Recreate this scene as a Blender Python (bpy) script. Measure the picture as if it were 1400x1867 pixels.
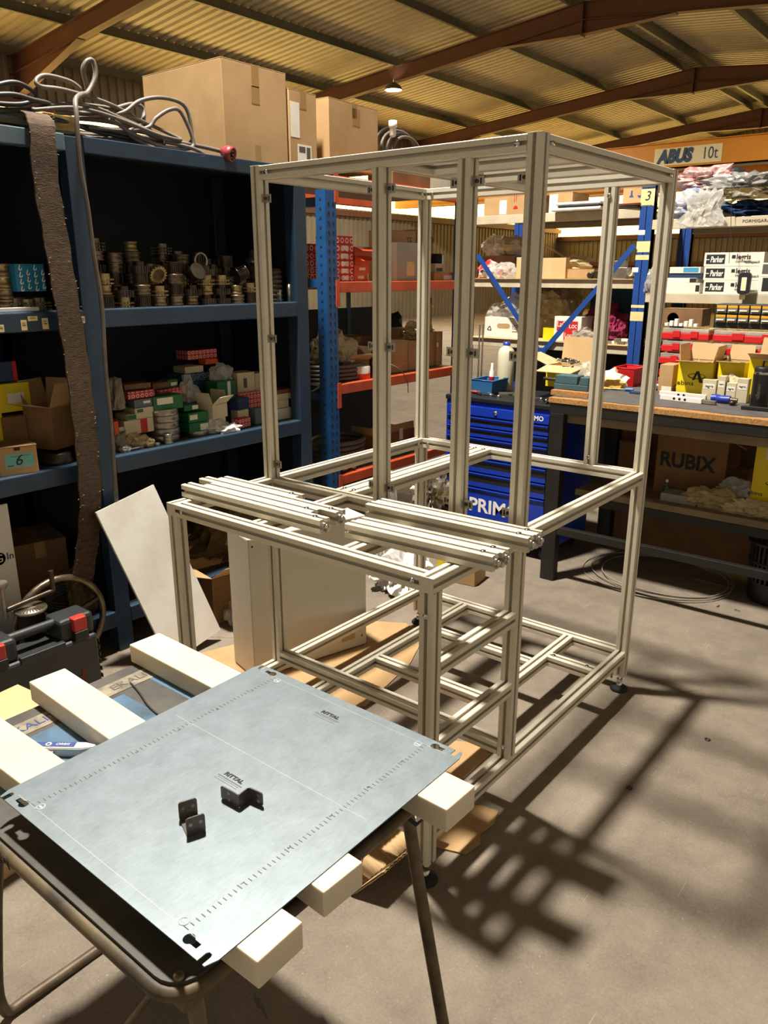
import bpy, bmesh, math, random
from mathutils import Vector, Matrix, Euler, noise as mnoise

# ---------------------------------------------------------------- scene, camera, light
SC = bpy.context.scene
for o in list(bpy.data.objects):
    bpy.data.objects.remove(o)
COL = SC.collection
PI = math.pi
RND = random.Random(7)

cam_d = bpy.data.cameras.new('camera')
cam = bpy.data.objects.new('camera', cam_d)
COL.objects.link(cam)
cam_d.sensor_fit = 'VERTICAL'
cam_d.sensor_height = 36.0
cam_d.lens = 36.0 * 1419.57 / 1867.0
cam_d.clip_end = 200
cam_d.clip_start = 0.05
cam.matrix_world = Matrix(((0.779074, -0.184156, 0.599275, 2.2076),
                           (0.626932, 0.227998, -0.744965, -1.9983),
                           (0.000556, 0.956088, 0.293081, 1.7397),
                           (0, 0, 0, 1)))
SC.camera = cam

SC.view_settings.view_transform = 'Standard'
SC.view_settings.look = 'None'
SC.view_settings.gamma = 1.0
SC.view_settings.use_curve_mapping = False
SC.view_settings.exposure = 0.0
SC.cycles.use_denoising = True
SC.cycles.max_bounces = 6
SC.cycles.diffuse_bounces = 3
SC.cycles.glossy_bounces = 3
SC.cycles.transparent_max_bounces = 8
SC.cycles.sample_clamp_indirect = 4.0
SC.cycles.caustics_reflective = False
SC.cycles.caustics_refractive = False

w = bpy.data.worlds.new('world')
SC.world = w
w.use_nodes = True
w.node_tree.nodes['Background'].inputs[0].default_value = (1.0, 0.87, 0.66, 1)
w.node_tree.nodes['Background'].inputs[1].default_value = 0.40

LAMPS = [  # x, y, z, watts : high bay lamps hung under the roof
    (-0.57, 0.12, 6.28, 880), (-12.4, 16.56, 6.5, 900), (-0.6, 16.6, 6.3, 900), (-12.4, 1.2, 6.4, 900),
]
def lamp_light(x, y, z, wts):
    ld = bpy.data.lights.new('bay_light', 'AREA')
    ld.shape = 'DISK'; ld.size = 0.40; ld.energy = wts; ld.color = (1.0, 0.93, 0.82)
    lo = bpy.data.objects.new('bay_light', ld)
    lo.location = (x, y, z - 0.012)
    COL.objects.link(lo)
for l in LAMPS:
    lamp_light(*l)

# ---------------------------------------------------------------- materials
def lin(h):
    h = h.lstrip('#')
    c = [int(h[i:i + 2], 16) / 255 for i in (0, 2, 4)]
    return tuple((x / 12.92 if x <= 0.04045 else ((x + 0.055) / 1.055) ** 2.4) for x in c) + (1,)

MATS = {}
def node(nt, t, **k):
    n = nt.nodes.new(t)
    for a, b in k.items():
        setattr(n, a, b)
    return n

def mat(name, col, rough=0.6, metal=0.0, col2=None, nscale=6.0, namt=0.5, bump=0.0, bscale=40.0,
        emit=None, estr=0.0, alpha=1.0, sss=0.0, stretch=None, spec=0.5, rvar=0.0, ramp=(0.35, 0.65)):
    m = bpy.data.materials.new(name)
    m.use_nodes = True
    nt = m.node_tree
    b = nt.nodes['Principled BSDF']
    c = lin(col)
    b.inputs['Roughness'].default_value = rough
    b.inputs['Metallic'].default_value = metal
    b.inputs['Specular IOR Level'].default_value = spec
    b.inputs['Base Color'].default_value = c
    tc = node(nt, 'ShaderNodeTexCoord')
    vec = tc.outputs['Object']
    if stretch:
        mp = node(nt, 'ShaderNodeMapping')
        mp.inputs['Scale'].default_value = stretch
        nt.links.new(vec, mp.inputs['Vector'])
        vec = mp.outputs['Vector']
    if col2:
        n = node(nt, 'ShaderNodeTexNoise')
        n.inputs['Scale'].default_value = nscale
        n.inputs['Detail'].default_value = 6
        n.inputs['Roughness'].default_value = 0.6
        nt.links.new(vec, n.inputs['Vector'])
        r = node(nt, 'ShaderNodeMapRange')
        r.inputs['From Min'].default_value = ramp[0]
        r.inputs['From Max'].default_value = ramp[1]
        r.inputs['To Max'].default_value = namt
        nt.links.new(n.outputs['Fac'], r.inputs['Value'])
        mx = node(nt, 'ShaderNodeMix', data_type='RGBA')
        mx.inputs['A'].default_value = c
        mx.inputs['B'].default_value = lin(col2)
        nt.links.new(r.outputs['Result'], mx.inputs['Factor'])
        nt.links.new(mx.outputs['Result'], b.inputs['Base Color'])
        if rvar:
            r2 = node(nt, 'ShaderNodeMapRange')
            r2.inputs['To Min'].default_value = rough - rvar
            r2.inputs['To Max'].default_value = rough + rvar
            nt.links.new(n.outputs['Fac'], r2.inputs['Value'])
            nt.links.new(r2.outputs['Result'], b.inputs['Roughness'])
    if bump:
        n2 = node(nt, 'ShaderNodeTexNoise')
        n2.inputs['Scale'].default_value = bscale
        n2.inputs['Detail'].default_value = 4
        nt.links.new(vec, n2.inputs['Vector'])
        bp = node(nt, 'ShaderNodeBump')
        bp.inputs['Strength'].default_value = bump
        bp.inputs['Distance'].default_value = 0.01
        nt.links.new(n2.outputs['Fac'], bp.inputs['Height'])
        nt.links.new(bp.outputs['Normal'], b.inputs['Normal'])
    if emit:
        b.inputs['Emission Color'].default_value = lin(emit)
        b.inputs['Emission Strength'].default_value = estr
    if alpha < 1:
        b.inputs['Alpha'].default_value = alpha
    if sss:
        b.inputs['Subsurface Weight'].default_value = sss
        b.inputs['Subsurface Radius'].default_value = (0.03, 0.022, 0.014)
        b.inputs['Subsurface Scale'].default_value = 0.6
    MATS[name] = m
    return m

def mathn(nt, op, a, b=None, c=None):
    n = node(nt, 'ShaderNodeMath', operation=op)
    for i, v in enumerate((a, b, c)):
        if v is None:
            continue
        if isinstance(v, (int, float)):
            n.inputs[i].default_value = v
        else:
            nt.links.new(v, n.inputs[i])
    return n.outputs[0]

def ring_mat(name, base, ink, sc=28.0, r0=0.22, r1=0.36, rough=0.45, diag=False):
    """printed board: rows of small rings in a second ink"""
    m = mat(name, base, rough)
    nt = m.node_tree
    b = nt.nodes['Principled BSDF']
    tc = node(nt, 'ShaderNodeTexCoord')
    sp = node(nt, 'ShaderNodeSeparateXYZ')
    nt.links.new(tc.outputs['Object'], sp.inputs[0])
    s = mathn(nt, 'ADD', sp.outputs['X'], sp.outputs['Y'])
    fx = mathn(nt, 'SUBTRACT', mathn(nt, 'FRACT', mathn(nt, 'MULTIPLY', s, sc)), 0.5)
    zz = mathn(nt, 'MULTIPLY', sp.outputs['Z'], sc)
    if diag:
        zz = mathn(nt, 'ADD', zz, mathn(nt, 'MULTIPLY', s, sc * 0.5))
    fz = mathn(nt, 'SUBTRACT', mathn(nt, 'FRACT', zz), 0.5)
    d = mathn(nt, 'SQRT', mathn(nt, 'ADD', mathn(nt, 'MULTIPLY', fx, fx), mathn(nt, 'MULTIPLY', fz, fz)))
    k = mathn(nt, 'MULTIPLY', mathn(nt, 'GREATER_THAN', d, r0), mathn(nt, 'LESS_THAN', d, r1))
    mx = node(nt, 'ShaderNodeMix', data_type='RGBA')
    mx.inputs['A'].default_value = lin(base)
    mx.inputs['B'].default_value = lin(ink)
    nt.links.new(k, mx.inputs['Factor'])
    nt.links.new(mx.outputs['Result'], b.inputs['Base Color'])
    return m

mat('aluminium', '#d9d1be', 0.42, 0.12, '#cdc3ae', 9, 0.5, spec=0.5)
mat('alu_cut', '#d8d6cf', 0.28, 0.85)
mat('chrome', '#c9c9c6', 0.18, 1.0)
mat('zinc_tab', '#a9a597', 0.38, 0.6)
mat('steel_dark', '#5d5348', 0.38, 0.75, '#33291f', 14, 0.8)
mat('steel_mid', '#8a7d68', 0.36, 0.75, '#4c4134', 18, 0.8)
mat('steel_warm', '#b29c72', 0.34, 0.7, '#6a583c', 20, 0.7)
mat('steel_bright', '#b7b0a2', 0.3, 0.8, '#7d7466', 20, 0.6)
mat('tubing', '#968e80', 0.3)
mat('scribe', '#b9c1c5', 0.5, 0.3)
mat('rubber', '#191817', 0.75)
mat('hdpe', '#dbd1bc', 0.42, 0, '#c6b99d', 7, 0.5, bump=0.05, bscale=60, sss=0.25)
mat('rack_blue', '#24394e', 0.45, 0, '#1b2b3a', 5, 0.6, bump=0.05)
mat('rack_worn', '#5f717d', 0.5, 0, '#3c4c57', 5, 0.6)
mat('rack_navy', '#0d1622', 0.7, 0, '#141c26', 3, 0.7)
mat('rack_shelf', '#39424a', 0.6, 0, '#2b2f31', 6, 0.7)
mat('pallet_blue', '#17518c', 0.45, 0, '#143a63', 6, 0.6)
mat('pallet_green', '#35505a', 0.55)
mat('orange_beam', '#c4502c', 0.5, 0, '#8a3a22', 7, 0.6)
mat('tool_blue', '#1336a6', 0.35, 0, '#0e2a85', 4, 0.4)
mat('tool_black', '#15161a', 0.5)
mat('shelf_blue', '#1c4690', 0.45, 0, '#173a78', 5, 0.5)
mat('shelf_cream', '#cbbfa6', 0.55, 0, '#a5977b', 6, 0.6)
mat('tape', '#e3d29a', 0.6, 0, '#cdb878', 20, 0.5)
mat('bench_black', '#131313', 0.45, 0, '#26221e', 8, 0.5)
mat('bench_mat', '#5a5654', 0.7, 0, '#413d3b', 12, 0.7, bump=0.1)
mat('chipboard', '#b98a52', 0.75, 0, '#7a5226', 120, 0.8, bump=0.15, bscale=120)
mat('plywood', '#8a795e', 0.7, 0, '#6c5c44', 5, 0.7)
mat('carton', '#b8966a', 0.75, 0, '#9c7a4e', 4, 0.6, bump=0.04, bscale=18)
mat('carton_pale', '#ccb085', 0.75, 0, '#bd9660', 4, 0.6)
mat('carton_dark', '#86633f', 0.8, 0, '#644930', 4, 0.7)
mat('carton_white', '#e9e3d6', 0.65, 0, '#d2cabb', 5, 0.5)
mat('carton_grey', '#a7a79f', 0.6, 0, '#93938b', 5, 0.5)
mat('packing_tape', '#9c7a4b', 0.25, 0)
mat('paper', '#ece7da', 0.7, 0, '#d9d2bf', 18, 0.5)
mat('paper_cream', '#e2cf9c', 0.7, 0, '#c2a566', 25, 0.5)
mat('ink', '#1b1a19', 0.7)
mat('ink_grey', '#55524c', 0.7)
mat('ink_blue', '#2a3f7d', 0.6)
mat('ink_red', '#b81f23', 0.6)
mat('white_paint', '#e8e6df', 0.4)
mat('yellow_print', '#e8cf12', 0.5, 0, '#d2b80c', 5, 0.4)
mat('green_box', '#1d6a3c', 0.5, 0, '#174f2d', 8, 0.4)
mat('orange_box', '#d55220', 0.5, 0, '#b8431a', 8, 0.4)
mat('navy_box', '#1f3a5e', 0.5, 0, '#182b45', 8, 0.4)
mat('slate_box', '#5b6b74', 0.5, 0, '#48565e', 8, 0.4)
mat('white_box', '#d8d2c2', 0.55, 0, '#bcb5a3', 8, 0.5)
mat('cream_box', '#cfc3a4', 0.6, 0, '#b0a483', 8, 0.5)
mat('brown_box', '#7c4f2c', 0.6, 0, '#5b3a20', 8, 0.5)
mat('red_box', '#b3242a', 0.5, 0, '#8f1c20', 8, 0.4)
mat('teal_label', '#6fb0ac', 0.6)
mat('blue_label', '#3f96bd', 0.5)
mat('cable_grey', '#6b625a', 0.5, 0, '#4f473f', 12, 0.6)
mat('cable_black', '#2b2826', 0.5)
mat('plug_red', '#8e2f35', 0.45, 0, '#6f2328', 20, 0.5)
mat('belt', '#54402c', 0.9, 0, '#32251a', 30, 0.9, bump=0.35, bscale=90, stretch=(1, 1, 3))
mat('plank', '#6e5d43', 0.85, 0, '#4b3f2e', 6, 0.8, stretch=(4, 0.6, 4))
mat('foil', '#a58f57', 0.35, 0.6, '#7d6a3d', 30, 0.8, bump=0.5, bscale=40)
mat('bag_clear', '#d9d6cd', 0.18, 0, '#f2f0ea', 9, 0.7, alpha=0.38, bump=0.5, bscale=22)
mat('bag_white', '#e7e6e3', 0.3, 0, '#cfcdc8', 9, 0.6, bump=0.4, bscale=18)
mat('bag_amber', '#cdb98a', 0.25, 0, '#a48f5e', 9, 0.7, alpha=0.75, bump=0.5, bscale=22)
mat('cloth_cream', '#d3c3a1', 0.85, 0, '#a8966f', 7, 0.8, bump=0.4, bscale=14)
mat('cloth_grey', '#8d8676', 0.9, 0, '#655e50', 7, 0.8, bump=0.4, bscale=14)
mat('cloth_magenta', '#8c1644', 0.85, 0, '#5a0f2e', 7, 0.7, bump=0.4, bscale=14)
mat('cloth_khaki', '#5a4a26', 0.9, 0, '#3e3319', 7, 0.8)
mat('case_plastic', '#2b2e30', 0.45, 0, '#202223', 6, 0.5, bump=0.06, bscale=120)
mat('red_plastic', '#c0362c', 0.4)
mat('bin_red', '#c41f22', 0.4)
mat('bin_blue', '#2f6aa0', 0.4)
mat('bottle_milky', '#d8cfae', 0.4, 0, '#c4b88e', 6, 0.5, sss=0.1)
mat('flask_black', '#131313', 0.35)
mat('vise_blue', '#42606a', 0.45, 0, '#33494f', 10, 0.5)
mat('teal_tarp', '#1f5666', 0.6, 0, '#17424e', 4, 0.6)
mat('black_plastic', '#1a1a1a', 0.5)
mat('amber_plastic', '#d99a1f', 0.4)
mat('drawer_clear', '#7d7a72', 0.25, 0, '#58564f', 30, 0.7)
mat('blue_plastic', '#24389c', 0.4)
mat('white_plastic', '#e6e2d8', 0.4)
mat('grey_paint', '#cfc9bb', 0.42, 0, '#c0b9aa', 3, 0.5)
mat('slab_white', '#d8d6d0', 0.35, 0, '#bfb9ab', 5, 0.8, ramp=(0.4, 0.75))
mat('table_dark', '#33312e', 0.6, 0, '#5d574d', 9, 0.6)
mat('table_film', '#5b7f9f', 0.35, 0, '#454b4e', 9, 0.8)
mat('table_strip', '#9a907c', 0.5, 0, '#5d5548', 25, 0.9)
mat('table_rim', '#6b5d45', 0.6, 0.1, '#3a3228', 12, 0.95)
mat('leg_rust', '#6f6250', 0.55, 0.35, '#4a3a2a', 14, 0.9)
mat('bracket_steel', '#77736e', 0.3, 0.6, '#5a5650', 60, 0.6)
mat('knife_grey', '#bdbdb9', 0.35, 0.6)
mat('cork_red', '#c24a30', 0.6)
mat('motor_grey', '#5a5a50', 0.6, 0.3, '#47473f', 12, 0.6)
mat('twine', '#9c8a5e', 0.9, 0, '#7b6b45', 30, 0.8, bump=0.4, bscale=80)
mat('crane_orange', '#c98422', 0.45, 0, '#b5741c', 2, 0.4)
mat('crane_sign', '#d8cda6', 0.5)
mat('crane_blue', '#27405e', 0.5)
mat('rafter_red', '#5f3a2c', 0.6, 0, '#4d2f24', 3, 0.5)
mat('purlin_grey', '#6a6757', 0.55, 0.2, '#56533f', 3, 0.6)
mat('roof_sheet', '#b3a88e', 0.5, 0.0, '#9a8f74', 1.5, 0.6)
mat('wall_sheet', '#7d715a', 0.6, 0, '#675d49', 1.2, 0.6)
mat('skylight', '#e8d88a', 0.5, 0, emit='#ffd277', estr=6.5)
mat('lamp_glass', '#ffffff', 0.3, 0, emit='#fff4dc', estr=60)
mat('lamp_body', '#6d6a63', 0.4, 0.6)
mat('led_on', '#f4f08a', 0.3, 0, emit='#e9f060', estr=0.9)
mat('led_glass', '#d8d8d0', 0.3)
ring_mat('red_rings', '#c3262c', '#f0dcd2', 24)
ring_mat('red_rings_small', '#b92a2c', '#e6c9bd', 40)
ring_mat('navy_wave', '#1c3550', '#8aa0ae', 30, 0.3, 0.38, diag=True)

# galvanised sheet: spangle, cloudy oxide, soft wiped marks
m = mat('galvanised', '#a9b0b4', 0.3, 0.6)
nt = m.node_tree; b = nt.nodes['Principled BSDF']
tc = node(nt, 'ShaderNodeTexCoord')
n1 = node(nt, 'ShaderNodeTexNoise'); n1.inputs['Scale'].default_value = 16; n1.inputs['Detail'].default_value = 8
n1.inputs['Roughness'].default_value = 0.65
n2 = node(nt, 'ShaderNodeTexNoise'); n2.inputs['Scale'].default_value = 260; n2.inputs['Detail'].default_value = 3
mp = node(nt, 'ShaderNodeMapping'); mp.inputs['Scale'].default_value = (1, 0.25, 1)
nt.links.new(tc.outputs['Object'], n1.inputs['Vector'])
nt.links.new(tc.outputs['Object'], mp.inputs['Vector']); nt.links.new(mp.outputs['Vector'], n2.inputs['Vector'])
rp = node(nt, 'ShaderNodeValToRGB')
rp.color_ramp.elements[0].position = 0.3; rp.color_ramp.elements[0].color = lin('#6c767b')
rp.color_ramp.elements[1].position = 0.75; rp.color_ramp.elements[1].color = lin('#838d93')
ad = mathn(nt, 'ADD', mathn(nt, 'MULTIPLY', n1.outputs['Fac'], 0.6), mathn(nt, 'MULTIPLY', n2.outputs['Fac'], 0.4))
nt.links.new(ad, rp.inputs['Fac']); nt.links.new(rp.outputs['Color'], b.inputs['Base Color'])
rr = node(nt, 'ShaderNodeMapRange'); rr.inputs['From Min'].default_value = 0.3; rr.inputs['From Max'].default_value = 0.8
rr.inputs['To Min'].default_value = 0.44; rr.inputs['To Max'].default_value = 0.54
nt.links.new(ad, rr.inputs['Value']); nt.links.new(rr.outputs['Result'], b.inputs['Roughness'])

# concrete floor: cloudy stains, fine grain, scratches, cracks
m = mat('concrete', '#8b7d6c', 0.8)
nt = m.node_tree; b = nt.nodes['Principled BSDF']
tc = node(nt, 'ShaderNodeTexCoord')
def nz(scale, detail=6, rough=0.6, dist=0.0):
    n = node(nt, 'ShaderNodeTexNoise')
    n.inputs['Scale'].default_value = scale; n.inputs['Detail'].default_value = detail
    n.inputs['Roughness'].default_value = rough; n.inputs['Distortion'].default_value = dist
    nt.links.new(tc.outputs['Object'], n.inputs['Vector'])
    return n.outputs['Fac']
big, med, fine = nz(1.3, 6, 0.62, 0.6), nz(7, 8, 0.7, 0.3), nz(120, 3)
rp = node(nt, 'ShaderNodeValToRGB')
e = rp.color_ramp.elements
e[0].position = 0.32; e[0].color = lin('#5a5045')
e[1].position = 0.70; e[1].color = lin('#968a79')
ad = mathn(nt, 'ADD', mathn(nt, 'ADD', mathn(nt, 'MULTIPLY', big, 0.42), mathn(nt, 'MULTIPLY', med, 0.36)), mathn(nt, 'MULTIPLY', fine, 0.24))
nt.links.new(ad, rp.inputs['Fac'])
vo = node(nt, 'ShaderNodeTexVoronoi', feature='DISTANCE_TO_EDGE'); vo.inputs['Scale'].default_value = 0.9
vn = node(nt, 'ShaderNodeTexNoise'); vn.inputs['Scale'].default_value = 3; vn.inputs['Detail'].default_value = 6
va = node(nt, 'ShaderNodeMixRGB'); va.inputs[0].default_value = 0.22
nt.links.new(tc.outputs['Object'], va.inputs[1]); nt.links.new(tc.outputs['Object'], vn.inputs['Vector'])
nt.links.new(vn.outputs['Color'], va.inputs[2]); nt.links.new(va.outputs[0], vo.inputs['Vector'])
crack = mathn(nt, 'MULTIPLY', mathn(nt, 'LESS_THAN', vo.outputs['Distance'], 0.002), mathn(nt, 'GREATER_THAN', big, 0.56))
mx = node(nt, 'ShaderNodeMix', data_type='RGBA'); mx.inputs['B'].default_value = lin('#3d352d')
nt.links.new(mathn(nt, 'MULTIPLY', crack, 0.45), mx.inputs['Factor']); nt.links.new(rp.outputs['Color'], mx.inputs['A'])
def scratch(ang, sc):
    mp = node(nt, 'ShaderNodeMapping'); mp.inputs['Rotation'].default_value = (0, 0, ang); mp.inputs['Scale'].default_value = (sc, sc * 0.03, 1)
    n = node(nt, 'ShaderNodeTexNoise'); n.inputs['Scale'].default_value = 1; n.inputs['Detail'].default_value = 2
    nt.links.new(tc.outputs['Object'], mp.inputs['Vector']); nt.links.new(mp.outputs['Vector'], n.inputs['Vector'])
    return mathn(nt, 'GREATER_THAN', n.outputs['Fac'], 0.745)
sc_ = mathn(nt, 'MAXIMUM', mathn(nt, 'MAXIMUM', scratch(0.9, 75), scratch(-0.4, 90)), mathn(nt, 'MAXIMUM', scratch(1.9, 110), scratch(2.6, 60)))
sc_ = mathn(nt, 'MULTIPLY', sc_, mathn(nt, 'GREATER_THAN', med, 0.47))
sc_ = mathn(nt, 'MAXIMUM', sc_, mathn(nt, 'GREATER_THAN', nz(90, 2), 0.7))
mx2 = node(nt, 'ShaderNodeMix', data_type='RGBA'); mx2.inputs['B'].default_value = lin('#b5a58b')
nt.links.new(mathn(nt, 'MULTIPLY', sc_, 0.4), mx2.inputs['Factor']); nt.links.new(mx.outputs['Result'], mx2.inputs['A'])
nt.links.new(mx2.outputs['Result'], b.inputs['Base Color'])
bp = node(nt, 'ShaderNodeBump'); bp.inputs['Strength'].default_value = 0.12; bp.inputs['Distance'].default_value = 0.005
nt.links.new(fine, bp.inputs['Height']); nt.links.new(bp.outputs['Normal'], b.inputs['Normal'])

# ---------------------------------------------------------------- mesh helpers
class MB:
    """collects simple solids, build() links them as ONE mesh object"""
    def __init__(s):
        s.v = []; s.f = []; s.sm = []
    def add(s, vs, fs, smooth=False, M=None):
        o = len(s.v)
        for p in vs:
            p = Vector(p)
            s.v.append(tuple(M @ p) if M else tuple(p))
        for f in fs:
            s.f.append([i + o for i in f]); s.sm.append(smooth)
        return s
    def box(s, x0, x1, y0, y1, z0, z1, M=None, ch=0.0):
        if ch:
            bm = bmesh.new()
            bmesh.ops.create_cube(bm, size=1)
            for q in bm.verts:
                q.co = Vector((x0 + (q.co.x + .5) * (x1 - x0), y0 + (q.co.y + .5) * (y1 - y0), z0 + (q.co.z + .5) * (z1 - z0)))
            bmesh.ops.bevel(bm, geom=bm.edges[:], offset=ch, segments=2, affect='EDGES', profile=0.5)
            bm.verts.index_update()
            s.add([q.co for q in bm.verts], [[q.index for q in f.verts] for f in bm.faces], False, M)
            bm.free()
            return s
        vs = [(x, y, z) for z in (z0, z1) for y in (y0, y1) for x in (x0, x1)]
        return s.add(vs, [(0, 2, 3, 1), (4, 5, 7, 6), (0, 1, 5, 4), (2, 6, 7, 3), (0, 4, 6, 2), (1, 3, 7, 5)], False, M)
    def prism(s, poly, z0, z1, M=None, smooth=False):
        n = len(poly)
        vs = [(x, y, z0) for x, y in poly] + [(x, y, z1) for x, y in poly]
        fs = [list(range(n))[::-1], list(range(n, 2 * n))]
        s.add(vs, fs, False, M)
        return s.add(vs, [(i, (i + 1) % n, n + (i + 1) % n, n + i) for i in range(n)], smooth, M)
    def lathe(s, prof, seg=24, M=None, smooth=True, cap=True):
        vs = []
        for r, z in prof:
            for k in range(seg):
                a = 2 * PI * k / seg
                vs.append((r * math.cos(a), r * math.sin(a), z))
        fs = []
        for i in range(len(prof) - 1):
            for k in range(seg):
                k2 = (k + 1) % seg
                fs.append((i * seg + k, i * seg + k2, (i + 1) * seg + k2, (i + 1) * seg + k))
        s.add(vs, fs, smooth, M)
        if cap:
            caps = []
            if prof[0][0] > 1e-5: caps.append(list(range(seg))[::-1])
            if prof[-1][0] > 1e-5: caps.append([(len(prof) - 1) * seg + k for k in range(seg)])
            s.add(vs, caps, False, M)
        return s
    def tube(s, pts, r, seg=8, closed=False, M=None):
        pts = [Vector(p) for p in pts]
        n = len(pts); vs = []
        nrm = None
        for i, p in enumerate(pts):
            a = pts[(i - 1) % n] if (closed or i > 0) else p
            c = pts[(i + 1) % n] if (closed or i < n - 1) else p
            t = (c - a).normalized()
            if nrm is None:
                nrm = t.orthogonal().normalized()
            nrm = (nrm - t * nrm.dot(t))
            nrm = nrm.normalized() if nrm.length > 1e-6 else t.orthogonal().normalized()
            bi = t.cross(nrm)
            rr = r[i] if isinstance(r, (list, tuple)) else r
            for k in range(seg):
                an = 2 * PI * k / seg
                vs.append(p + (nrm * math.cos(an) + bi * math.sin(an)) * rr)
        fs = []
        for i in range(n if closed else n - 1):
            j = (i + 1) % n
            for k in range(seg):
                k2 = (k + 1) % seg
                fs.append((i * seg + k, i * seg + k2, j * seg + k2, j * seg + k))
        s.add(vs, fs, True, M)
        if not closed:
            s.add(vs, [list(range(seg))[::-1], [(n - 1) * seg + k for k in range(seg)]], False, M)
        return s
    def mesh(s, name):
        me = bpy.data.meshes.new(name)
        me.from_pydata(s.v, [], s.f)
        me.polygons.foreach_set('use_smooth', s.sm)
        me.update()
        return me
    def build(s, name, m, parent=None, loc=None, rz=0.0):
        return obj(name, s.mesh(name), m, parent, loc, rz)

def obj(name, me, m, parent=None, loc=None, rz=0.0):
    if m and not me.materials:
        me.materials.append(MATS[m] if isinstance(m, str) else m)
    o = bpy.data.objects.new(name, me)
    COL.objects.link(o)
    if parent: o.parent = parent
    if loc: o.location = loc
    if rz: o.rotation_euler = (0, 0, rz)
    return o

def tag(o, label, cat, group=None):
    o['label'] = label; o['category'] = cat
    if group: o['group'] = group
    return o
def thing(name, label, cat, loc=(0, 0, 0), rz=0.0, group=None, rot=None):
    o = bpy.data.objects.new(name, None)
    o.empty_display_size = 0.05
    COL.objects.link(o)
    o.location = loc
    o.rotation_euler = rot if rot else (0, 0, rz)
    return tag(o, label, cat, group)
def struct(o):
    o['kind'] = 'structure'
    return o
def dup(root, loc=None, rot=None, label=None):
    r = root.copy(); COL.objects.link(r)
    if loc: r.location = loc
    if rot is not None: r.rotation_euler = rot
    if label: r['label'] = label
    for ch in list(root.children):
        c = ch.copy(); COL.objects.link(c); c.parent = r
        for g in ch.children:
            d = g.copy(); COL.objects.link(d); d.parent = c
    return r

def smooth_path(pts, n=6, closed=False):
    """Catmull-Rom through pts"""
    P = [Vector(p) for p in pts]; out = []
    N = len(P)
    rng = range(N) if closed else range(N - 1)
    for i in rng:
        p0 = P[(i - 1) % N] if (closed or i > 0) else P[i]
        p1 = P[i]; p2 = P[(i + 1) % N]
        p3 = P[(i + 2) % N] if (closed or i + 2 < N) else p2
        for k in range(n):
            t = k / n
            out.append(0.5 * ((2 * p1) + (p2 - p0) * t + (2 * p0 - 5 * p1 + 4 * p2 - p3) * t * t + (3 * p1 - p0 - 3 * p2 + p3) * t ** 3))
    if not closed: out.append(P[-1])
    return out

FACE = {'-y': Euler((PI / 2, 0, 0)), '+x': Euler((PI / 2, 0, PI / 2)), '+z': Euler((0, 0, 0))}
def text(name, body, size, loc, face, m, parent=None, align='CENTER', spin=0.0, sx=1.0, depth=0.0006, shear=0.0, bold=0.0, label=None, fit=None):
    cu = bpy.data.curves.new(name, 'FONT')
    cu.body = body; cu.size = size; cu.align_x = align; cu.align_y = 'CENTER'
    cu.extrude = depth; cu.shear = shear; cu.offset = bold; cu.resolution_u = 3
    t = bpy.data.objects.new(name, cu)
    COL.objects.link(t)
    bpy.context.view_layer.update()
    me = bpy.data.meshes.new_from_object(t.evaluated_get(bpy.context.evaluated_depsgraph_get()))
    bpy.data.objects.remove(t)
    me.name = name
    R = (FACE[face].to_matrix() if isinstance(face, str) else face).to_4x4() @ Matrix.Rotation(spin, 4, 'Z') @ Matrix.Diagonal((sx, 1, 1, 1))
    if fit:
        xs = [v.co.x for v in me.vertices]
        wid = max(xs) - min(xs)
        me.transform(Matrix.Diagonal((fit / wid / sx, 1, 1, 1)))
    me.transform(R)
    me.materials.clear()
    o = obj(name, me, m, parent, loc)
    if label: o['label'] = label
    return o

def crumple(size, seed, amp=0.28, sub=3, freq=2.2, flat=True):
    """a crumpled, sagging bag or cloth as one closed mesh, resting on z = 0"""
    bm = bmesh.new()
    bmesh.ops.create_icosphere(bm, subdivisions=sub, radius=1)
    off = Vector((seed * 3.7, seed * 1.3, seed * 7.1))
    for v in bm.verts:
        d = v.co.normalized()
        k = 1 + amp * mnoise.noise(d * freq * .8 + off) * 1.3 - amp * 1.5 * abs(mnoise.noise(d * freq * 1.7 + off)) - amp * 0.7 * abs(mnoise.noise(d * freq * 3.7 + off * 2)) + amp * .25 * mnoise.noise(d * freq * 8 + off)
        v.co = d * k
        if flat and v.co.z < -0.55: v.co.z = -0.55
    zs = [v.co.z for v in bm.verts]
    z0, z1 = min(zs), max(zs)
    for v in bm.verts:
        v.co = Vector((v.co.x * size[0] / 2, v.co.y * size[1] / 2, (v.co.z - z0) / (z1 - z0) * size[2]))
    me = bpy.data.meshes.new('crumple')
    bm.to_mesh(me); bm.free()
    return me
def bag(name, label, cat, loc, size, m, seed, rz=0.0, amp=0.28, sub=3, group=None, freq=2.2):
    o = obj(name, crumple(size, seed, amp, sub, freq), m, None, loc, rz)
    return tag(o, label, cat, group)

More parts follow.
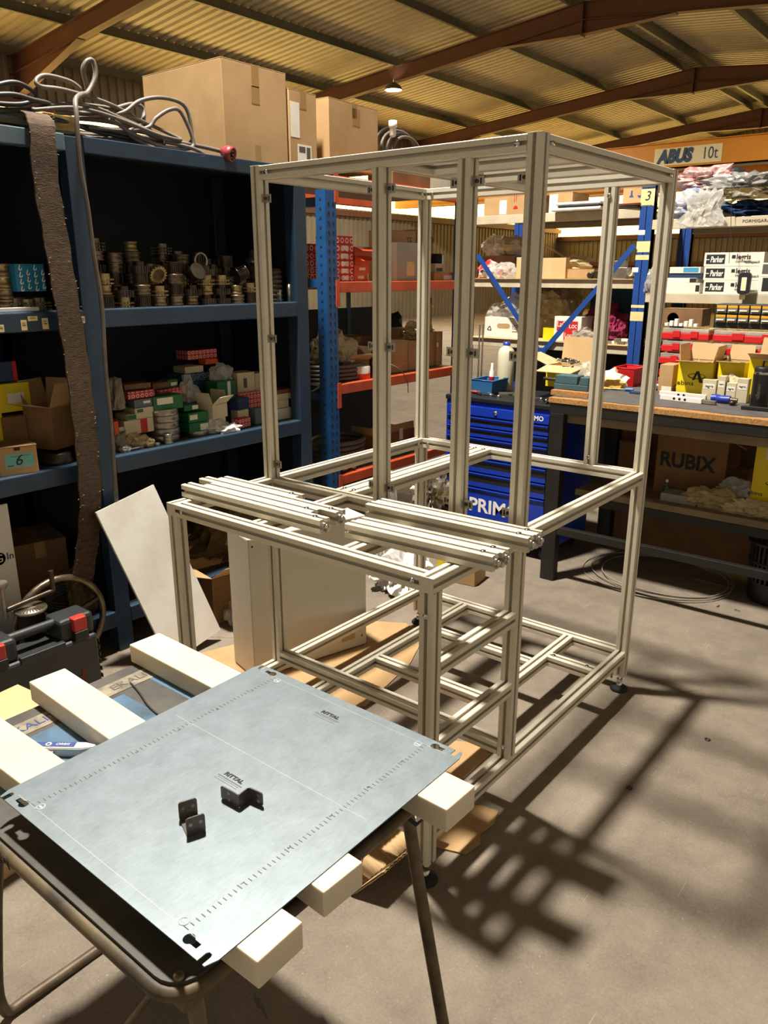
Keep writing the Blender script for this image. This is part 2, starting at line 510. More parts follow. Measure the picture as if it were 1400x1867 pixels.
def carton(name, label, loc, size, rz=0.0, m='carton', tape='packing_tape', cat='box', group=None, slant=0.0):
    """closed carton: body, two top flaps with a gap, tape"""
    sx, sy, sz = size
    t = thing(name, label, cat, loc, rz, group)
    MB().box(-sx / 2, sx / 2, -sy / 2, sy / 2, 0, sz - 0.004, ch=min(0.004, sz * .05)).build('body', m, t)
    g = 0.0015
    for s in (-1, 1):
        MB().box(-sx / 2, sx / 2, min(s * g, s * sy / 2), max(s * g, s * sy / 2), sz - 0.004, sz).build('flap', m, t)
    if tape:
        MB().box(-sx / 2 - 0.0008, sx / 2 + 0.0008, -0.024, 0.024, sz, sz + 0.0008) \
            .box(sx / 2, sx / 2 + 0.0008, -0.024, 0.024, sz * .78, sz).box(-sx / 2 - 0.0008, -sx / 2, -0.024, 0.024, sz * .78, sz).build('tape', tape, t)
    return t

def open_carton(name, label, loc, size, rz=0.0, m='carton', inner=None, flaps=(40, 70, 30, 60), fl=0.5, cat='box', flap_m=None, th=0.004, group=None):
    """open carton: four walls, floor, four flaps (-y, +x, +y, -x) at the given angles above outward horizontal"""
    sx, sy, sz = size
    t = thing(name, label, cat, loc, rz, group)
    MB().box(-sx / 2, sx / 2, -sy / 2, -sy / 2 + th, 0, sz).box(-sx / 2, sx / 2, sy / 2 - th, sy / 2, 0, sz) \
        .box(-sx / 2, -sx / 2 + th, -sy / 2 + th, sy / 2 - th, 0, sz).box(sx / 2 - th, sx / 2, -sy / 2 + th, sy / 2 - th, 0, sz) \
        .box(-sx / 2 + th, sx / 2 - th, -sy / 2 + th, sy / 2 - th, 0, th).build('body', m, t)
    MB().box(-sx / 2 + th, sx / 2 - th, -sy / 2 + th, -sy / 2 + th * 1.3, th, sz - .001).box(-sx / 2 + th, sx / 2 - th, sy / 2 - th * 1.3, sy / 2 - th, th, sz - .001) \
        .box(-sx / 2 + th, -sx / 2 + th * 1.3, -sy / 2 + th, sy / 2 - th, th, sz - .001).box(sx / 2 - th * 1.3, sx / 2 - th, -sy / 2 + th, sy / 2 - th, th, sz - .001).build('inner_face', inner or m, t)
    L = fl * min(sx, sy)
    for k, (ang, wid, dist) in enumerate(((flaps[0], sx, sy / 2), (flaps[1], sy, sx / 2), (flaps[2], sx, sy / 2), (flaps[3], sy, sx / 2))):
        if ang is None: continue
        M = Matrix.Rotation(-PI / 2 + k * PI / 2, 4, 'Z') @ Matrix.Translation((dist - th, 0, sz)) @ Matrix.Rotation(-math.radians(ang), 4, 'Y')
        taper = 0.04 * wid
        poly = [(0, -wid / 2), (L, -wid / 2 + taper), (L, wid / 2 - taper), (0, wid / 2)]
        MB().prism(poly, 0, th * .75, M).build('flap', flap_m or inner or m, t)
    return t

def pbox(name, label, rect, k, depth, m, face='+x', rz=0.0, lab=None, lm='paper', cat='box', group=None, ch=0.0015, lid=None):
    """small printed pack whose front face has the rectangle rect on the plane x = k (face +x) or y = k (face -y)"""
    a0, a1, z0, z1 = rect
    wdt, h = a1 - a0, z1 - z0
    loc = (k - depth / 2, (a0 + a1) / 2, z0) if face == '+x' else ((a0 + a1) / 2, k + depth / 2, z0)
    d2, w2 = depth / 2, wdt / 2
    if face == '+x': ext = (-d2, d2, -w2, w2)
    else: ext = (-w2, w2, -d2, d2)
    if lab is None and lid is None:
        o = MB().box(*ext, 0, h, ch=min(ch, h * .1)).build(name, m, None, loc, rz)
        return tag(o, label, cat, group)
    t = thing(name, label, cat, loc, rz, group)
    MB().box(*ext, 0, h, ch=min(ch, h * .1)).build('body', m, t)
    if lab is not None:
        u0, u1, q0, q1 = lab                                        # fractions of the front face
        e = 0.0008
        if face == '+x': MB().box(d2, d2 + e, -w2 + u0 * wdt, -w2 + u1 * wdt, q0 * h, q1 * h).build('label', lm, t)
        else: MB().box(-w2 + u0 * wdt, -w2 + u1 * wdt, -d2 - e, -d2, q0 * h, q1 * h).build('label', lm, t)
    if lid is not None:
        x0, x1, y0, y1 = ext
        e = 0.0015
        MB().box(x0 - e, x1 + e, y0 - e, y1 + e, h * (1 - lid), h + e).build('lid', m, t)
    return t

# ---------------------------------------------------------------- the hall
XL, XR, Y0, Y1 = -17.6, 7.0, -8.0, 37.0
RIDGE = -7.0
def roofz(x): return 7.87 - 0.101 * abs(x - RIDGE)

struct(MB().box(XL, XR, Y0, Y1, -0.2, 0.0).build('floor', 'concrete'))

# corrugated roof sheets: trapezoid ribs, real relief
def corrug(a0, a1, pitch, h):
    out = []
    a = a0
    while a < a1:
        for f, z in ((0.0, 0), (0.52, 0), (0.62, h), (0.9, h)):
            out.append((a + f * pitch, z))
        a += pitch
    out.append((a, 0))
    return out
prof = corrug(Y0, Y1, 0.25, 0.045)
def slope_sheet(x0, x1):
    vs, fs = [], []
    for x in (x0, x1):
        vs += [(x, y, roofz(x) + z) for y, z in prof]
    n = len(prof)
    fs = [(i, i + 1, n + i + 1, n + i) for i in range(n - 1)]
    return MB().add(vs, fs)
ceil = struct(slope_sheet(XL, RIDGE).build('ceiling', 'roof_sheet'))
slope_sheet(RIDGE, XR).build('roof_sheet', 'roof_sheet', ceil)
# purlins: Z sections along the hall
for px in (-17.45, -15.1, -12.45, -9.8, -7.35, -6.65, -4.2, -1.55, 1.1, 3.75, 6.4):
    z = roofz(px)
    s = 1 if px < RIDGE else -1
    MB().box(px - 0.006, px + 0.006, Y0, Y1, z - 0.21, z - 0.002).box(px, px + s * 0.08, Y0, Y1, z - 0.214, z - 0.205) \
        .box(px - s * 0.08, px, Y0, Y1, z - 0.012, z - 0.003).build('purlin', 'purlin_grey', ceil)
# rafters: I beams following the slope, haunched at ridge and eaves, stiffener plate at the ridge
def rafter(y):
    mb = MB()
    def seg(x0, x1, t0, t1, b0, b1):
        # web + bottom flange + top flange between x0 and x1, with top/bottom heights at both ends
        vs = [(x0, y - .006, b0), (x1, y - .006, b1), (x1, y - .006, t1), (x0, y - .006, t0), (x0, y + .006, b0), (x1, y + .006, b1), (x1, y + .006, t1), (x0, y + .006, t0)]
        mb.add(vs, [(0, 1, 2, 3), (7, 6, 5, 4), (0, 4, 5, 1), (3, 2, 6, 7), (0, 3, 7, 4), (1, 5, 6, 2)])
    def flange(x0, x1, z0, z1, th=0.014, w=0.1):
        vs = [(x0, y - w, z0), (x1, y - w, z1), (x1, y + w, z1), (x0, y + w, z0), (x0, y - w, z0 + th), (x1, y - w, z1 + th), (x1, y + w, z1 + th), (x0, y + w, z0 + th)]
        mb.add(vs, [(0, 3, 2, 1), (4, 5, 6, 7), (0, 1, 5, 4), (2, 3, 7, 6), (0, 4, 7, 3), (1, 2, 6, 5)])
    T = lambda x: roofz(x) - 0.215
    B = lambda x: T(x) - 0.38
    flange(XL, RIDGE, T(XL) - .014, T(RIDGE) - .014); flange(RIDGE, XR, T(RIDGE) - .014, T(XR) - .014)
    flange(XL, RIDGE, B(XL), B(RIDGE)); flange(RIDGE, XR, B(RIDGE), B(XR))
    seg(XL, RIDGE, T(XL), T(RIDGE), B(XL), B(RIDGE)); seg(RIDGE, XR, T(RIDGE), T(XR), B(RIDGE), B(XR))
    o = mb.build('rafter', 'rafter_red', ceil)
    mb = MB()
    hz = 7.0
    for xe in (RIDGE - 2.15, RIDGE + 2.15):
        seg(min(xe, RIDGE), max(xe, RIDGE), B(xe) if xe < RIDGE else B(RIDGE), B(RIDGE) if xe < RIDGE else B(xe), B(xe) if xe < RIDGE else hz, hz if xe < RIDGE else B(xe))
        flange(min(xe, RIDGE), max(xe, RIDGE), (B(xe) if xe < RIDGE else hz) - .014, (hz if xe < RIDGE else B(xe)) - .014)
    mb.build('haunch', 'rafter_red', o)
    mb = MB()
    seg(XL, XL + 3.0, B(XL), B(XL + 3), B(XL) - 0.5, B(XL + 3)); flange(XL, XL + 3, B(XL) - .514, B(XL + 3) - .014)
    mb.build('haunch', 'rafter_red', o)
    MB().box(RIDGE - .014, RIDGE + .014, y - .1, y + .1, hz - .04, T(RIDGE)).build('stiffener', 'rafter_red', o)
for ry in (0.95, 8.6, 16.74, 24.4, 32.05):
    rafter(ry)

# walls: corrugated sheet below and above a band of translucent sheet
def wall_left(z0, z1, name, m, parent=None, dx=0.0):
    pr = corrug(Y0, Y1, 0.25, 0.04)
    n = len(pr)
    vs = [(XL + z + dx, y, z0) for y, z in pr] + [(XL + z + dx, y, z1) for y, z in pr]
    return MB().add(vs, [(i, i + 1, n + i + 1, n + i) for i in range(n - 1)]).build(name, m, parent)
def wall_back(z0, z1, name, m, parent=None):
    pr = corrug(XL, XR, 0.25, 0.04)
    n = len(pr)
    vs = [(x, Y1 - z, z0) for x, z in pr] + [(x, Y1 - z, z1) for x, z in pr]
    return MB().add(vs, [(i, n + i, n + i + 1, i + 1) for i in range(n - 1)]).build(name, m, parent)
wl = struct(wall_left(0, 3.95, 'wall_left', 'wall_sheet'))
wall_left(5.5, 6.8, 'wall_sheet', 'wall_sheet', wl)
struct(wall_left(3.95, 5.5, 'window_1', 'skylight'))
wb = struct(wall_back(0, 3.55, 'wall_back', 'wall_sheet'))
wall_back(5.6, 7.87, 'wall_sheet', 'wall_sheet', wb)
struct(wall_back(3.55, 5.6, 'window_2', 'skylight'))
for z in (3.8, 5.6):
    MB().box(XL + .05, XL + .2, Y0, Y1, z - .1, z + .08).build('wall_rail', 'rafter_red', wl)
for z in (2.2, 3.42):
    MB().box(XL, XR, Y1 - .2, Y1 - .05, z - .1, z + .08).build('wall_rail', 'rafter_red', wb)

# high bay lamps
for i, (x, y, z, _w) in enumerate(LAMPS):
    lab = ['round high bay lamp hanging straight above the aluminium frame', 'round high bay lamp glowing under the roof beyond the cardboard boxes',
           'round high bay lamp far back on the right under the roof', 'round high bay lamp far left under the roof'][i]
    t = thing('bay_lamp', lab, 'lamp', (x, y, z), group='high bay lamps')
    MB().lathe([(0.05, 0.2), (0.2, 0.1), (0.24, 0.03), (0.24, 0.0), (0.225, 0.0)], 28, cap=False).build('housing', 'lamp_body', t)
    MB().lathe([(0.0, 0.01), (0.225, 0.01)], 28).build('lens', 'lamp_glass', t)
    MB().tube([(0, 0, 0.18), (0, 0, roofz(x) - 0.2 - z)], 0.012, 8).build('hanger', 'lamp_body', t)

# overhead crane bridge
cy = 22.0
c0 = (-6.963, 22, 4.938)
t = thing('crane_bridge', 'orange overhead crane bridge with a lettered sign plate under the roof', 'crane', (0, cy, 0))
zt = c0[2] + 0.36; zb = c0[2] - 0.30
MB().box(XL + .3, XR - .3, 0, 0.3, zb, zt).build('girder', 'crane_orange', t)
MB().box(XL + .3, XR - .3, -0.08, 0.38, zt - 0.02, zt).box(XL + .3, XR - .3, -0.08, 0.38, zb, zb + .02).build('flange', 'crane_orange', t)
MB().box(XL + .3, XR - .3, 0.9, 1.2, zb - .55, zt - .4).build('girder', 'crane_orange', t)
MB().box(XL + .3, XR - .3, -0.14, -0.09, zb - 0.12, zb - 0.07).build('cable_rail', 'purlin_grey', t)
p0 = (-7.073, 22, 4.917)
p1 = (-5.193, 22, 4.89)
pl = MB().box(p0[0], p1[0], -0.012, 0.0, p0[2] - .22, p0[2] + .24).build('sign_plate', 'crane_sign', t)
text('lettering', 'ABUS', 0.46, ((p0[0] * .69 + p1[0] * .31), -0.016, p0[2]), '-y', 'crane_blue', pl, shear=0.2, bold=0.035, depth=0.002, fit=(p1[0] - p0[0]) * .56)
text('lettering', '10t', 0.44, ((p0[0] * .17 + p1[0] * .83), -0.016, p0[2] + .01), '-y', 'crane_blue', pl, depth=0.002, fit=(p1[0] - p0[0]) * .2)
h0 = (-5.48, -4.416, 4.093, 4.392)
MB().box(h0[0], h0[1], -1.0, -0.3, h0[2] - .1, h0[3]).build('hoist', 'pallet_green', t)

# ---------------------------------------------------------------- aluminium frame
S = 0.045
W_, D_, D1_, H_, HM, HB = 1.130, 1.030, 0.454, 2.094, 0.982, 0.1944
ZP = 0.072                                                           # underside of the posts
def section(h=S / 2, w=0.0056):
    side = [(h, -(h - .002)), (h, -w), (h - .0045, -w), (h - .0045, -.0098), (h - .0105, -.0098), (h - .0145, -.006),
            (h - .0145, .006), (h - .0105, .0098), (h - .0045, .0098), (h - .0045, w), (h, w), (h, h - .002)]
    out = []
    for k in range(4):
        c, s = (1, 0, -1, 0)[k], (0, 1, 0, -1)[k]
        out += [(c * x - s * y, s * x + c * y) for x, y in side]
    return out
SEC = section()
AX = {'z': Matrix.Identity(4), 'x': Matrix(((0, 0, 1, 0), (1, 0, 0, 0), (0, 1, 0, 0), (0, 0, 0, 1))), 'y': Matrix(((1, 0, 0, 0), (0, 0, 1, 0), (0, 1, 0, 0), (0, 0, 0, 1)))}
PROF = {}
def profile_mesh(L, wide=False):
    key = (round(L, 4), wide)
    if key not in PROF:
        mb = MB()
        if wide:
            mb.prism([(x - S / 2, y) for x, y in SEC], 0, L); mb.prism([(x + S / 2, y) for x, y in SEC], 0, L)
        else:
            mb.prism(SEC, 0, L)
        PROF[key] = mb.mesh('profile')
    return PROF[key]
def bar(name, axis, lo, hi, c1, c2, parent, wide=False):
    """aluminium profile along an axis; c1, c2 = centre on the two other axes"""
    o = obj(name, profile_mesh(hi - lo, wide), 'aluminium', parent)
    if axis == 'z': o.location = (c1, c2, lo)
    elif axis == 'x':
        o.location = (lo, c1, c2); o.rotation_euler = Euler((PI / 2, 0, PI / 2))
    else:
        o.location = (c1, lo, c2); o.rotation_euler = Euler((-PI / 2, 0, 0))
    return o
h = S / 2
fr = thing('aluminium_structure', 'tall grey aluminium profile frame standing on the concrete floor', 'frame')
# posts
for x, y, z0, z1 in ((h, h, HB, H_), (W_ - h, h, HB, H_), (W_ - h, D_ - h, ZP, H_), (h, D_ - h, ZP, H_),
                     (h, -D1_ + h, ZP, HM - S), (W_ - h, -D1_ + h, ZP, HM - S),
                     (0.5725, h, HM, H_ - S), (0.8875, h, HM, H_ - S), (0.8945, D_ - h, HM, H_ - S)):
    bar('post', 'z', z0, z1, x, y, fr)
zt, zm, zb = H_ - h, HM - h, HB - h
def rx(x0, x1, y, z, wide=False): return bar('rail', 'x', x0, x1, y, z, fr, wide)
def ry_(y0, y1, x, z, wide=False): return bar('rail', 'y', y0, y1, x, z, fr, wide)
# top ring and its inner rails
rx(S, W_ - S, h, zt); rx(S, W_ - S, D_ - h, zt); ry_(S, D_ - S, h, zt); ry_(S, D_ - S, W_ - h, zt)
ry_(S, D_ - S, 0.5675, zt); rx(0.59, W_ - S, 0.29, zt); rx(0.59, W_ - S, 0.60, zt)
# table level
ry_(-D1_ + .001, 0, h, zm); ry_(-D1_ + .001, 0, W_ - h, zm); ry_(S, D_ - S, h, zm); ry_(S, D_ - S, W_ - h, zm)
rx(S, W_ - S, h, zm); rx(S, W_ - S, D_ - h, zm); rx(S, W_ - S, -D1_ + h, zm)
ry_(S, D_ - S, 0.380, zm, True)
ry_(-D1_ + S, 0, 0.4105, zm); ry_(-D1_ + S, 0, 0.7975, zm)
# base level
ry_(-D1_ + S, D_ - S, h, zb); ry_(-D1_ + S, D_ - S, W_ - h, zb)
rx(S, W_ - S, D_ - h, zb); rx(S, W_ - S, -D1_ + h, zb); rx(S, W_ - S, h, zb + S)
ry_(-D1_ + S, D_ - S, 0.3075, zb); ry_(-D1_ + S, D_ - S, 0.865, zb)
rx(0.33, 0.8425, 0.300, zb); rx(0.33, 0.8425, 0.672, zb); rx(0.8875, W_ - S, 0.766, zb)
# side rails of the front bay
ry_(-D1_ + S, 0, W_ - h, 0.725 - h); ry_(-D1_ + S, 0, W_ - h, 0.478 - h)
# end caps of the table rails
for x in (h, W_ - h):
    MB().box(x - h, x + h, -D1_ - .002, -D1_ + .001, HM - S, HM, ch=.0008).build('end_cap', 'aluminium', fr)
# top caps of the posts
for x, y in ((h, h), (W_ - h, h), (W_ - h, D_ - h), (h, D_ - h)):
    MB().box(x - h, x + h, y - h, y + h, H_, H_ + .002, ch=.0008).build('end_cap', 'aluminium', fr)
# levelling feet
for x, y in ((W_ - h, D_ - h), (h, D_ - h), (h, -D1_ + h), (W_ - h, -D1_ + h)):
    f = MB().lathe([(0.0, 0.0), (0.036, 0.0), (0.038, 0.006), (0.03, 0.016), (0.014, 0.022), (0.0, 0.022)], 24).build('levelling_foot', 'rubber', fr, (x, y, 0))
    MB().lathe([(0.0125, 0.02), (0.0125, 0.036), (0.007, 0.037), (0.007, 0.074)], 16).build('spindle', 'chrome', f)
    MB().lathe([(0.013, 0.04), (0.013, 0.052)], 6, smooth=False).build('lock_nut', 'chrome', f)
# adapter block beside the rear right foot
MB().box(W_ - S - 0.034, W_ - S, D_ - S + .004, D_ - .004, 0.085, HB - S, ch=.002).build('foot_adapter', 'aluminium', fr)
MB().lathe([(0.009, 0.046), (0.009, 0.086)], 12).build('spindle', 'chrome', fr, (W_ - S - 0.017, D_ - h, 0))
# panel clips on the front posts
def clip(x, s, z):
    t = obj('panel_clip', None or MB().box(0, 0.034, -0.0015, 0.0015, -0.014, 0.014, ch=.0007).box(0.0, 0.003, -0.012, 0.012, -0.014, 0.014, ch=.0007).mesh('clip'), 'zinc_tab', fr, (x, 0.02, z))
    if s < 0: t.scale = (-1, 1, 1)
    b_ = MB().lathe([(0.0, .004), (0.0055, .0035), (0.0055, 0.0)], 10).build('screw', 'steel_dark', t, (0.012, -0.0015, 0))
    b_.rotation_euler = (PI / 2, 0, 0)
    MB().box(0.0225, 0.0275, -0.0021, 0.0021, -0.008, 0.008).build('slot', 'ink', t)
for x, s in ((S, 1), (0.55, -1), (0.595, 1), (0.865, -1), (0.91, 1), (W_ - S, -1)):
    for z in (1.989, 1.510, 1.037):
        clip(x, s, z)
# joint screws seen in the slots
scr = MB().lathe([(0.0, .003), (0.0075, .003), (0.0085, 0.0)], 12).mesh('joint_screw')
for p, r in (((0.078, 0.001, H_ - h), 'y'), ((W_ - 0.075, 0.001, H_ - h), 'y'), ((W_ - .001, 0.062, H_ - h), 'x'), ((W_ - .001, D_ - 0.07, H_ - h), 'x'),
             ((S + .001, D_ - 0.075, H_ - h), 'x'), ((0.075, D_ - S - .001, H_ - h), 'y'), ((S + .001, D_ - 0.075, HM - h), 'x'), ((0.075, D_ - S - .001, HM - h), 'y'),
             ((0.8945, D_ - S - .001, HM + .03), 'y'), ((0.8945, D_ - S - .001, H_ - S - .03), 'y'), ((0.075, -D1_ - .001, HM - h), 'y'), ((W_ - .07, -D1_ - .001, HM - h), 'y'),
             ((0.3575, 0.07, HM + .001), 'z'), ((0.4025, 0.07, HM + .001), 'z'), ((0.3575, D_ - .07, HM + .001), 'z'), ((0.4025, D_ - .07, HM + .001), 'z'),
             ((0.905, 0.766, HB + .001), 'z'), ((W_ - S - .03, 0.766, HB + .001), 'z'), ((W_ - h, -D1_ - .001, 0.87), 'y'), ((W_ - h, -0.001, 0.235), 'y')):
    o = obj('joint_screw', scr, 'chrome', fr, p)
    o.rotation_euler = {'y': (PI / 2, 0, 0), 'x': (0, PI / 2, 0), 'z': (0, 0, 0)}[r]

# loose profiles lying on the front bay
def loose(label, x0, x1, y0, y1, ends=True):
    """profile from (x0,y0) to (x1,y1), centre line, resting on the table level"""
    L = math.hypot(x1 - x0, y1 - y0)
    a = math.atan2(y1 - y0, x1 - x0)
    t = thing('aluminium_profile', label, 'profile', (x0, y0, HM + .001), a, 'loose profiles on the frame')
    o = obj('extrusion', profile_mesh(L), 'aluminium', t, (0, 0, h))
    o.rotation_euler = Euler((PI / 2, 0, PI / 2))
    for e, s in ((L, 1), (0, -1)):
        MB().prism([(x * .999, y * .999) for x, y in SEC], 0, .0006, AX['x']).build('cut_face', 'alu_cut', t, (e if s > 0 else -.0006, 0, h))
        q = MB().lathe([(0.0, .014), (0.006, .013), (0.0085, .008), (0.005, .004), (0.005, 0)], 10, AX['x'] if s > 0 else Matrix.Rotation(PI, 4, 'Z') @ AX['x']).build('connector_bolt', 'chrome', t, (e, 0, h))
    o = obj('slot_screw', scr, 'chrome', t, (L - .04, 0, S))
    return t
loose('long loose aluminium profile at the front of the left bundle', -0.012, 0.657, -0.3575, -0.3575)
loose('loose aluminium profile second from the front in the left bundle', 0.055, 0.575, -0.311, -0.311)
loose('loose aluminium profile third from the front in the left bundle', -0.030, 0.638, -0.265, -0.265)
loose('shortest loose aluminium profile at the back of the left bundle', 0.020, 0.415, -0.2185, -0.2185)
loose('front profile of the right pair overhanging the frame corner', 0.732, 1.224, -0.330, -0.300)
loose('rear profile of the right pair overhanging the frame corner', 0.736, 1.228, -0.2845, -0.2545)
loose('front profile of the pair lying against the front posts', 0.648, 1.224, -0.134, -0.1085)
loose('rear profile of the pair lying against the front posts', 0.652, 1.226, -0.0885, -0.063)

# ---------------------------------------------------------------- folding table, white bars, galvanised plate
TZ = 0.760
tb = thing('folding_table', 'worn dark folding worktable on bent tube legs in the foreground', 'table', (0.99, -1.16, 0))
def rrect(x0, x1, y0, y1, r, n=6):
    out = []
    for cx, cy, a0 in ((x1 - r, y1 - r, 0), (x0 + r, y1 - r, 90), (x0 + r, y0 + r, 180), (x1 - r, y0 + r, 270)):
        for k in range(n + 1):
            a = math.radians(a0 + 90 * k / n)
            out.append((cx + r * math.cos(a), cy + r * math.sin(a)))
    return out
tx0, tx1, ty0, ty1 = -0.445, 0.455, -0.36, 0.33
MB().prism(rrect(tx0 + .004, tx1 - .004, ty0 + .004, ty1 - .004, 0.05), TZ - 0.03, TZ).build('table_top', 'table_dark', tb)
rim = [Vector((x, y, TZ - 0.018)) for x, y in rrect(tx0, tx1, ty0, ty1, 0.055)]
MB().tube(rim, 0.0125, 8, True).build('rim', 'table_rim', tb)
text('rim_lettering', 'HERRALITEA', 0.03, (-0.12, ty0 - 0.0128, TZ - 0.018), '-y', 'ink', tb, sx=1.4)
MB().box(-0.40, 0.40, 0.16, 0.30, TZ, TZ + .0006).box(-0.33, 0.40, -0.30, 0.075, TZ, TZ + .0006).build('blue_film', 'table_film', tb)
st_ = MB().box(-0.40, -0.345, -0.34, 0.31, TZ + .0004, TZ + .0012).build('printed_strip', 'table_strip', tb)
text('lettering', 'EKALIT', 0.036, (-0.372, -0.135, TZ + .0014), '+z', 'ink_blue', tb, spin=PI / 2, sx=1.1)
text('lettering', 'EKALIT', 0.036, (-0.372, 0.13, TZ + .0014), '+z', 'ink_grey', tb, spin=PI / 2, sx=1.1)
cab = smooth_path([(-0.36, 0.115, TZ + .003), (-0.30, 0.10, TZ + .003), (-0.22, 0.075, TZ + .003), (-0.1, 0.06, TZ + .003)], 5)
MB().tube(cab, 0.0022, 6).build('elastic_cord', 'cable_black', tb)
def uleg(name, pts, r=0.0135):
    return MB().tube(smooth_path(pts, 5), r, 10).build(name, 'leg_rust', tb)
# legs: one pair splays to the right, one U frame to the left
uleg('leg', [(0.40, 0.245, TZ - .03), (0.435, 0.25, 0.52), (0.53, 0.262, 0.02), (0.532, 0.262, 0.0)])
uleg('leg', [(0.425, -0.31, TZ - .03), (0.45, -0.315, 0.52), (0.53, -0.33, 0.02), (0.532, -0.33, 0.0)])
MB().tube([(0.52, 0.262, 0.08), (0.52, -0.33, 0.08)], 0.0115, 8).build('foot_rail', 'leg_rust', tb)
uleg('u_leg', [(-0.18, 0.25, TZ - .04), (-0.32, 0.24, 0.35), (-0.40, 0.22, 0.05), (-0.41, 0.15, 0.014), (-0.41, -0.2, 0.014), (-0.40, -0.29, 0.05), (-0.32, -0.30, 0.35), (-0.18, -0.31, TZ - .04)])
MB().tube([(0.36, -0.30, TZ - .06), (0.10, -0.33, 0.30)], 0.006, 8).build('brace', 'leg_rust', tb)
MB().tube([(0.36, 0.24, TZ - .06), (0.10, 0.26, 0.30)], 0.006, 8).build('brace', 'leg_rust', tb)
MB().tube([(0.33, 0.22, TZ - .05), (0.45, 0.22, TZ - .075), (0.45, 0.29, TZ - .075), (0.36, 0.29, TZ - .05)], 0.005, 6).build('wire_catch', 'bench_black', tb)
for y_ in (-0.345, 0.225):
    MB().box(0.385, 0.45, y_, y_ + .06, TZ - .05, TZ - .02, ch=.004).build('leg_bracket', 'table_rim', tb)
MB().lathe([(0, .007), (.008, .006), (.009, 0)], 14).build('corner_bolt', 'steel_mid', tb, (0.43, -0.335, TZ - .001))

def hbar(label, x0, x1, y0, y1, yl, wl, wr, th=0.05):
    """white plastic bar; y centre at the left and right end"""
    a = math.atan2(y1 - y0, x1 - x0)
    L = math.hypot(x1 - x0, y1 - y0)
    o = MB().box(0, L, -wl / 2, wl / 2, 0, th, ch=.0025).build('plastic_bar', 'hdpe', None, (x0, y0, TZ + .0016), a)
    return tag(o, label, 'bar', 'white plastic bars under the plate')
hbar('thick white plastic bar at the far side of the plate', 0.533, 1.553, -0.932, -0.955, 0, 0.092, 0.09)
hbar('thick white plastic bar under the middle of the plate', 0.517, 1.515, -1.196, -1.240, 0, 0.090, 0.09)
hbar('thick white plastic bar nearest the camera under the plate', 0.535, 1.528, -1.405, -1.392, 0, 0.092, 0.09)

# galvanised mounting plate with keyholes and edge notches
PZ = TZ + 0.0016 + 0.05
bm = bmesh.new()
px0, px1, py0, py1 = 0.880, 1.484, -1.490, -0.838
cxp, cyp = (px0 + px1) / 2, (py0 + py1) / 2
hw, hl = (px1 - px0) / 2, (py1 - py0) / 2
def keyhole(cx, cy, dx):                                             # round hole with a slot pointing to +-x
    pts = []
    for k in range(15):
        a = math.radians(32 + k * (296 / 14))
        pts.append((cx + dx * 0.0095 * math.cos(a), cy + 0.0095 * math.sin(a)))
    pts += [(cx + dx * 0.022, cy - 0.0048), (cx + dx * 0.022, cy + 0.0048)]
    return pts
def outline():
    o = []
    for sx, sy in ((1, 1), (-1, 1), (-1, -1), (1, -1)):
        # corner: notch of 14 x 26 in the y edge near each corner, chamfer
        c = [(sx * hw, sy * (hl - 0.02)), (sx * (hw - .007), sy * hl)]
        nt_ = [(sx * (hw - .012), sy * hl), (sx * (hw - .012), sy * (hl - .016)), (sx * (hw - .0145), sy * (hl - .020)), (sx * (hw - .0205), sy * (hl - .020)), (sx * (hw - .023), sy * (hl - .016)), (sx * (hw - .023), sy * hl)]
        seq = c + nt_
        if sx * sy < 0: seq = seq[::-1]
        o += seq
    return o
loops = [outline()] + [keyhole(sx * (hw - 0.062), sy * (hl - 0.0165), sx) for sx in (1, -1) for sy in (1, -1)]
edges = []
for lp in loops:
    vs = [bm.verts.new((x, y, 0)) for x, y in lp]
    for i in range(len(vs)):
        edges.append(bm.edges.new((vs[i], vs[(i + 1) % len(vs)])))
r_ = bmesh.ops.triangle_fill(bm, use_beauty=True, use_dissolve=False, edges=edges)
ext = bmesh.ops.extrude_face_region(bm, geom=bm.faces[:])
for v in [g for g in ext['geom'] if isinstance(g, bmesh.types.BMVert)]:
    v.co.z += 0.002
bmesh.ops.recalc_face_normals(bm, faces=bm.faces[:])
me = bpy.data.meshes.new('sheet'); bm.to_mesh(me); bm.free()
pl = thing('mounting_plate', 'galvanised steel mounting plate with keyhole corners lying on white bars', 'plate', (cxp, cyp, PZ))
obj('sheet', me, 'galvanised', pl)
zt2 = 0.0023
for sx in (1, -1):                                                   # printed rulers along both long sides
    mb = MB()
    n = 58
    for k in range(n + 1):
        y = -hl + .026 + k * (2 * hl - .052) / n
        big_ = (k % 10 == 0)
        mb.box(sx * (hw - .080) - (.0075 if big_ else .0045), sx * (hw - .080) + (.0045), y - .0008, y + .0008, 0.002, zt2)
    mb.build('ruler', 'ink_grey', pl)
    for k in range(1, 6):
        text('ruler_figure', str(k), 0.011, (sx * (hw - .084), -hl + .034 + k * 10 * (2 * hl - .052) / 58, zt2), '+z', 'ink_grey', pl, depth=.0002)
for px_, py_ in ((-0.007, 0.262), (0.0, -0.018)):                      # printed stock labels, code square left plain
    t_ = text('stock_print', 'RITTAL', 0.013, (px_, py_, zt2), '+z', 'ink', pl, depth=.0002, bold=.0008, fit=.05)
    MB().box(px_ - .034, px_ + .034, py_ - .0115, py_ - .0095, 0.002, zt2).box(px_ - .03, px_ + .03, py_ - .0155, py_ - .0148, 0.002, zt2).box(px_ - .034, px_ + .03, py_ - .021, py_ - .0203, 0.002, zt2).build('print_line', 'ink_grey', pl)
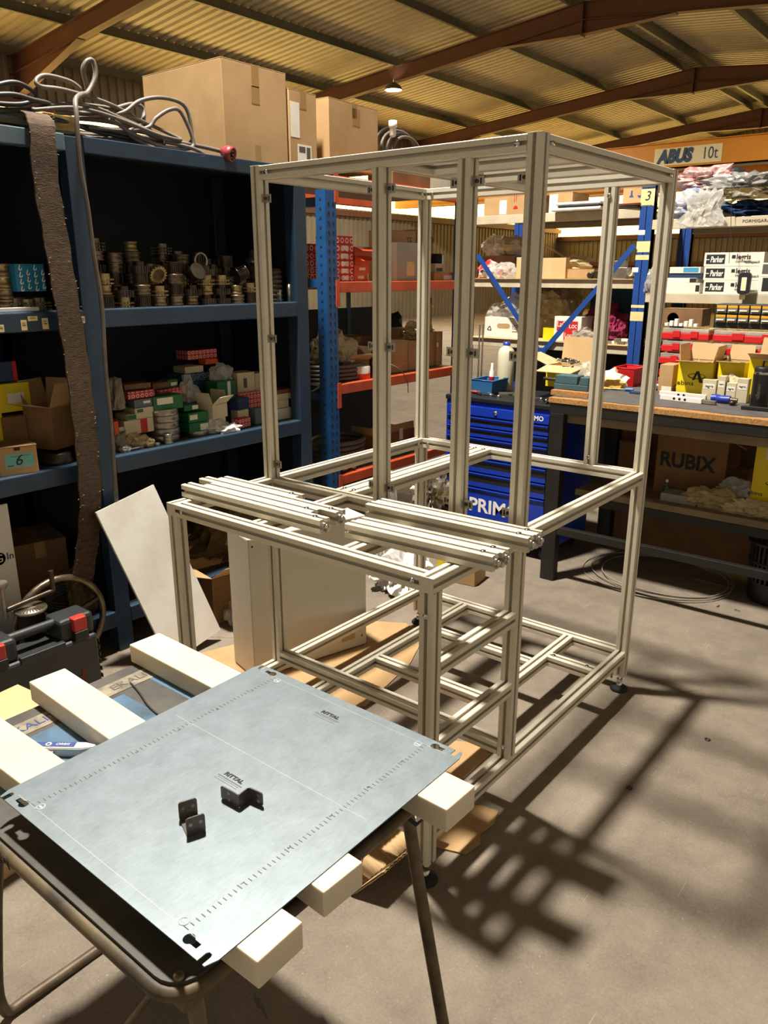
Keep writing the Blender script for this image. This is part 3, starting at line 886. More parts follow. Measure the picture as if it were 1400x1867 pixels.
for sx in (1, -1):
    for sy in (1, -1):
        MB().lathe([(0.0065, .002), (0.0085, .002), (0.0085, .0026), (0.0065, .0026)], 18, cap=False).box(-.005, .005, -.0015, .0015, .002, .0024).build('stamp', 'scribe', pl, (sx * (hw - .094), sy * (hl - .032), 0))
for y in (-hl + .024, hl - .024, 0.05):
    MB().box(-hw + .03, hw - .03, y - .00025, y + .00025, .002, .0021).build('scribed_line', 'scribe', pl)

# two small bent brackets on the plate
br = thing('u_bracket', 'small bent steel bracket standing upright like a U on the plate', 'bracket', (1.229, -1.317, PZ + .0024), math.radians(-22))
def plate_hole(x0, x1, z0, z1, th, M, holes, name, parent, r=.0036):
    MB().prism([(x, z) for x, z in rrect(x0, x1, z0, z1, .005, 4)], -th / 2, th / 2, M).build(name, 'bracket_steel', parent)
    for hx, hz in holes:
        MB().lathe([(0, th / 2 + .0003), (r, th / 2 + .0003)], 14, M @ Matrix.Translation((hx, hz, 0))).lathe([(0, -th / 2 - .0003), (r, -th / 2 - .0003)], 14, M @ Matrix.Translation((hx, hz, 0))).build('hole', 'alu_cut', parent)
UP = Matrix.Rotation(PI / 2, 4, 'X')
SIDE = Matrix.Rotation(PI / 2, 4, 'Z') @ UP
plate_hole(-.0165, .0165, 0, .036, .0025, Matrix.Translation((.024, 0, 0)) @ SIDE, ((-.009, .022), (.009, .022)), 'flange', br)
plate_hole(-.0165, .0165, 0, .036, .0025, Matrix.Translation((-.024, 0, 0)) @ SIDE, ((-.009, .022), (.009, .022)), 'flange', br)
MB().box(-.024, .024, -.0165, .0165, 0, .0025).build('web', 'bracket_steel', br)
bz = thing('z_bracket', 'small bent steel bracket lying in a Z on the plate', 'bracket', (1.213, -1.237, PZ + .0024))
zz = [(0, 0), (.045, .002), (.043, .028), (.074, .032)]
for i in range(3):
    a, c = Vector(zz[i]), Vector(zz[i + 1])
    d = c - a
    M = Matrix.Translation((a.x, a.y, 0)) @ Matrix.Rotation(math.atan2(d.y, d.x), 4, 'Z') @ UP
    hs = ((d.length * .45, .008), (d.length * .45, .021)) if i == 0 else (((d.length * .75, .008), (d.length * .75, .021)) if i == 2 else ())
    plate_hole(-.001, d.length + .001, 0, .029, .0025, M, hs, 'flange' if i != 1 else 'web', bz)

# utility knife on the table
k0 = (0.768, -1.311, 0.775)
kn = thing('utility_knife', 'silver and blue utility knife between two white bars', 'knife', (k0[0], k0[1], TZ + .0014), math.radians(38))
prof_ = [(-.075, -.008), (-.068, -.013), (.05, -.015), (.078, -.008), (.08, .002), (.055, .012), (-.06, .012), (-.075, .006)]
MB().prism(prof_, 0, .018).build('handle', 'knife_grey', kn)
MB().prism([(x * .97, y * .8) for x, y in prof_], .018, .0195).build('grip_plate', 'white_plastic', kn)
MB().box(-.066, .035, -.0075, .0085, .0195, .0205).build('blue_grip', 'ink_blue', kn)
text('lettering', 'ORBIS', .011, (.008, .0005, .0207), '+z', 'white_paint', kn, depth=.0002, shear=.2)
MB().lathe([(.0035, .0205), (.0065, .0205), (.0065, .0209), (.0035, .0209)], 16, cap=False).build('emblem', 'white_paint', kn, (-.022, .0005, 0))
MB().box(-.02, -.006, -.019, -.014, .004, .014, ch=.001).build('slider', 'knife_grey', kn)

# ---------------------------------------------------------------- blue steel rack on the left
RX, RB = -0.90, -1.62
rk = thing('steel_rack', 'heavy blue steel shelving with dark back panels on the left', 'shelving', (RX, 0, 0))
def post_rack(y0, y1, m='rack_blue'):
    MB().box(-0.07, 0.0, y0, y1, 0, 2.262, ch=.003).box(RB - RX, RB - RX + .07, y0, y1, 0, 2.262, ch=.003).build('post', m, rk)
for y0, y1 in ((-0.158, -0.078), (1.112, 1.2), (-1.56, -1.48)):
    MB().box(-0.075, 0.0, y0, y1, 0, 2.262, ch=.003).build('post', 'rack_blue', rk)
    MB().box(RB - RX, RB - RX + .07, y0, y1, 0, 2.262, ch=.003).build('post', 'rack_blue', rk)
for y0, y1 in ((-0.158, -0.155), (1.19, 1.2)):
    MB().box(RB - RX + .01, -0.06, y0, y1, 0.1, 2.268).build('side_panel', 'rack_navy', rk)
for ya, yb in ((-0.078, 1.112), (-1.48, -0.158)):
    for z in (1.592, 0.945, 0.21):
        MB().box(-0.045, 0.004, ya, yb, z - 0.078, z, ch=.006).build('beam', 'rack_blue', rk)
        MB().box(RB - RX + .01, -0.045, ya, yb, z - 0.02, z).build('shelf_plate', 'rack_shelf', rk)
    MB().box(-0.045, 0.004, ya, yb, 2.205, 2.268, ch=.004).build('beam', 'rack_worn' if ya < -1 else 'rack_blue', rk)
    MB().box(RB - RX + .01, -0.045, ya - .08, yb + .088, 2.264, 2.268).build('top_plate', 'rack_shelf', rk)
    MB().box(RB - RX, RB - RX + .01, ya - .1, yb + .1, 0.05, 2.268).build('back_panel', 'rack_navy', rk)
for i, q in enumerate(((-0.894, -0.422, 1.542), (-0.894, -0.383, 1.566), (-0.894, -0.333, 1.544), (-0.894, -0.515, 1.534), (-0.894, -0.164, 1.552))):
    dy, dz = ((.012, .02), (.02, .009), (.013, .022), (.012, .014), (.008, .014))[i]
    MB().box(0.0045, 0.0055, q[1] - dy, q[1] + dy, q[2] - dz, q[2] + dz).build('price_tag', 'paper_cream', rk)
    MB().box(0.0055, 0.0058, q[1] - dy * .6, q[1] + dy * .6, q[2] - dz * .1, q[2] + dz * .1).box(0.0055, 0.0058, q[1] - dy * .6, q[1] + dy * .5, q[2] + dz * .35, q[2] + dz * .5).build('tag_print', 'ink_grey', rk)

# gears and sprockets on the middle shelf
def gear_mb(mb, r, z0, z1, n, tooth=0.12):
    poly = []
    for k in range(n):
        for f, rr in ((0.0, 1 - tooth), (0.28, 1 - tooth), (0.4, 1), (0.85, 1)):
            a = 2 * PI * (k + f) / n
            poly.append((rr * r * math.cos(a), rr * r * math.sin(a)))
    return mb.prism(poly, z0, z1)
GM = {}
g = MB(); gear_mb(g, .046, 0, .028, 22); g.lathe([(.024, .028), (.024, .046)], 16); GM['spur_gear'] = (g.mesh('spur_gear'), 'steel_dark', .046)
g = MB(); gear_mb(g, .043, 0, .007, 18, .16); gear_mb(g, .043, .016, .023, 18, .16); g.lathe([(.029, 0), (.029, .045)], 18); GM['twin_sprocket'] = (g.mesh('twin_sprocket'), 'steel_warm', .045)
g = MB(); gear_mb(g, .05, 0, .006, 20, .15); gear_mb(g, .05, .013, .019, 20, .15); gear_mb(g, .05, .026, .032, 20, .15); g.lathe([(.03, 0), (.03, .05)], 18); GM['triple_sprocket'] = (g.mesh('triple_sprocket'), 'steel_mid', .05)
GM['bushing'] = (MB().lathe([(.018, 0), (.034, 0), (.034, .012), (.030, .014), (.030, .034), (.034, .036), (.034, .046), (.018, .046), (.018, 0)], 20, cap=False).mesh('bushing'), 'steel_warm', .046)
g = MB(); gear_mb(g, .074, 0, .022, 34, .08); g.lathe([(.032, .022), (.032, .034)], 18); GM['flat_gear'] = (g.mesh('flat_gear'), 'steel_dark', .034)
g = MB(); gear_mb(g, .036, .004, .05, 26, .1); g.lathe([(.04, 0), (.04, .004)], 20); g.lathe([(.04, .05), (.04, .054)], 20); GM['belt_pulley'] = (g.mesh('belt_pulley'), 'steel_dark', .054)
GM['grooved_pulley'] = (MB().lathe([(.04, 0), (.042, .004), (.034, .011), (.042, .018), (.042, .021), (.034, .028), (.042, .035), (.042, .042), (.02, .042)], 22).mesh('grooved_pulley'), 'steel_mid', .042)
GCOUNT = {}
def put_gear(kind, x, y, z, lab, rot=None):
    me_, mm, hh = GM[kind]
    o = obj(kind, me_, mm, None, (x, y, z))
    o.rotation_euler = rot or (0, 0, RND.uniform(0, 6))
    tag(o, lab, 'gear', 'machine gears on the middle shelf')
    return hh
kinds = ['spur_gear', 'twin_sprocket', 'triple_sprocket', 'bushing', 'flat_gear', 'belt_pulley', 'grooved_pulley']
LBL = {'spur_gear': 'small dark spur gear in the gear heap on the middle shelf', 'twin_sprocket': 'brassy twin sprocket in the gear heap on the middle shelf',
       'triple_sprocket': 'steel triple sprocket in the gear heap on the middle shelf', 'bushing': 'short turned bushing in the gear heap on the middle shelf',
       'flat_gear': 'wide flat dark gear in the gear heap on the middle shelf', 'belt_pulley': 'dark toothed belt pulley in the gear heap on the middle shelf',
       'grooved_pulley': 'grooved steel pulley in the gear heap on the middle shelf'}
G0 = random.Random(11)
# columns: y, max height above the shelf
for row, (x, y_0, n_, hs) in enumerate(((-0.968, -0.005, 10, (.15, .09, .19, .10, .20, .11, .16, .13, .10, .12)),
                                        (-1.062, 0.02, 10, (.27, .24, .27, .18, .22, .25, .25, .2, .2, .16)),
                                        (-1.16, -0.02, 10, (.25, .26, .24, .2, .2, .26, .24, .2, .2, .15)),
                                        (-1.26, 0.02, 8, (.2, .22, .2, .2, .2, .2, .18, .15)))):
    for i in range(n_):
        y = y_0 + i * .0935 + G0.uniform(-.004, .004)
        hm = hs[i]
        z = 1.5925
        while z < 1.5925 + hm - .02:
            k = G0.choice([q for q in kinds if q != 'flat_gear'])
            me_, mm, hh = GM[k]
            o = obj(k, me_, mm, None, (x + G0.uniform(-.003, .003), y, z))
            o.rotation_euler = (0, 0, G0.uniform(0, 6))
            tag(o, LBL[k], 'gear', 'machine gears on the middle shelf')
            z += hh + .0005
        if row == 0 and i in (3, 5, 8):
            k = ('twin_sprocket', 'spur_gear', 'belt_pulley')[i % 3]
            o = obj(k, GM[k][0], GM[k][1], None, (x + .01, y, z + .046))
            o.rotation_euler = (0, 1.2, G0.uniform(0, 6))
            tag(o, ('twin sprocket tipped on edge', 'spur gear tipped on edge', 'belt pulley tipped on edge')[i % 3] + ' on the gear heap', 'gear', 'machine gears on the middle shelf')
ringg = MB().tube([(0, .036 * math.cos(2 * PI * k / 28), .036 * math.sin(2 * PI * k / 28)) for k in range(28)], .0065, 8, True)
q = (-1, 0.558, 1.798)
tag(ringg.build('steel_ring', 'steel_bright', None, (q[0], q[1], q[2])), 'thin steel ring standing upright on top of the gear heap', 'ring')
# large pulleys and flanged stacks at the right end of that shelf
def stack(name, label, x, y, z, prof, m, seg=26):
    return tag(MB().lathe(prof, seg).build(name, m, None, (x, y, z)), label, 'pulley')
def ribs(r, hgt, n):
    out = [(0.0, 0)]
    for k in range(n):
        a = k * hgt / n
        out += [(r, a), (r, a + hgt / n * .6), (r * .84, a + hgt / n * .68), (r * .84, a + hgt / n * .95)]
    return out + [(r * .84, hgt), (0, hgt)]
stack('pulley_stack', 'grey stepped pulley stack right of the gear heap', -1.0, 0.935, 1.5925, ribs(.052, .20, 5), 'steel_mid')
stack('pulley_stack', 'dark ribbed pulley column beside the grey stepped pulleys', -0.99, 1.03, 1.5925, ribs(.045, .17, 7), 'steel_dark')
g = MB(); gear_mb(g, .058, 0, .09, 30, .07); g.lathe([(.05, .09), (.05, .12), (.035, .13), (.035, .16)], 22)
tag(g.build('toothed_drum', 'steel_dark', None, (-1.13, 0.985, 1.5925)), 'black toothed drum behind the dark ribbed pulleys', 'pulley')
g = MB(); gear_mb(g, .06, 0, .13, 30, .05); g.lathe([(.064, .13), (.064, .16), (.02, .16)], 22)
tag(g.build('toothed_drum', 'steel_dark', None, (-1.27, 0.96, 1.60)), 'big dark drum at the back right of the middle shelf', 'pulley')
stack('pulley_stack', 'tall pale stack of stepped pulleys beside the right rack post', -1.19, 1.08, 1.5925, [(0, 0), (.06, 0), (.06, .09), (.055, .10), (.055, .16), (.045, .165), (.045, .19), (.05, .195), (.05, .22), (.03, .225), (.03, .27), (0, .27)], 'steel_bright')
for i, (a, b_) in enumerate((((-0.95, 0.789, 1.589), 0.05),)):
    pass
q = (1.013, 1.115, 1.598, 1.678)
stack('steel_roller', 'small pale steel roller beyond the frame post on the middle shelf', -0.96, q[0] + .02, 1.5925, [(0, 0), (.016, 0), (.016, .06), (.012, .065), (0, .065)], 'steel_bright')
stack('steel_roller', 'short pale steel roller at the right end of the middle shelf', -0.96, q[1] - .002, 1.5925, [(0, 0), (.013, 0), (.013, .09), (0, .09)], 'steel_bright')

# left bay, middle shelf: patterned pack on sprocket shafts, plastic rack bar
r0 = (-0.402, -0.281, 1.669, 1.775)
pk_ = thing('printed_pack', 'blue pack printed with white hooked marks above the sprockets', 'box', (-1.09, (r0[0] + r0[1]) / 2, r0[2]))
w2 = (r0[1] - r0[0]) / 2; hh = r0[3] - r0[2]
MB().box(-.14, .14, -w2, w2, 0, hh, ch=.001).build('body', mat('pack_blue', '#1677a0', 0.4, 0, '#13678c', 6, 0.4), pk_)
hook = [(0, .018), (.004, .018), (.004, .004), (.0075, .001), (.011, .004), (.011, .009), (.014, .009), (.0145, .003), (.009, -.003), (.004, -.003), (0, .001)]
mb = MB()
for i in range(4):
    for j in range(4):
        yy = -w2 + .014 + i * (2 * w2 - .02) / 3.3; zz_ = .006 + j * (hh - .01) / 3.6 + (i % 2) * .008
        if zz_ + .018 > hh: continue
        R = Matrix.Translation((.1402, yy, zz_)) @ Matrix(((0, 0, 1, 0), (1, 0, 0, 0), (0, 1, 0, 0), (0, 0, 0, 1))) @ Matrix.Rotation(-.35, 4, 'Z')
        mb.prism(hook, 0, .0004, R)
        R2 = Matrix.Translation((-.12 + i * .065, -w2 - .0006, zz_)) @ UP @ Matrix.Rotation(-.35, 4, 'Z')
        mb.prism(hook, -.0004, 0.0002, R2)
mb.build('hook_marks', 'white_paint', pk_)
zz_ = 1.5925
for i, (dy, dx) in enumerate(((.03, 0), (.075, 0), (.12, 0), (.05, -.1), (.10, -.1))):
    z = zz_
    kk = ['triple_sprocket', 'twin_sprocket', 'triple_sprocket', 'twin_sprocket', 'triple_sprocket'][i]
    # rows under the pack
    put_gear(kk, -1.0 + dx - .02, r0[0] - .02 + dy * 1.15, z, 'sprocket under the blue printed pack in the left bay')
for i in range(4):
    put_gear('bushing', -1.02, (-1, -0.422, 1.777)[1] - .0, r0[2] + .045 * i + .0 if False else 1.5925 + .046 * i, 'turned bushing in the column left of the blue printed pack')
tag(MB().box(-.95, -.93, r0[0] - .16, r0[0] + .07, 1.5925, 1.609, ch=.002).build('toothed_bar', 'white_plastic'), 'pale toothed plastic bar at the front of the left bay shelf', 'bar')

# lower shelf of the right bay: bearing packs and bearings. rectangles are the front faces (y0, y1, z0, z1)
SZ = 0.9455
def lowbox(label, rect, k, depth, m, rz=0.0, lab=None, lm='paper', zbase=None, name='bearing_box'):
    y0, y1, z0, z1 = rect
    return pbox(name, label, (y0, y1, z0, z1), k, depth, m, '+x', rz, lab, lm, group='packs on the lower blue shelf')
lowbox('red ringed pack lying across the left pile on the lower shelf', (0.085, 0.23, 1.173, 1.207), -1.0, .12, 'red_rings_small')
lowbox('long red ringed pack behind the green carton on the lower shelf', (0.303, 0.483, 1.151, 1.184), -1.08, .07, 'red_rings_small', math.radians(4))
lowbox('brown pack on top of the left pile on the lower shelf', (0.088, 0.226, 1.215, 1.24), -1.02, .08, 'brown_box', math.radians(-5))
lowbox('dark brown pack beside the brown one on the left pile', (0.285, 0.391, 1.19, 1.218), -1.1, .07, 'brown_box', math.radians(6))
lowbox('small green pack on top at the middle of the lower shelf', (0.39, 0.455, 1.187, 1.224), -1.12, .07, 'green_box', math.radians(5), (.3, .95, .15, .6))
lowbox('slate blue pack in the left pile on the lower shelf', (0.106, 0.216, 1.131, 1.17), -0.99, .1, 'slate_box', 0, (.45, .8, .45, .75), 'white_paint')
lowbox('cream pack under the slate blue one on the lower shelf', (0.103, 0.213, 1.105, 1.13), -0.985, .1, 'cream_box', 0, (.1, .4, .2, .8), 'green_box')
lowbox('green and cream pack low in the left pile on the lower shelf', (0.061, 0.202, 1.079, 1.105), -0.99, .1, 'cream_box', 0, (.0, .35, .1, .9), 'green_box')
lowbox('cream pack with red and blue bands at the bottom of the left pile', (0.045, 0.206, 1.009, 1.077), -0.995, .1, 'cream_box', 0, (.55, .78, .02, .98), 'ink_red')
lowbox('navy pack hidden behind the tall bearing stack', (0.257, 0.35, 0.98, 1.126), -1.12, .08, 'navy_box')
lowbox('white pack behind the left pile under the brown packs', (0.131, 0.25, 0.997, 1.153), -1.12, .1, 'white_box')
lowbox('large green carton with white label tilted over the bearing stack', (0.209, 0.371, 1.105, 1.172), -0.975, .12, 'green_box', math.radians(-4), (.12, .66, .42, .88))
lowbox('grey pack under the large green carton', (0.209, 0.304, 1.095, 1.111), -0.985, .1, 'white_box')
lowbox('small green and white pack right of the large green carton', (0.395, 0.485, 1.077, 1.105), -1.0, .07, 'green_box', 0, (.55, .95, .15, .85))
lowbox('green pack with white label, upper one above the single bearing', (0.402, 0.524, 1.018, 1.067), -0.98, .09, 'green_box', 0, (.06, .45, .3, .8))
lowbox('green pack with white label, lower one above the single bearing', (0.402, 0.527, 0.968, 1.015), -0.98, .09, 'green_box', 0, (.55, .97, .1, .8))
lowbox('dark navy wavy pack at the back middle of the lower shelf', (0.542, 0.725, 1.188, 1.23), -1.2, .12, 'navy_wave')
lowbox('cream pack on the navy wavy pack at the back', (0.567, 0.688, 1.233, 1.267), -1.2, .1, 'cream_box')
lowbox('red ringed pack on the very top of the back pile', (0.621, 0.818, 1.296, 1.345), -1.24, .1, 'red_rings_small')
lowbox('small orange pack below the topmost red ringed pack', (0.705, 0.789, 1.269, 1.296), -1.2, .06, 'orange_box')
lowbox('slate pack holding up the back pile of the lower shelf', (0.567, 0.735, 1.02, 1.185), -1.2, .1, 'navy_box')
lowbox('green pack standing behind the torn cream carton', (0.663, 0.805, 1.086, 1.189), -1.08, .08, 'green_box', math.radians(8), (.55, .72, .05, .95))
lowbox('cream carton at the top right of the lower shelf', (0.861, 0.978, 1.108, 1.214), -1.12, .1, 'cream_box', math.radians(-6), (.35, .55, .2, .7), 'ink_grey')
lowbox('second cream carton beside the frame post on the lower shelf', (0.98, 1.069, 1.096, 1.201), -1.12, .1, 'cream_box')
lowbox('red ringed pack stack under the cream cartons', (0.82, 0.985, 1.021, 1.109), -1.08, .1, 'red_rings_small')
lowbox('grey pack under the red ringed packs at the right', (0.804, 0.99, 0.932, 1.021), -1.08, .1, 'slate_box')
lowbox('navy blue pack with white lettering tilted before the red packs', (0.727, 0.829, 1.038, 1.099), -1.0, .06, 'navy_box', math.radians(14))
lowbox('small grey block under the tilted navy pack', (0.74, 0.815, 0.958, 1.036), -1.0, .06, 'cream_box')
lowbox('red ringed pack at the shelf edge beside the white plastic sheet', (0.7, 0.79, 0.95, 1), -0.955, .06, 'red_rings_small', math.radians(10))
lowbox('grey sleeve standing left of the frame post', (0.843, 0.889, 0.948, 1.035), -0.98, .05, 'slate_box')
for i, (u0, v0, u1, v1) in enumerate(((1275,330,1390,358), (1275,360,1385,405), (1275,410,1365,470), (1275,473,1385,553))):
    pass
lowbox('dark pack on top of the stack right of the frame post', (1.03, 1.15, 1.088, 1.111), -1.0, .09, 'brown_box')
lowbox('cream pack second from top right of the frame post', (1.029, 1.143, 1.055, 1.088), -1.0, .09, 'cream_box')
lowbox('cream pack third from top right of the frame post', (1.026, 1.12, 1.009, 1.054), -1.0, .09, 'cream_box')
lowbox('pale speckled pack at the bottom right of the frame post', (1.023, 1.138, 0.943, 1.006), -1.0, .09, 'white_box')
lowbox('orange pack at the left end of the lower shelf', (-0.021, 0.003, 1.02, 1.088), -0.975, .05, 'orange_box')
lowbox('small white pack beside the orange one on the lower shelf', (0.02, 0.055, 1.029, 1.052), -1.0, .05, 'white_box')
lowbox('dark tin lying at the front left of the lower shelf', (0.025, 0.084, 0.931, 0.959), -0.945, .05, 'navy_box', 0, (.0, .95, .8, .98))
# bearings
def bearing(label, x, y, z, r, hgt):
    t = thing('ball_bearing', label, 'bearing', (x, y, z), 0, 'bearings on the lower shelf')
    MB().lathe([(r * .8, 0), (r * .98, 0), (r, .002), (r, hgt - .002), (r * .98, hgt), (r * .8, hgt), (r * .8, 0)], 36, cap=False).build('outer_ring', 'steel_bright', t)
    MB().lathe([(r * .55, 0), (r * .7, 0), (r * .7, hgt), (r * .55, hgt), (r * .55, 0)], 30, cap=False).build('inner_ring', 'steel_bright', t)
    MB().lathe([(r * .7, .003), (r * .8, .003), (r * .8, hgt - .003), (r * .7, hgt - .003)], 24, cap=False).build('seal', 'ink', t)
b0 = (-0.98, 0.287, 0.959)
for k in range(5):
    bearing(('lowest', 'second lowest', 'middle', 'second highest', 'highest')[k] + ' of the five large bearings stacked on the lower shelf', -1.04, b0[1] + .004 * (k % 2), SZ + .0325 * k, 0.079, 0.032)
b0 = (-0.98, 0.477, 0.956)
bearing('single flat bearing under the two small green packs', -1.02, b0[1], SZ, 0.056, 0.026)
b0 = (-0.95, 0.245, 0.963)
for k in range(3):
    bearing(('lowest', 'middle', 'highest')[k] + ' of the three tiny bearings before the large stack', -0.945, b0[1], SZ + .0165 * k, 0.022, 0.016)
# torn cream carton, bags and wrapped parts
q = (-1, 0.582, 1.119)
open_carton('torn_carton', 'torn open cream carton spilling bags on the lower shelf', (-1.02, q[1] + .005, SZ + .075), (.1, .12, .07), math.radians(12), 'cream_box', flaps=(70, 40, 95, None), fl=.7)
pbox('bearing_box', 'white pack holding up the torn cream carton', (q[1] - .05, q[1] + .06, SZ, SZ + .073), -0.985, .09, 'white_box', group='packs on the lower blue shelf')
bag('plastic_bag', 'dull clear bag draped over the top of the back pile', 'bag', (-1.16, (-1.16, 0.775, 1.203)[1], (-1.16, 0.772, 1.153)[2]), (.12, .17, .13), 'bag_clear', 3)
bag('plastic_bag', 'clear bag bulging behind the long red ringed pack', 'bag', (-1.1, (-1.1, 0.502, 1.153)[1], (-1.1, 0.498, 1.105)[2]), (.1, .13, .14), 'bag_clear', 4)
bag('plastic_bag', 'crumpled clear bag under the torn carton', 'bag', (-0.98, (-0.98, 0.59, 0.981)[1], SZ), (.08, .16, .075), 'bag_clear', 5)
bag('plastic_sheet', 'white plastic sheet hanging over the lower shelf edge', 'plastic sheet', (-0.945, (-0.945, 0.632, 0.979)[1], SZ), (.07, .17, .045), 'bag_white', 6, amp=.4)
bag('plastic_bag', 'grey crumpled bag at the far left of the lower shelf', 'bag', (-1.0, (-1, 0.021, 1.186)[1], (-1, 0.015, 1.137)[2]), (.08, .09, .15), 'cloth_grey', 8)
bag('plastic_bag', 'limp grey bag below the crumpled one at the far left', 'bag', (-1.0, (-1, 0.016, 1.087)[1], SZ), (.08, .09, .10), 'cloth_grey', 9)
bag('wrapped_part', 'amber wrapped part at the front of the lower shelf', 'part', (-0.965, (-0.965, 0.149, 0.957)[1], SZ), (.06, .06, .05), 'bag_amber', 10, amp=.15)
bag('wrapped_part', 'amber foil bag with a folded corner on the lower shelf', 'part', (-0.985, (-0.985, 0.1, 0.994)[1], SZ), (.08, .13, .075), 'bag_amber', 11, amp=.35)
bag('wrapped_part', 'red and silver wrapped part at the shelf corner', 'part', (-0.955, (-0.955, 0.014, 0.949)[1], SZ), (.05, .06, .03), 'bag_clear', 12)
bearing('tiny bearing lying by the amber wrapped part', -0.955, (-0.955, 0.186, 0.949)[1], SZ, 0.016, 0.014)

# left bay lower shelf
q = (-0.92, -0.458, 0.895)
c = thing('label_carton', 'small brown carton with a teal label and handwritten six', 'box', (-0.99, (-0.92, -0.491, 0.968)[1], SZ), math.radians(-14))
MB().box(-.075, .075, -.075, .075, 0, .115, ch=.002).build('body', 'carton', c)
MB().box(-.078, .08, -.078, .078, .115, .118).build('lid', 'carton_dark', c)
lb_ = MB().box(.075, .0757, -.05, .06, .03, .088).build('label', 'teal_label', c)
text('handwriting', '6', .062, (.0762, .0, .058), '+x', 'ink', c, shear=.25)
MB().box(.0757, .0759, -.045, -.02, .036, .042).box(.0757, .0759, -.03, .05, .076, .078).build('print', 'ink_grey', c)
MB().box(.0752, .0756, -.012, .012, .1, .113).build('finger_hole', 'ink', c)
q = (-1, -0.25, 1.043)
open_carton('open_carton', 'open brown carton with raised flaps on the left bay shelf', (-1.07, (-1, -0.269, 1.046)[1], SZ + .06), (.15, .15, .18), math.radians(20), 'carton_dark', 'carton', flaps=(15, 70, 85, 80), fl=.75)
tag(MB().lathe([(.055, 0), (.07, 0), (.07, .018), (.065, .022), (.065, .045), (.05, .05), (.03, .05)], 28).build('toothed_hub', 'steel_dark', None, (-1.0, (-1, -0.3, 0.919)[1], SZ)), 'round steel hub under the open carton in the left bay', 'hub')
pbox('green_tin', 'dark green tin behind the belt on the left bay shelf', (-0.185, -0.151, 0.879, 0.93), -1.1, .1, 'green_box')
pbox('yellow_case', 'yellow printed case at the left edge of the left bay shelf', (-0.504, -0.321, 1.17, 1.29), -1.12, .1, 'yellow_print', lab=(.45, .85, .3, .65), lm='white_paint')
pbox('yellow_case', 'lower yellow case at the left picture edge', (-0.523, -0.455, 1.036, 1.174), -1.12, .1, 'yellow_print')
pbox('binder', 'blue and red binder above the yellow case', (-0.487, -0.356, 1.297, 1.38), -1.14, .06, 'navy_box', lab=(.86, 1.0, 0, 1), lm='ink_red')
pbox('dark_carton', 'shadowed dark carton between yellow case and open carton', (-0.463, -0.364, 1.026, 1.153), -1.1, .1, 'carton_dark')

# flat belt and cable hanging down the rack front
pts = [(-0.93, -0.254, 2.333), (-0.85, -0.274, 2.278), (-0.845, -0.286, 2.08), (-0.845, -0.273, 1.88), (-0.84, -0.262, 1.651), (-0.84, -0.248, 1.432), (-0.835, -0.247, 1.204), (-0.835, -0.248, 0.991), (-0.84, -0.258, 0.772), (-0.86, -0.281, 0.595), (-0.88, -0.317, 0.419)]
pts = smooth_path(pts, 5)
vs, fs = [], []
for i, p in enumerate(pts):
    wv = .052 + .003 * math.sin(i * 1.7)
    for dx_, dy_ in ((-.004, -wv), (.004, -wv), (.004, wv), (-.004, wv)):
        vs.append((p.x + dx_, p.y + dy_, p.z))
n = len(pts)
for i in range(n - 1):
    for k in range(4):
        fs.append((i * 4 + k, i * 4 + (k + 1) % 4, i * 4 + 4 + (k + 1) % 4, i * 4 + 4 + k))
fs += [(3, 2, 1, 0), tuple((n - 1) * 4 + k for k in range(4))]
bl = thing('flat_belt', 'worn brown woven belt hanging down the rack front', 'belt', (0, 0, 0))
MB().add(vs, fs).build('webbing', 'belt', bl)
mb = MB()
fr_ = random.Random(3)
for i in range(70):
    p = pts[fr_.randrange(2, n)]
    s = fr_.choice((-1, 1))
    y = p.y + s * fr_.uniform(.03, .054); z = p.z + fr_.uniform(-.04, .04)
    mb.tube([(p.x + .005, y, z), (p.x + .007, y + s * .006, z + fr_.uniform(-.004, .004))], .0007, 4)
fz = mb.build('frayed_threads', 'paper_cream', bl); fz['kind'] = 'stuff'
CB = [(-0.84, -0.128, 2.389), (-0.82, -0.142, 2.317), (-0.818, -0.15, 2.149), (-0.818, -0.136, 1.988), (-0.818, -0.13, 1.8), (-0.818, -0.118, 1.604), (-0.818, -0.131, 1.332), (-0.818, -0.132, 1.071), (-0.82, -0.143, 0.8), (-0.84, -0.143, 0.562)]

# ---------------------------------------------------------------- on top of the rack
TP = 2.2695
c = carton('large_carton', 'largest cardboard box on top of the blue rack', (-1.335, 0.985, TP + .004), (0.63, 0.43, 0.455), 0, 'carton')
MB().box(.315, .3158, -.03, .025, .28, .36).build('tape', 'packing_tape', c)
MB().box(.315, .3158, -.02, .02, 0.0, .09).build('tape', 'packing_tape', c)
c = carton('label_carton', 'cardboard box with shipping labels behind the largest box', (-1.2, 1.315, TP + .004), (0.36, 0.215, 0.39), math.radians(2), 'carton')
MB().box(.18, .1808, -.1, -.03, .16, .33).build('shipping_label', 'paper', c)
lb_ = MB().box(.18, .1808, -.05, .06, .03, .13).build('shipping_label', 'paper', c)
MB().box(.1808, .181, -.04, .01, .09, .12).box(.1808, .181, .02, .05, .06, .12).box(.1808, .181, -.04, .05, .04, .05).build('label_print', 'ink_grey', c)
c = carton('carton', 'tilted cardboard box third along the rack tops', (-1.22, 1.73, 2.312), (0.4, 0.46, 0.355), math.radians(3), 'carton')
MB().box(.2, .2008, -.02, .05, .24, .33).build('tape', 'packing_tape', c)
bag('plastic_wrap', 'grey plastic wrap wedged between two cardboard boxes', 'plastic wrap', (-1.16, 1.462, 2.312), (.12, .07, .16), 'bag_clear', 21)
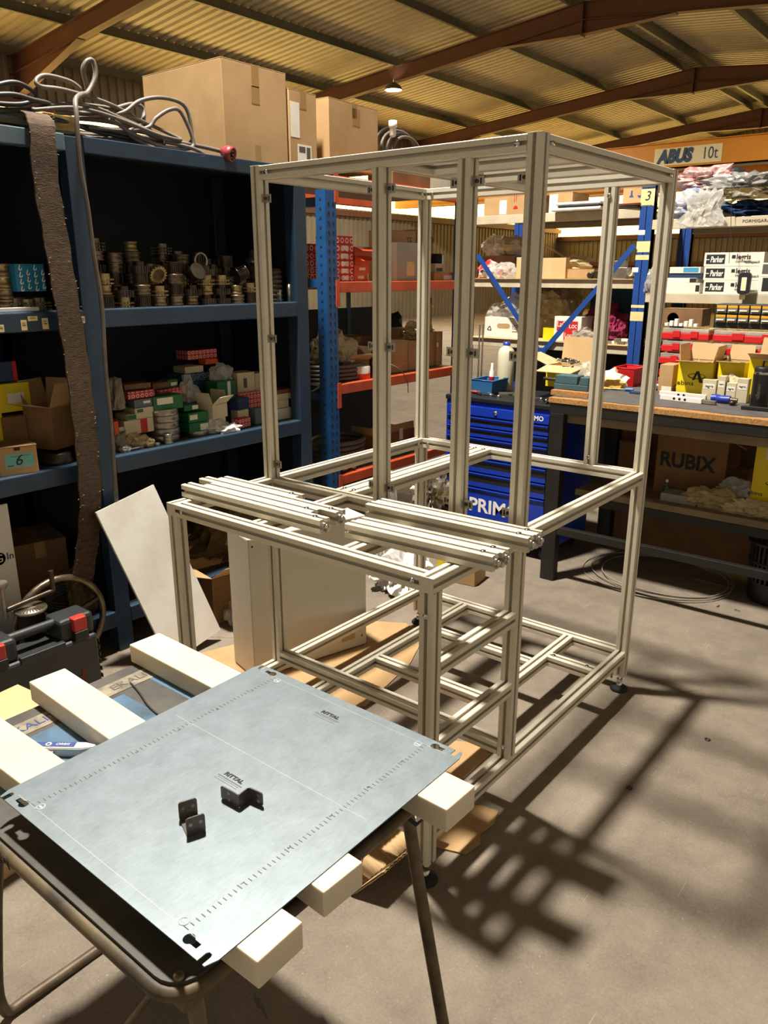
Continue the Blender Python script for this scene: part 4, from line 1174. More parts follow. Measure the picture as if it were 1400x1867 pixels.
# wooden plank
tag(MB().box(-.03, .03, -.75, .285, 0, .052, ch=.002).build('wooden_plank', 'plank', None, (-1.0, -0.35, TP + .02), math.radians(-3)), 'rough wooden plank under the cable heap on the rack top', 'plank')
tag(MB().box(-.032, .032, -.07, .07, 0, .056, ch=.002).build('foil_wrap', 'foil', None, (-0.985, -0.13, TP + .018), math.radians(-3)), 'gold foil wrapping the end of the plank on the rack top', 'foil')
# cables
def cable(label, pts, r=.0085, m='cable_grey', n=8, closed=False, group='cables on the rack top'):
    return tag(MB().tube(smooth_path(pts, n, closed), r, 8, closed).build('power_cable', m), label, 'cable', group)
# the hanging cable with its high loop
loopA = [(-1.02, 0.411, 2.306), (-1, 0.287, 2.372), (-0.98, 0.116, 2.421), (-0.96, -0.092, 2.438), (-0.96, -0.196, 2.435), (-0.97, -0.207, 2.457), (-0.98, -0.156, 2.483), (-0.98, -0.052, 2.477), (-0.97, 0.011, 2.441), (-0.96, -0.005, 2.521), (-0.955, 0.011, 2.559), (-0.955, 0.041, 2.565), (-0.95, 0.041, 2.508), (-0.94, -0.007, 2.443), (-0.9, -0.063, 2.421), (-0.85, -0.12, 2.387)]
cable('grey cable with a high loop hanging down past the rack post', loopA + CB[1:], .0095)
lb2 = [(-0.97, -0.092, 2.39), (-0.97, 0.031, 2.397), (-0.97, 0.183, 2.366), (-0.96, 0.369, 2.323), (-0.95, 0.496, 2.31), (-0.95, 0.512, 2.385), (-0.955, 0.483, 2.468), (-0.96, 0.37, 2.482), (-0.97, 0.261, 2.454), (-0.98, 0.18, 2.399), (-0.99, 0.065, 2.369)]
cable('grey cable with a wide loop before the largest box', lb2, .009)
lb3 = [(-0.95, 0.09, 2.362), (-0.94, 0.198, 2.311), (-0.935, 0.346, 2.278), (-0.93, 0.478, 2.287), (-0.935, 0.507, 2.326), (-0.95, 0.461, 2.435), (-0.955, 0.406, 2.439), (-0.96, 0.332, 2.396), (-0.965, 0.289, 2.353), (-0.97, 0.179, 2.327), (-0.98, 0.002, 2.319)]
cable('grey cable looping low over the front beam', lb3, .009)
lb4 = [(-1, -0.127, 2.358), (-1, 0.073, 2.386), (-1, 0.239, 2.442), (-1, 0.298, 2.429), (-0.98, 0.267, 2.368), (-0.96, 0.184, 2.316), (-0.93, 0.283, 2.266), (-0.91, 0.413, 2.24), (-0.905, 0.541, 2.26), (-0.92, 0.486, 2.287), (-0.94, 0.352, 2.301)]
cable('grey cable sagging lowest over the rack front', lb4, .009)
lb5 = [(-1.03, -0.038, 2.354), (-1, 0.122, 2.357), (-0.97, 0.262, 2.333), (-0.95, 0.419, 2.31), (-0.94, 0.566, 2.303), (-0.93, 0.681, 2.293)]
pg = cable('grey cable ending in the red plug', lb5, .0095)
lb6 = [(-0.98, -0.416, 2.39), (-0.98, -0.305, 2.435), (-0.98, -0.237, 2.427), (-0.98, -0.21, 2.397), (-0.98, -0.272, 2.365), (-0.98, -0.38, 2.353), (-0.99, -0.414, 2.367)]
cable('dark coiled cable at the left end of the rack top', lb6, .0095, 'cable_black', closed=True)
lb7 = [(-0.95, -0.454, 2.356), (-0.95, -0.327, 2.387), (-0.95, -0.242, 2.381), (-0.955, -0.172, 2.376), (-0.96, -0.241, 2.348), (-0.96, -0.414, 2.327)]
cable('second dark coiled cable lying lower at the left end', lb7, .0095, 'cable_black', closed=True)
lb8 = [(-0.94, -0.252, 2.344), (-0.94, -0.088, 2.375), (-0.94, 0.034, 2.374), (-0.93, 0.155, 2.354), (-0.93, 0.318, 2.323), (-0.93, 0.435, 2.317), (-0.96, 0.371, 2.346), (-0.98, 0.219, 2.389), (-1, 0.102, 2.411), (-1, -0.099, 2.392)]
cable('thin grey cable doubled back across the heap', lb8, .0075, closed=True)
cr = random.Random(12)
for i in range(9):
    xx = -0.97 - .022 * i
    z0_ = 2.2695 + .010 + (.021 if i % 2 else 0) + (.02 if i % 3 == 0 else 0)
    ptsc = [(xx + cr.uniform(-.03, .03), -1.1 + .19 * k + cr.uniform(-.03, .03), z0_ + cr.uniform(0, .03)) for k in range(9)]
    cable(('first', 'second', 'third', 'fourth', 'fifth', 'sixth', 'seventh', 'eighth', 'ninth')[i] + ' low cable from the front in the heap lying along the rack top', ptsc, .0088, 'cable_grey' if i % 3 else 'cable_black')
# red plug
q0, q1 = Vector((-0.93, 0.668, 2.296)), Vector((-0.86, 0.694, 2.272))
d = (q1 - q0)
Mq = Matrix.Translation(q0) @ d.to_track_quat('Z', 'Y').to_matrix().to_4x4()
Lq = d.length * .8
t = thing('red_plug', 'red five pin industrial plug on the cable end', 'plug')
MB().lathe([(.016, 0), (.024, .01), (.024, Lq * .4), (.033, Lq * .45), (.033, Lq), (.027, Lq), (.027, Lq * .7)], 20, Mq, cap=False).build('shell', 'plug_red', t)
MB().lathe([(0, Lq * .7), (.027, Lq * .7)], 20, Mq).build('insert', 'steel_dark', t)
mb = MB()
for k in range(5):
    a = k * 2 * PI / 5
    mb.lathe([(.003, Lq * .7), (.003, Lq * .92), (0, Lq * .93)], 8, Mq @ Matrix.Translation((.016 * math.cos(a), .016 * math.sin(a), 0)))
mb.build('pins', 'steel_bright', t)

# ---------------------------------------------------------------- floor, left corner
pa = [Vector(v) for v in ((-0.798, -0.259, 0.735), (-0.814, 0.054, 0.792), (-0.613, 0.226, 0.05))]
pa.append(pa[0] + pa[2] - pa[1])
dz_ = -min(p.z for p in pa) + .002
pa = [p + Vector((dz_ * -0.27, 0, dz_)) for p in pa]
nrm = (pa[1] - pa[0]).cross(pa[2] - pa[1]).normalized() * .012
tag(MB().add(pa + [p + nrm for p in pa], [(0, 1, 2, 3), (7, 6, 5, 4), (0, 4, 5, 1), (1, 5, 6, 2), (2, 6, 7, 3), (3, 7, 4, 0)]).build('leaning_slab', 'slab_white'), 'white speckled slab leaning askew against the blue rack', 'slab')
# grey sheet metal enclosure
en = thing('metal_enclosure', 'grey sheet metal enclosure standing left of the frame', 'enclosure', (-0.182, 0.056, 0.012), math.radians(-15.4))
MB().box(-.205, 0, 0, .60, 0, .655, ch=.002).build('body', 'grey_paint', en)
MB().box(.0003, .0016, .004, .6, .004, .651).build('door_panel', 'grey_paint', en)
MB().lathe([(0, 0), (.005, 0)], 10, Matrix.Translation((.0018, .018, .62)) @ Matrix.Rotation(PI / 2, 4, 'Y')).lathe([(0, 0), (.005, 0)], 10, Matrix.Translation((.0018, .575, .05)) @ Matrix.Rotation(PI / 2, 4, 'Y')).build('screw_hole', 'ink', en)
MB().box(.0017, .0022, .46, .535, .045, .09).build('cut_out', 'carton', en)
MB().box(-.10, .0, -.0012, 0, .004, .651).build('edge_fold', 'grey_paint', en)
# flattened cardboard under the frame
def flat_sheet(name, label, pts, z, m='carton', th=.004, cat='cardboard'):
    mb = MB().prism([(p[0], p[1]) for p in pts], z, z + th)
    return tag(mb.build(name, m), label, cat)
flat_sheet('cardboard_sheet', 'flattened cardboard under the metal enclosure', [(-0.62, -0.05), (-0.2, -0.14), (0.17, 0.02), (0.34, 0.20), (0.26, 0.62), (0.14, 0.90), (-0.02, 0.95), (-0.35, 0.75), (-0.5, 0.3)], .002, 'carton')
flat_sheet('cardboard_sheet', 'flattened cardboard poking out under the front right base rails', [(0.45, 0.02), (0.78, -0.12), (0.93, 0.05), (0.925, 0.235), (0.85, 0.26), (0.66, 0.17)], .002, 'carton')
# bent corrugated card behind the table leg
cs = thing('corrugated_wrap', 'torn corrugated wrapping bent up beneath the front bay', 'cardboard')
def ridged(poly_a, poly_b, n, m='carton'):
    """ruled sheet from edge a to edge b with small ridges"""
    mb = MB()
    A0, A1 = Vector(poly_a[0]), Vector(poly_a[1]); B0, B1 = Vector(poly_b[0]), Vector(poly_b[1])
    nn = (A1 - A0).cross(B0 - A0).normalized()
    vs, fs = [], []
    for i in range(2 * n + 1):
        t_ = i / (2 * n)
        off = nn * (.0035 if i % 2 else 0)
        vs += [A0.lerp(A1, t_) + off, B0.lerp(B1, t_) + off]
    for i in range(2 * n):
        fs.append((2 * i, 2 * i + 1, 2 * i + 3, 2 * i + 2))
    N = len(vs)
    vs += [v - nn * .004 for v in vs]
    fs += [tuple(N + q for q in f[::-1]) for f in fs[:]]
    return mb.add(vs, fs)
ridged(((0.82, -0.56, .004), (0.86, -0.24, .004)), ((0.98, -0.62, .012), (1.0, -0.28, .012)), 16).build('ridged_sheet', 'carton_pale', cs)
ridged(((0.985, -0.62, .012), (1.005, -0.28, .012)), ((1.062, -0.58, .10), (1.06, -0.26, .09)), 16).build('ridged_flap', 'carton_pale', cs)
ridged(((0.84, -0.58, .03), (0.985, -0.62, .012)), ((0.80, -0.52, .12), (0.97, -0.54, .135)), 7).build('ridged_flap', 'carton', cs)
flat_sheet('torn_card', 'torn brown card lying under the front right corner', [(0.93, -0.26), (1.06, -0.30), (1.145, -0.27), (1.155, -0.2), (1.13, -0.16), (1.14, -0.09), (1.12, -0.03), (1.06, -0.04), (1.0, -0.08)], .002, 'carton')
# small carton and plastic behind the frame
carton('carton', 'small carton on the floor behind the frame base', (-0.12, 1.66, 0.0), (0.2, 0.16, 0.12), math.radians(8), 'carton')
bag('plastic_bag', 'white plastic bag on the floor behind the enclosure', 'bag', (-0.36, 1.36, 0.0), (.34, .42, .24), 'bag_white', 31, sub=4, amp=.4)
pbox('yellow_pack', 'small yellow pack on the floor behind the frame post', (-0.36, -0.26, 0.0, 0.14), 1.72, .12, 'yellow_print', '-y')
bag('plastic_bag', 'clear bag lying by the lower corner of the white slab', 'bag', (-0.70, 0.42, 0.0), (.16, .16, .16), 'bag_clear', 32)
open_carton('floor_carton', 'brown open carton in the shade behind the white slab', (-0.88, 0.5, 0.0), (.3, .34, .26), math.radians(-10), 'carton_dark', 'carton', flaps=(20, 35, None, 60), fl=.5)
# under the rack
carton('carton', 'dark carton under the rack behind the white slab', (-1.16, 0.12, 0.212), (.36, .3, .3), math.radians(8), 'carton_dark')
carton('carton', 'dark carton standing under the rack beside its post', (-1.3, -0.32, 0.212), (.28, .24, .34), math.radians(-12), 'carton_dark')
bag('cloth_bundle', 'khaki sacking slumped at the foot of the rack', 'cloth', (-0.99, -0.27, 0.2125), (.12, .14, .3), 'cloth_khaki', 35, sub=4)
bag('dark_sack', 'dark sack under the rack in the right bay', 'sack', (-1.1, 0.7, 0.212), (.4, .6, .4), 'cloth_khaki', 36, sub=4)
hs = [(-0.8 + .01 * k, 0.30 + .19 * math.cos(k * .7), 0.05 + .012 * k) for k in range(2)]
# power tool case
t = thing('tool_case', 'black plastic power tool case with red latches', 'case', (-0.71, -0.645, 0.0))
t.scale = (1.08, 1.08, 1.12)
MB().box(-.075, .075, -.23, .215, .0, .25, ch=.012).box(-.06, .06, -.23, -.09, .25, .335, ch=.014).box(-.06, .06, .075, .215, .25, .335, ch=.014).build('body', 'case_plastic', t)
MB().tube([(0, -.10, .315), (0, .085, .315)], .018, 12).build('handle', 'case_plastic', t)
MB().box(.055, .08, -.095, .08, .236, .262, ch=.003).build('handle_recess', 'case_plastic', t)
for y in (-.17, .145):
    l_ = MB().box(.045, .085, y - .026, y + .026, .285, .338, ch=.004).build('latch', 'red_plastic', t)
    MB().box(.06, .088, y - .028, y + .028, .25, .285, ch=.003).build('latch_base', 'black_plastic', t)
for i in range(7):
    MB().box(.03, .074, .2145, .2195, .03 + i * .03, .045 + i * .03).build('rib', 'case_plastic', t)
text('lettering', 'BOSCH', .085, (.0762, -.01, .095), '+x', mat('case_red', '#5e1d1c', 0.6), t, bold=.002, sx=1.15)
# machine parts beside the case
rg = (-1, -0.451, 0.244)
t = thing('flywheel', 'big pale steel wheel rim standing under the rack', 'wheel', (-0.878, -0.44, 0.262))
MB().tube([(0, .205 * math.cos(2 * PI * k / 40), .205 * math.sin(2 * PI * k / 40)) for k in range(40)], .0155, 8, True).build('rim', 'steel_mid', t)
MB().lathe([(.045, -.03), (.045, .03)], 16, Matrix.Rotation(PI / 2, 4, 'Y')).build('hub', 'steel_dark', t)
for k in range(3):
    a = k * 2 * PI / 3 + .3
    MB().tube([(0, 0, 0), (0, .2 * math.cos(a), .2 * math.sin(a))], .012, 8).build('spoke', 'steel_dark', t)
t = thing('electric_motor', 'old grey electric motor with ribbed fan cover', 'motor', (-1.2, -0.62, 0.211))
MB().lathe([(.1, 0), (.1, .28), (.092, .3), (.09, .318), (0, .322)], 28).build('body', 'motor_grey', t)
mb = MB()
for k in range(9):
    y = -.07 + k * .0175
    L = math.sqrt(max(.086 ** 2 - y * y, 0))
    mb.box(-L, L, y - .004, y + .004, .32, .328)
mb.build('fan_grille', 'steel_bright', t)
mb = MB()
for k in range(18):
    a = k * 2 * PI / 18
    mb.box(.098, .112, -.003, .003, .02, .26, Matrix.Rotation(a, 4, 'Z'))
mb.build('cooling_fins', 'motor_grey', t)
dq = (-0.8, -0.604, 0.413)
t = thing('disc_clamp', 'serrated steel disc held in a screw clamp', 'clamp', (-0.822, (-0.82, -0.594, 0.411)[1], 0.045))
MB().box(-.016, .022, -.05, .05, -.045, .34).build('stand', 'steel_dark', t)
MB().lathe([(0, .345), (.066, .345), (.069, .352), (.066, .36), (.012, .362), (0, .362)], 40).build('disc', 'steel_bright', t)
mb = MB()
for k in range(30):
    mb.box(.025, .065, -.0022, .0022, .36, .3635, Matrix.Rotation(k * 2 * PI / 30, 4, 'Z'))
mb.build('serration', 'steel_mid', t)
MB().tube([(0, -.10, .38), (0, .11, .40)], .011, 8).build('arm', 'steel_dark', t)
MB().tube([(0, .11, .40), (0, .11, .49)], .011, 8).build('arm', 'steel_dark', t)
MB().tube([(0, -.10, .34), (0, -.10, .48)], .008, 8).lathe([(.02, .48), (.028, .5), (.024, .505)], 16, Matrix.Translation((0, -.10, 0))).build('clamp_screw', 'steel_bright', t)
t = thing('cable_drum', 'dark coiled hose behind the tool case', 'hose', (-1.03, -0.30, 0.036))
for k in range(4):
    MB().tube([(.04 * math.cos(a) - .0, .10 * math.cos(a) , .24 + .014 * k + .05 * math.sin(a)) for a in [2 * PI * i / 20 for i in range(20)]], .011, 6, True).build('turn', 'cable_black', t)
MB().box(-.05, .05, -.08, .08, 0.177, .2).build('stand', 'black_plastic', t)
MB().lathe([(.02, 0), (.03, .02), (.03, .07), (.018, .08)], 14, Matrix.Translation((.03, .1, .27)) @ Matrix.Rotation(.6, 4, 'X')).build('valve', 'steel_mid', t)
q = (-0.95, -0.669, 0.312)
t = thing('twine_spool', 'spool of twine at the left picture edge', 'spool', (-1.02, q[1] - .06, 0.207))
MB().lathe([(0, 0), (.05, 0), (.06, .02), (.06, .22), (.05, .25), (0, .25)], 20).build('winding', 'twine', t)
q = (-0.701, -0.519, 0.555, 0.798)
t = thing('sign_board', 'white board with a red G emblem leaning under the rack', 'sign', (-1.05, (q[0] + q[1]) / 2, q[2] - .34))
MB().box(-.01, 0, -(q[1] - q[0]) / 2, (q[1] - q[0]) / 2, 0, q[3] - q[2] + .34, ch=.001).build('board', 'white_paint', t)
gy = (-1.05, -0.568, 0.564)
e_ = MB().lathe([(0, 0), (.028, 0)], 24, Matrix.Translation((.001, gy[1] - .02 - (q[0] + q[1]) / 2, gy[2] - q[2] + .34)) @ Matrix.Rotation(PI / 2, 4, 'Y')).build('emblem', 'ink_red', t)
text('lettering', 'G', .05, (.002, gy[1] - .02 - (q[0] + q[1]) / 2, gy[2] - q[2] + .34), '+x', 'white_paint', t)
text('lettering', 'In', .045, (.002, gy[1] + .028 - (q[0] + q[1]) / 2, gy[2] - q[2] + .342), '+x', 'ink_blue', t)
# yellowish card by the table
carton('carton', 'pale brown carton on the floor left of the table', (-0.06, -1.16, 0.0), (0.36, 0.5, 0.39), math.radians(6), 'carton_pale', None)

# ---------------------------------------------------------------- pallet rack with orange beams behind the blue rack
PX_ = -0.95
pr_ = thing('pallet_rack', 'blue and orange pallet racking behind the aluminium frame', 'shelving', (PX_, 0, 0))
def perforated(x, y0, y1, z1):
    """upright: folded front with rows of square holes shown as dark plugs set in the faces"""
    o = MB().box(x - .075, x, y0, y0 + .012, 0, z1).box(x - .075, x, y1 - .012, y1, 0, z1).box(x - .012, x, y0 + .012, y1 - .012, 0, z1).build('upright', 'pallet_blue', pr_)
    mb = MB()
    z = .06
    while z < z1 - .03:
        for yy in (y0 + .026, y1 - .026):
            mb.box(x, x + .0012, yy - .0065, yy + .0065, z - .009, z + .009)
        mb.box(x - .045, x - .032, y0 - .0012, y0, z - .006 + .025, z + .006 + .025)
        z += .05
    hs_ = mb.build('hole_row', 'ink', o); hs_['kind'] = 'stuff'
    return o
perforated(0.0, 1.405, 1.495, 2.185)
perforated(-0.75, 1.405, 1.495, 2.185)
perforated(-0.75, 2.80, 2.89, 2.3)
perforated(0.0, 2.80, 2.89, 2.3)
for z in (2.10, 1.66, 1.0, 0.4):
    MB().box(-.75, -.07, 1.43, 1.47, z, z + .05).build('side_strut', 'pallet_blue', pr_)
for z in (0.4, 0.75):
    MB().tube([(-.06, 1.45, z + (.35 if z > .5 else 0)), (-.72, 1.45, z + (0 if z > .5 else .35))], .018, 8).build('side_brace', 'pallet_blue', pr_)
for z, top in ((1.692, 1), (1.098, 1), (0.53, 1), (2.262, 1)):
    for x in (0.0, -.75):
        o = MB().box(x - .05, x, 1.495, 2.80, z - .06, z, ch=.003).build('beam', 'orange_beam', pr_)
        MB().box(x, x + .006, 1.48, 1.51, z - .14, z + .01).build('beam_hook', 'orange_beam', o)
    MB().box(-.70, -.05, 1.495, 2.80, z - .022, z - .004).build('deck', 'plywood', pr_)
MB().box(-.73, -.715, 1.5, 2.80, .02, 1.5).build('shade_backing', 'rack_navy', pr_)  # dark sheet added to stand in for the shade under the orange shelves
MB().box(-.7, -.69, 2.36, 2.4, 1.3, 1.68).build('rear_brace', 'pallet_green', pr_)
fx = PX_ - .05
# shelf with red bearing packs
def pb(label, rect, k, depth, m, **kw): return pbox(kw.pop('name', 'storage_box'), label, rect, k, depth, m, '+x', **kw)
ys = (1.398, 1.57, 1.698, 1.934)
cols = ((1.476, 1.529, 1.722, 1.93), (1.553, 1.729, 1.697, 1.933))
z = 1.6925
lv = (.038, .04, .04, .044, .044, .046)
for k, hgt in enumerate(lv):
    a = (1.553, 1.729, 1.697, 1.933)
    pb(('lowest', 'second', 'third', 'fourth', 'fifth', 'topmost')[k] + ' red ringed box in the stack on the upper orange shelf', (a[0], a[1] - .004 * (k % 2), z, z + hgt), -1.03, .14, 'red_rings', lab=(.42, .72, .25, .85) if k != 5 else None, name='red_box', group='red boxes on the orange shelf')
    b1 = (1.473, 1.533, 1.722, 1.93)
    if k < 5: pb(('lowest', 'second', 'third', 'fourth', 'topmost')[k] + ' red ringed box left of the blue upright', (b1[0], b1[1], z + .002, z + hgt + .002), -1.15, .14, 'red_rings', name='red_box', group='red boxes on the orange shelf')
    z += hgt + .0012
a = (1.73, 1.865, 1.696, 1.748)
pb('lower orange box with white label on the upper orange shelf', (a[0] + .004, a[1], 1.6925, 1.736), -1.03, .12, 'orange_box', lab=(.28, .72, .35, .75), name='orange_box', group='orange boxes')
a = (1.733, 1.882, 1.752, 1.821)
pb('upper orange box with white label on the upper orange shelf', (a[0] + .004, a[1], 1.7375, 1.787), -1.03, .12, 'orange_box', lab=(.32, .72, .4, .72), name='orange_box', group='orange boxes')
open_carton('open_orange_box', 'lower orange box with its flap hanging open', (-1.09, (a[0] + a[1]) / 2 + .012, 1.7885), (.12, .145, .05), 0, 'orange_box', 'white_box', flaps=(None, -25, None, None), fl=.55, flap_m='orange_box', th=.002, group='orange boxes')
open_carton('open_orange_box', 'topmost orange box with its flap hanging open', (-1.09, (a[0] + a[1]) / 2 + .012, 1.8405), (.12, .15, .052), 0, 'orange_box', 'white_box', flaps=(None, -20, None, None), fl=.6, flap_m='orange_box', th=.002, group='orange boxes')
a = (2.123, 2.405, 1.692, 1.932)
c = thing('archive_box', 'grey archive box with white end on the upper orange shelf', 'box', (-1.10, (a[0] + a[1]) / 2 + .01, 1.6925), math.radians(8))
w2 = (a[1] - a[0]) / 2
MB().box(-.075, .06, -w2, w2, 0, a[3] - 1.6925, ch=.002).build('body', 'carton_grey', c)
MB().box(-.075, .06, -w2 - .002, -w2, .001, a[3] - 1.695).build('end_panel', 'white_paint', c)
MB().box(.06, .0608, -w2 * .05, w2 * .7, .03, .12).build('label', 'paper_cream', c)
for lab, u0, v0, u1, v1, k, m in (('brown box with handwritten letters at the back of the orange shelf', 765, 0, 1000, 120, -1.5, 'carton'), ('second brown box with handwriting at the back of the orange shelf', 1120, 0, 1290, 320, -1.5, 'carton')):
    a = (2.691, 3.005, 1.889, 2.05)
a = (2.312, 2.588, 1.841, 2.018)
c = carton('carton', 'brown carton marked by hand at the back of the orange shelf', (-1.3, (a[0] + a[1]) / 2, 1.6925), (.2, a[1] - a[0], a[3] - 1.6925), 0, 'carton', None)
text('handwriting', 'TE', .07, (.102, .06, a[3] - 1.6925 - .07), '+x', 'ink_grey', c, sx=.8)
a2 = (2.601, 2.993, 1.794, 2.031)
c = carton('carton', 'second hand marked brown carton on the orange shelf', (-1.3, (a2[0] + min(a2[1], 2.795)) / 2, 1.6925), (.2, min(a2[1], 2.795) - a2[0] - .004, a2[3] - 1.6925), 0, 'carton', None)
text('handwriting', 'ADOR', .07, (.102, .02, a2[3] - 1.6925 - .07), '+x', 'ink_grey', c, sx=.8)
a = (2.628, 2.757, 1.789, 1.88)
b1 = (2.589, 2.82, 1.704, 1.791)
pb('brown parcel with white label on the orange shelf', (b1[0], b1[1], 1.6925, 1.747), -1.04, .12, 'carton', lab=(.5, .98, .1, .62), name='parcel')
pb('cream printed pack on top of the brown parcel', (a[0], a[1] - .02, 1.7475, 1.805), -1.06, .1, 'cream_box', lab=(.1, .8, .1, .5), lm='ink_grey', name='cream_pack')
a = (2.925, 3.01, 1.703, 1.894)
tag(MB().lathe([(0, 0), (.05, 0), (.05, .1), (.045, .105), (.045, .17), (.03, .18), (0, .18)], 18).build('black_canister', 'black_plastic', None, (-1.13, min((a[0] + a[1]) / 2, 2.745), 1.6925)), 'black canister at the right of the upper orange shelf', 'canister')
# lower orange shelf
LZ = 1.0985
bag('cloth_bundle', 'cream cloth bundle on the lower orange shelf', 'cloth', (-1.2, (-1.2, 1.715, 1.302)[1], LZ + .1), (.3, .36, .24), 'cloth_cream', 41, sub=4)
t = thing('hose_coil', 'coiled grey hose under the cream cloth bundle', 'hose', (-1.2, (-1.2, 1.71, 1.13)[1], LZ))
for k in range(4):
    MB().tube([(.17 * math.cos(2 * PI * i / 28), .21 * math.sin(2 * PI * i / 28), .013 + .025 * k) for i in range(28)], .012, 8, True).build('turn', 'cable_grey', t)
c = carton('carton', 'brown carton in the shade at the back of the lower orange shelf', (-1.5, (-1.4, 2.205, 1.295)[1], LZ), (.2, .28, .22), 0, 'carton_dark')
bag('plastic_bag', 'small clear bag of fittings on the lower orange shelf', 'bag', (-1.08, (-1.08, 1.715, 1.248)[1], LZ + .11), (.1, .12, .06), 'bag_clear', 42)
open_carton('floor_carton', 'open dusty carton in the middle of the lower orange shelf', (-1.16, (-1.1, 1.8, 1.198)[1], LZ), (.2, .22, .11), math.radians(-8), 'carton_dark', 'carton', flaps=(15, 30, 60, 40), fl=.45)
a = (1.747, 1.874, 1.105, 1.194)
t = thing('paint_pot', 'orange and white plastic pot on the lower orange shelf', 'pot', (-1.05, (a[0] + a[1]) / 2, LZ))
rp_ = (a[1] - a[0]) / 2
MB().lathe([(0, 0), (rp_, 0), (rp_, .035)], 22).build('orange_band', 'orange_box', t)
MB().lathe([(rp_, .035), (rp_, .075), (rp_ * .96, .08), (0, .08)], 22).build('pot_body', 'white_plastic', t)
for lab, u0, v0, u1, v1, k, dep, mm in (
        ('brown carton on top of another beside the frame post', 765, 1010, 918, 1195, -1.06, .16, 'carton'),
        ('brown carton under another beside the frame post', 765, 1196, 918, 1300, -1.06, .16, 'carton'),
        ('tall brown carton with a green patch on the lower orange shelf', 850, 890, 1000, 1010, -1.25, .14, 'carton'),
        ('tall brown carton left of the back frame post', 925, 1010, 1000, 1280, -1.08, .16, 'carton'),
        ('brown carton right of the back frame post', 1105, 930, 1172, 1250, -1.1, .16, 'carton'),
        ('brown carton with white label right of the back frame post', 1176, 915, 1340, 1230, -1.08, .16, 'carton')):
    pass
def pc(label, rect, k, dep, m, zb=None, **kw):
    y0, y1, z0, z1 = rect
    if zb is not None: z0 = zb
    return pbox('carton', label, (y0, y1, z0, z1), k, dep, m, '+x', **kw)
r1 = (2.139, 2.325, 1.091, 1.168)
r2 = (2.138, 2.324, 1.169, 1.304)
pc('brown carton under another beside the frame door post', (r1[0], r1[1], LZ, r1[3]), -1.06, .16, 'carton')
pc('brown carton stacked on another beside the frame door post', (r2[0], r2[1], r1[3] + .001, r2[3]), -1.06, .16, 'carton')
r3 = (2.34, 2.445, 1.09, 1.293)
pc('tall brown carton left of the back frame post', (r3[0] + .003, r3[1], LZ, r3[3]), -1.07, .16, 'carton')
r4 = (2.485, 2.668, 1.272, 1.365)
pc('brown carton with a green patch behind the tall carton', (r4[0], r4[1], LZ, r4[3]), -1.26, .14, 'carton', lab=(.3, .95, .75, .97), lm='green_box')
r5 = (2.6, 2.711, 1.087, 1.336)
pc('narrow brown carton right of the back frame post', (r5[0], r5[1], LZ, r5[3]), -1.1, .16, 'carton')
r6 = (2.688, 3.009, 1.088, 1.339)
pc('wide brown carton with white label at the end of the lower orange shelf', (r6[0] + .004, min(r6[1], 2.765), LZ, r6[3]), -1.08, .18, 'carton', lab=(.02, .32, .55, .68))
bag('plastic_sheet', 'cream plastic sheet spilling over the brown cartons', 'plastic sheet', (-1.18, (-1.18, 2.586, 1.397)[1], r3[3] + .002), (.2, .30, .13), 'bag_amber', 44, sub=4, amp=.4)
bag('foil_bundle', 'gold crumpled foil sticking up at the shelf end', 'foil', (-1.17, min((-1.17, 2.938, 1.516)[1], 2.68), r6[3] + .002), (.1, .14, .25), 'foil', 45, amp=.45)
bag('dark_sack', 'dark plastic sack behind the gold foil', 'sack', (-1.45, 2.58, LZ), (.2, .3, .42), 'rubber', 46)
tag(MB().tube(smooth_path([(-0.98, 2.032, 1.173), (-0.935, 2.056, 1.149), (-0.93, 2.109, 1.106), (-0.93, 2.151, 1.044), (-0.935, 2.165, 0.976)], 6), .003, 6).build('thin_wire', 'cable_grey'), 'thin wire hanging over the lower orange beam', 'wire')
# bottom orange shelf
BZ = 0.5305
t = thing('hose_coil', 'grey hoses coiled in the dark on the lowest orange shelf', 'hose', (-1.25, 1.755, BZ))
for k in range(5):
    MB().tube([(.16 * math.cos(2 * PI * i / 28) + .01 * k, (.24 - .01 * k) * math.sin(2 * PI * i / 28), .02 + .035 * k) for i in range(28)], .016, 8, True).build('turn', 'cable_grey', t)
r1 = (2.127, 2.355, 0.507, 0.743)
c = open_carton('open_carton', 'brown open carton tied with string on the lowest orange shelf', (-1.16, (r1[0] + r1[1]) / 2 - .06, BZ), (.22, (r1[1] - r1[0]) + .2, r1[3] - BZ - .05), 0, 'carton_dark', 'carton', flaps=(70, 80, None, None), fl=.25)
MB().box(.1102, .111, .04, .08, .10, .18).build('paper_tag', 'paper', c)
MB().box(.1102, .111, -.0, .06, .0, .045).build('paper_tag', 'paper', c)
t = thing('pipe_fittings', 'heap of small steel fittings at the front of the lowest shelf', 'fittings', (-1.02, 1.62, BZ))
for k in range(9):
    a = RND.uniform(0, 6)
    M = Matrix.Translation((RND.uniform(-.03, .03), RND.uniform(-.09, .09), .02 + RND.uniform(0, .03))) @ Matrix.Rotation(a, 4, 'Z') @ Matrix.Rotation(PI / 2, 4, 'X')
    MB().lathe([(.012, -.03), (.018, -.03), (.018, -.015), (.013, -.012), (.013, .03), (.009, .03)], 10, M).build('fitting', 'steel_warm', t)
bag('cable_tangle', 'tangle of metal parts on the floor beyond the back frame post', 'scrap', (-0.62, 2.0, 0.25), (.28, .3, .35), 'steel_bright', 47, sub=4, amp=.5)
tag(MB().box(-.14, .14, -.15, .15, 0, .25).build('scrap_crate', 'carton_dark', None, (-0.62, 2.0, 0)), 'brown crate carrying metal scrap beyond the back frame post', 'crate')
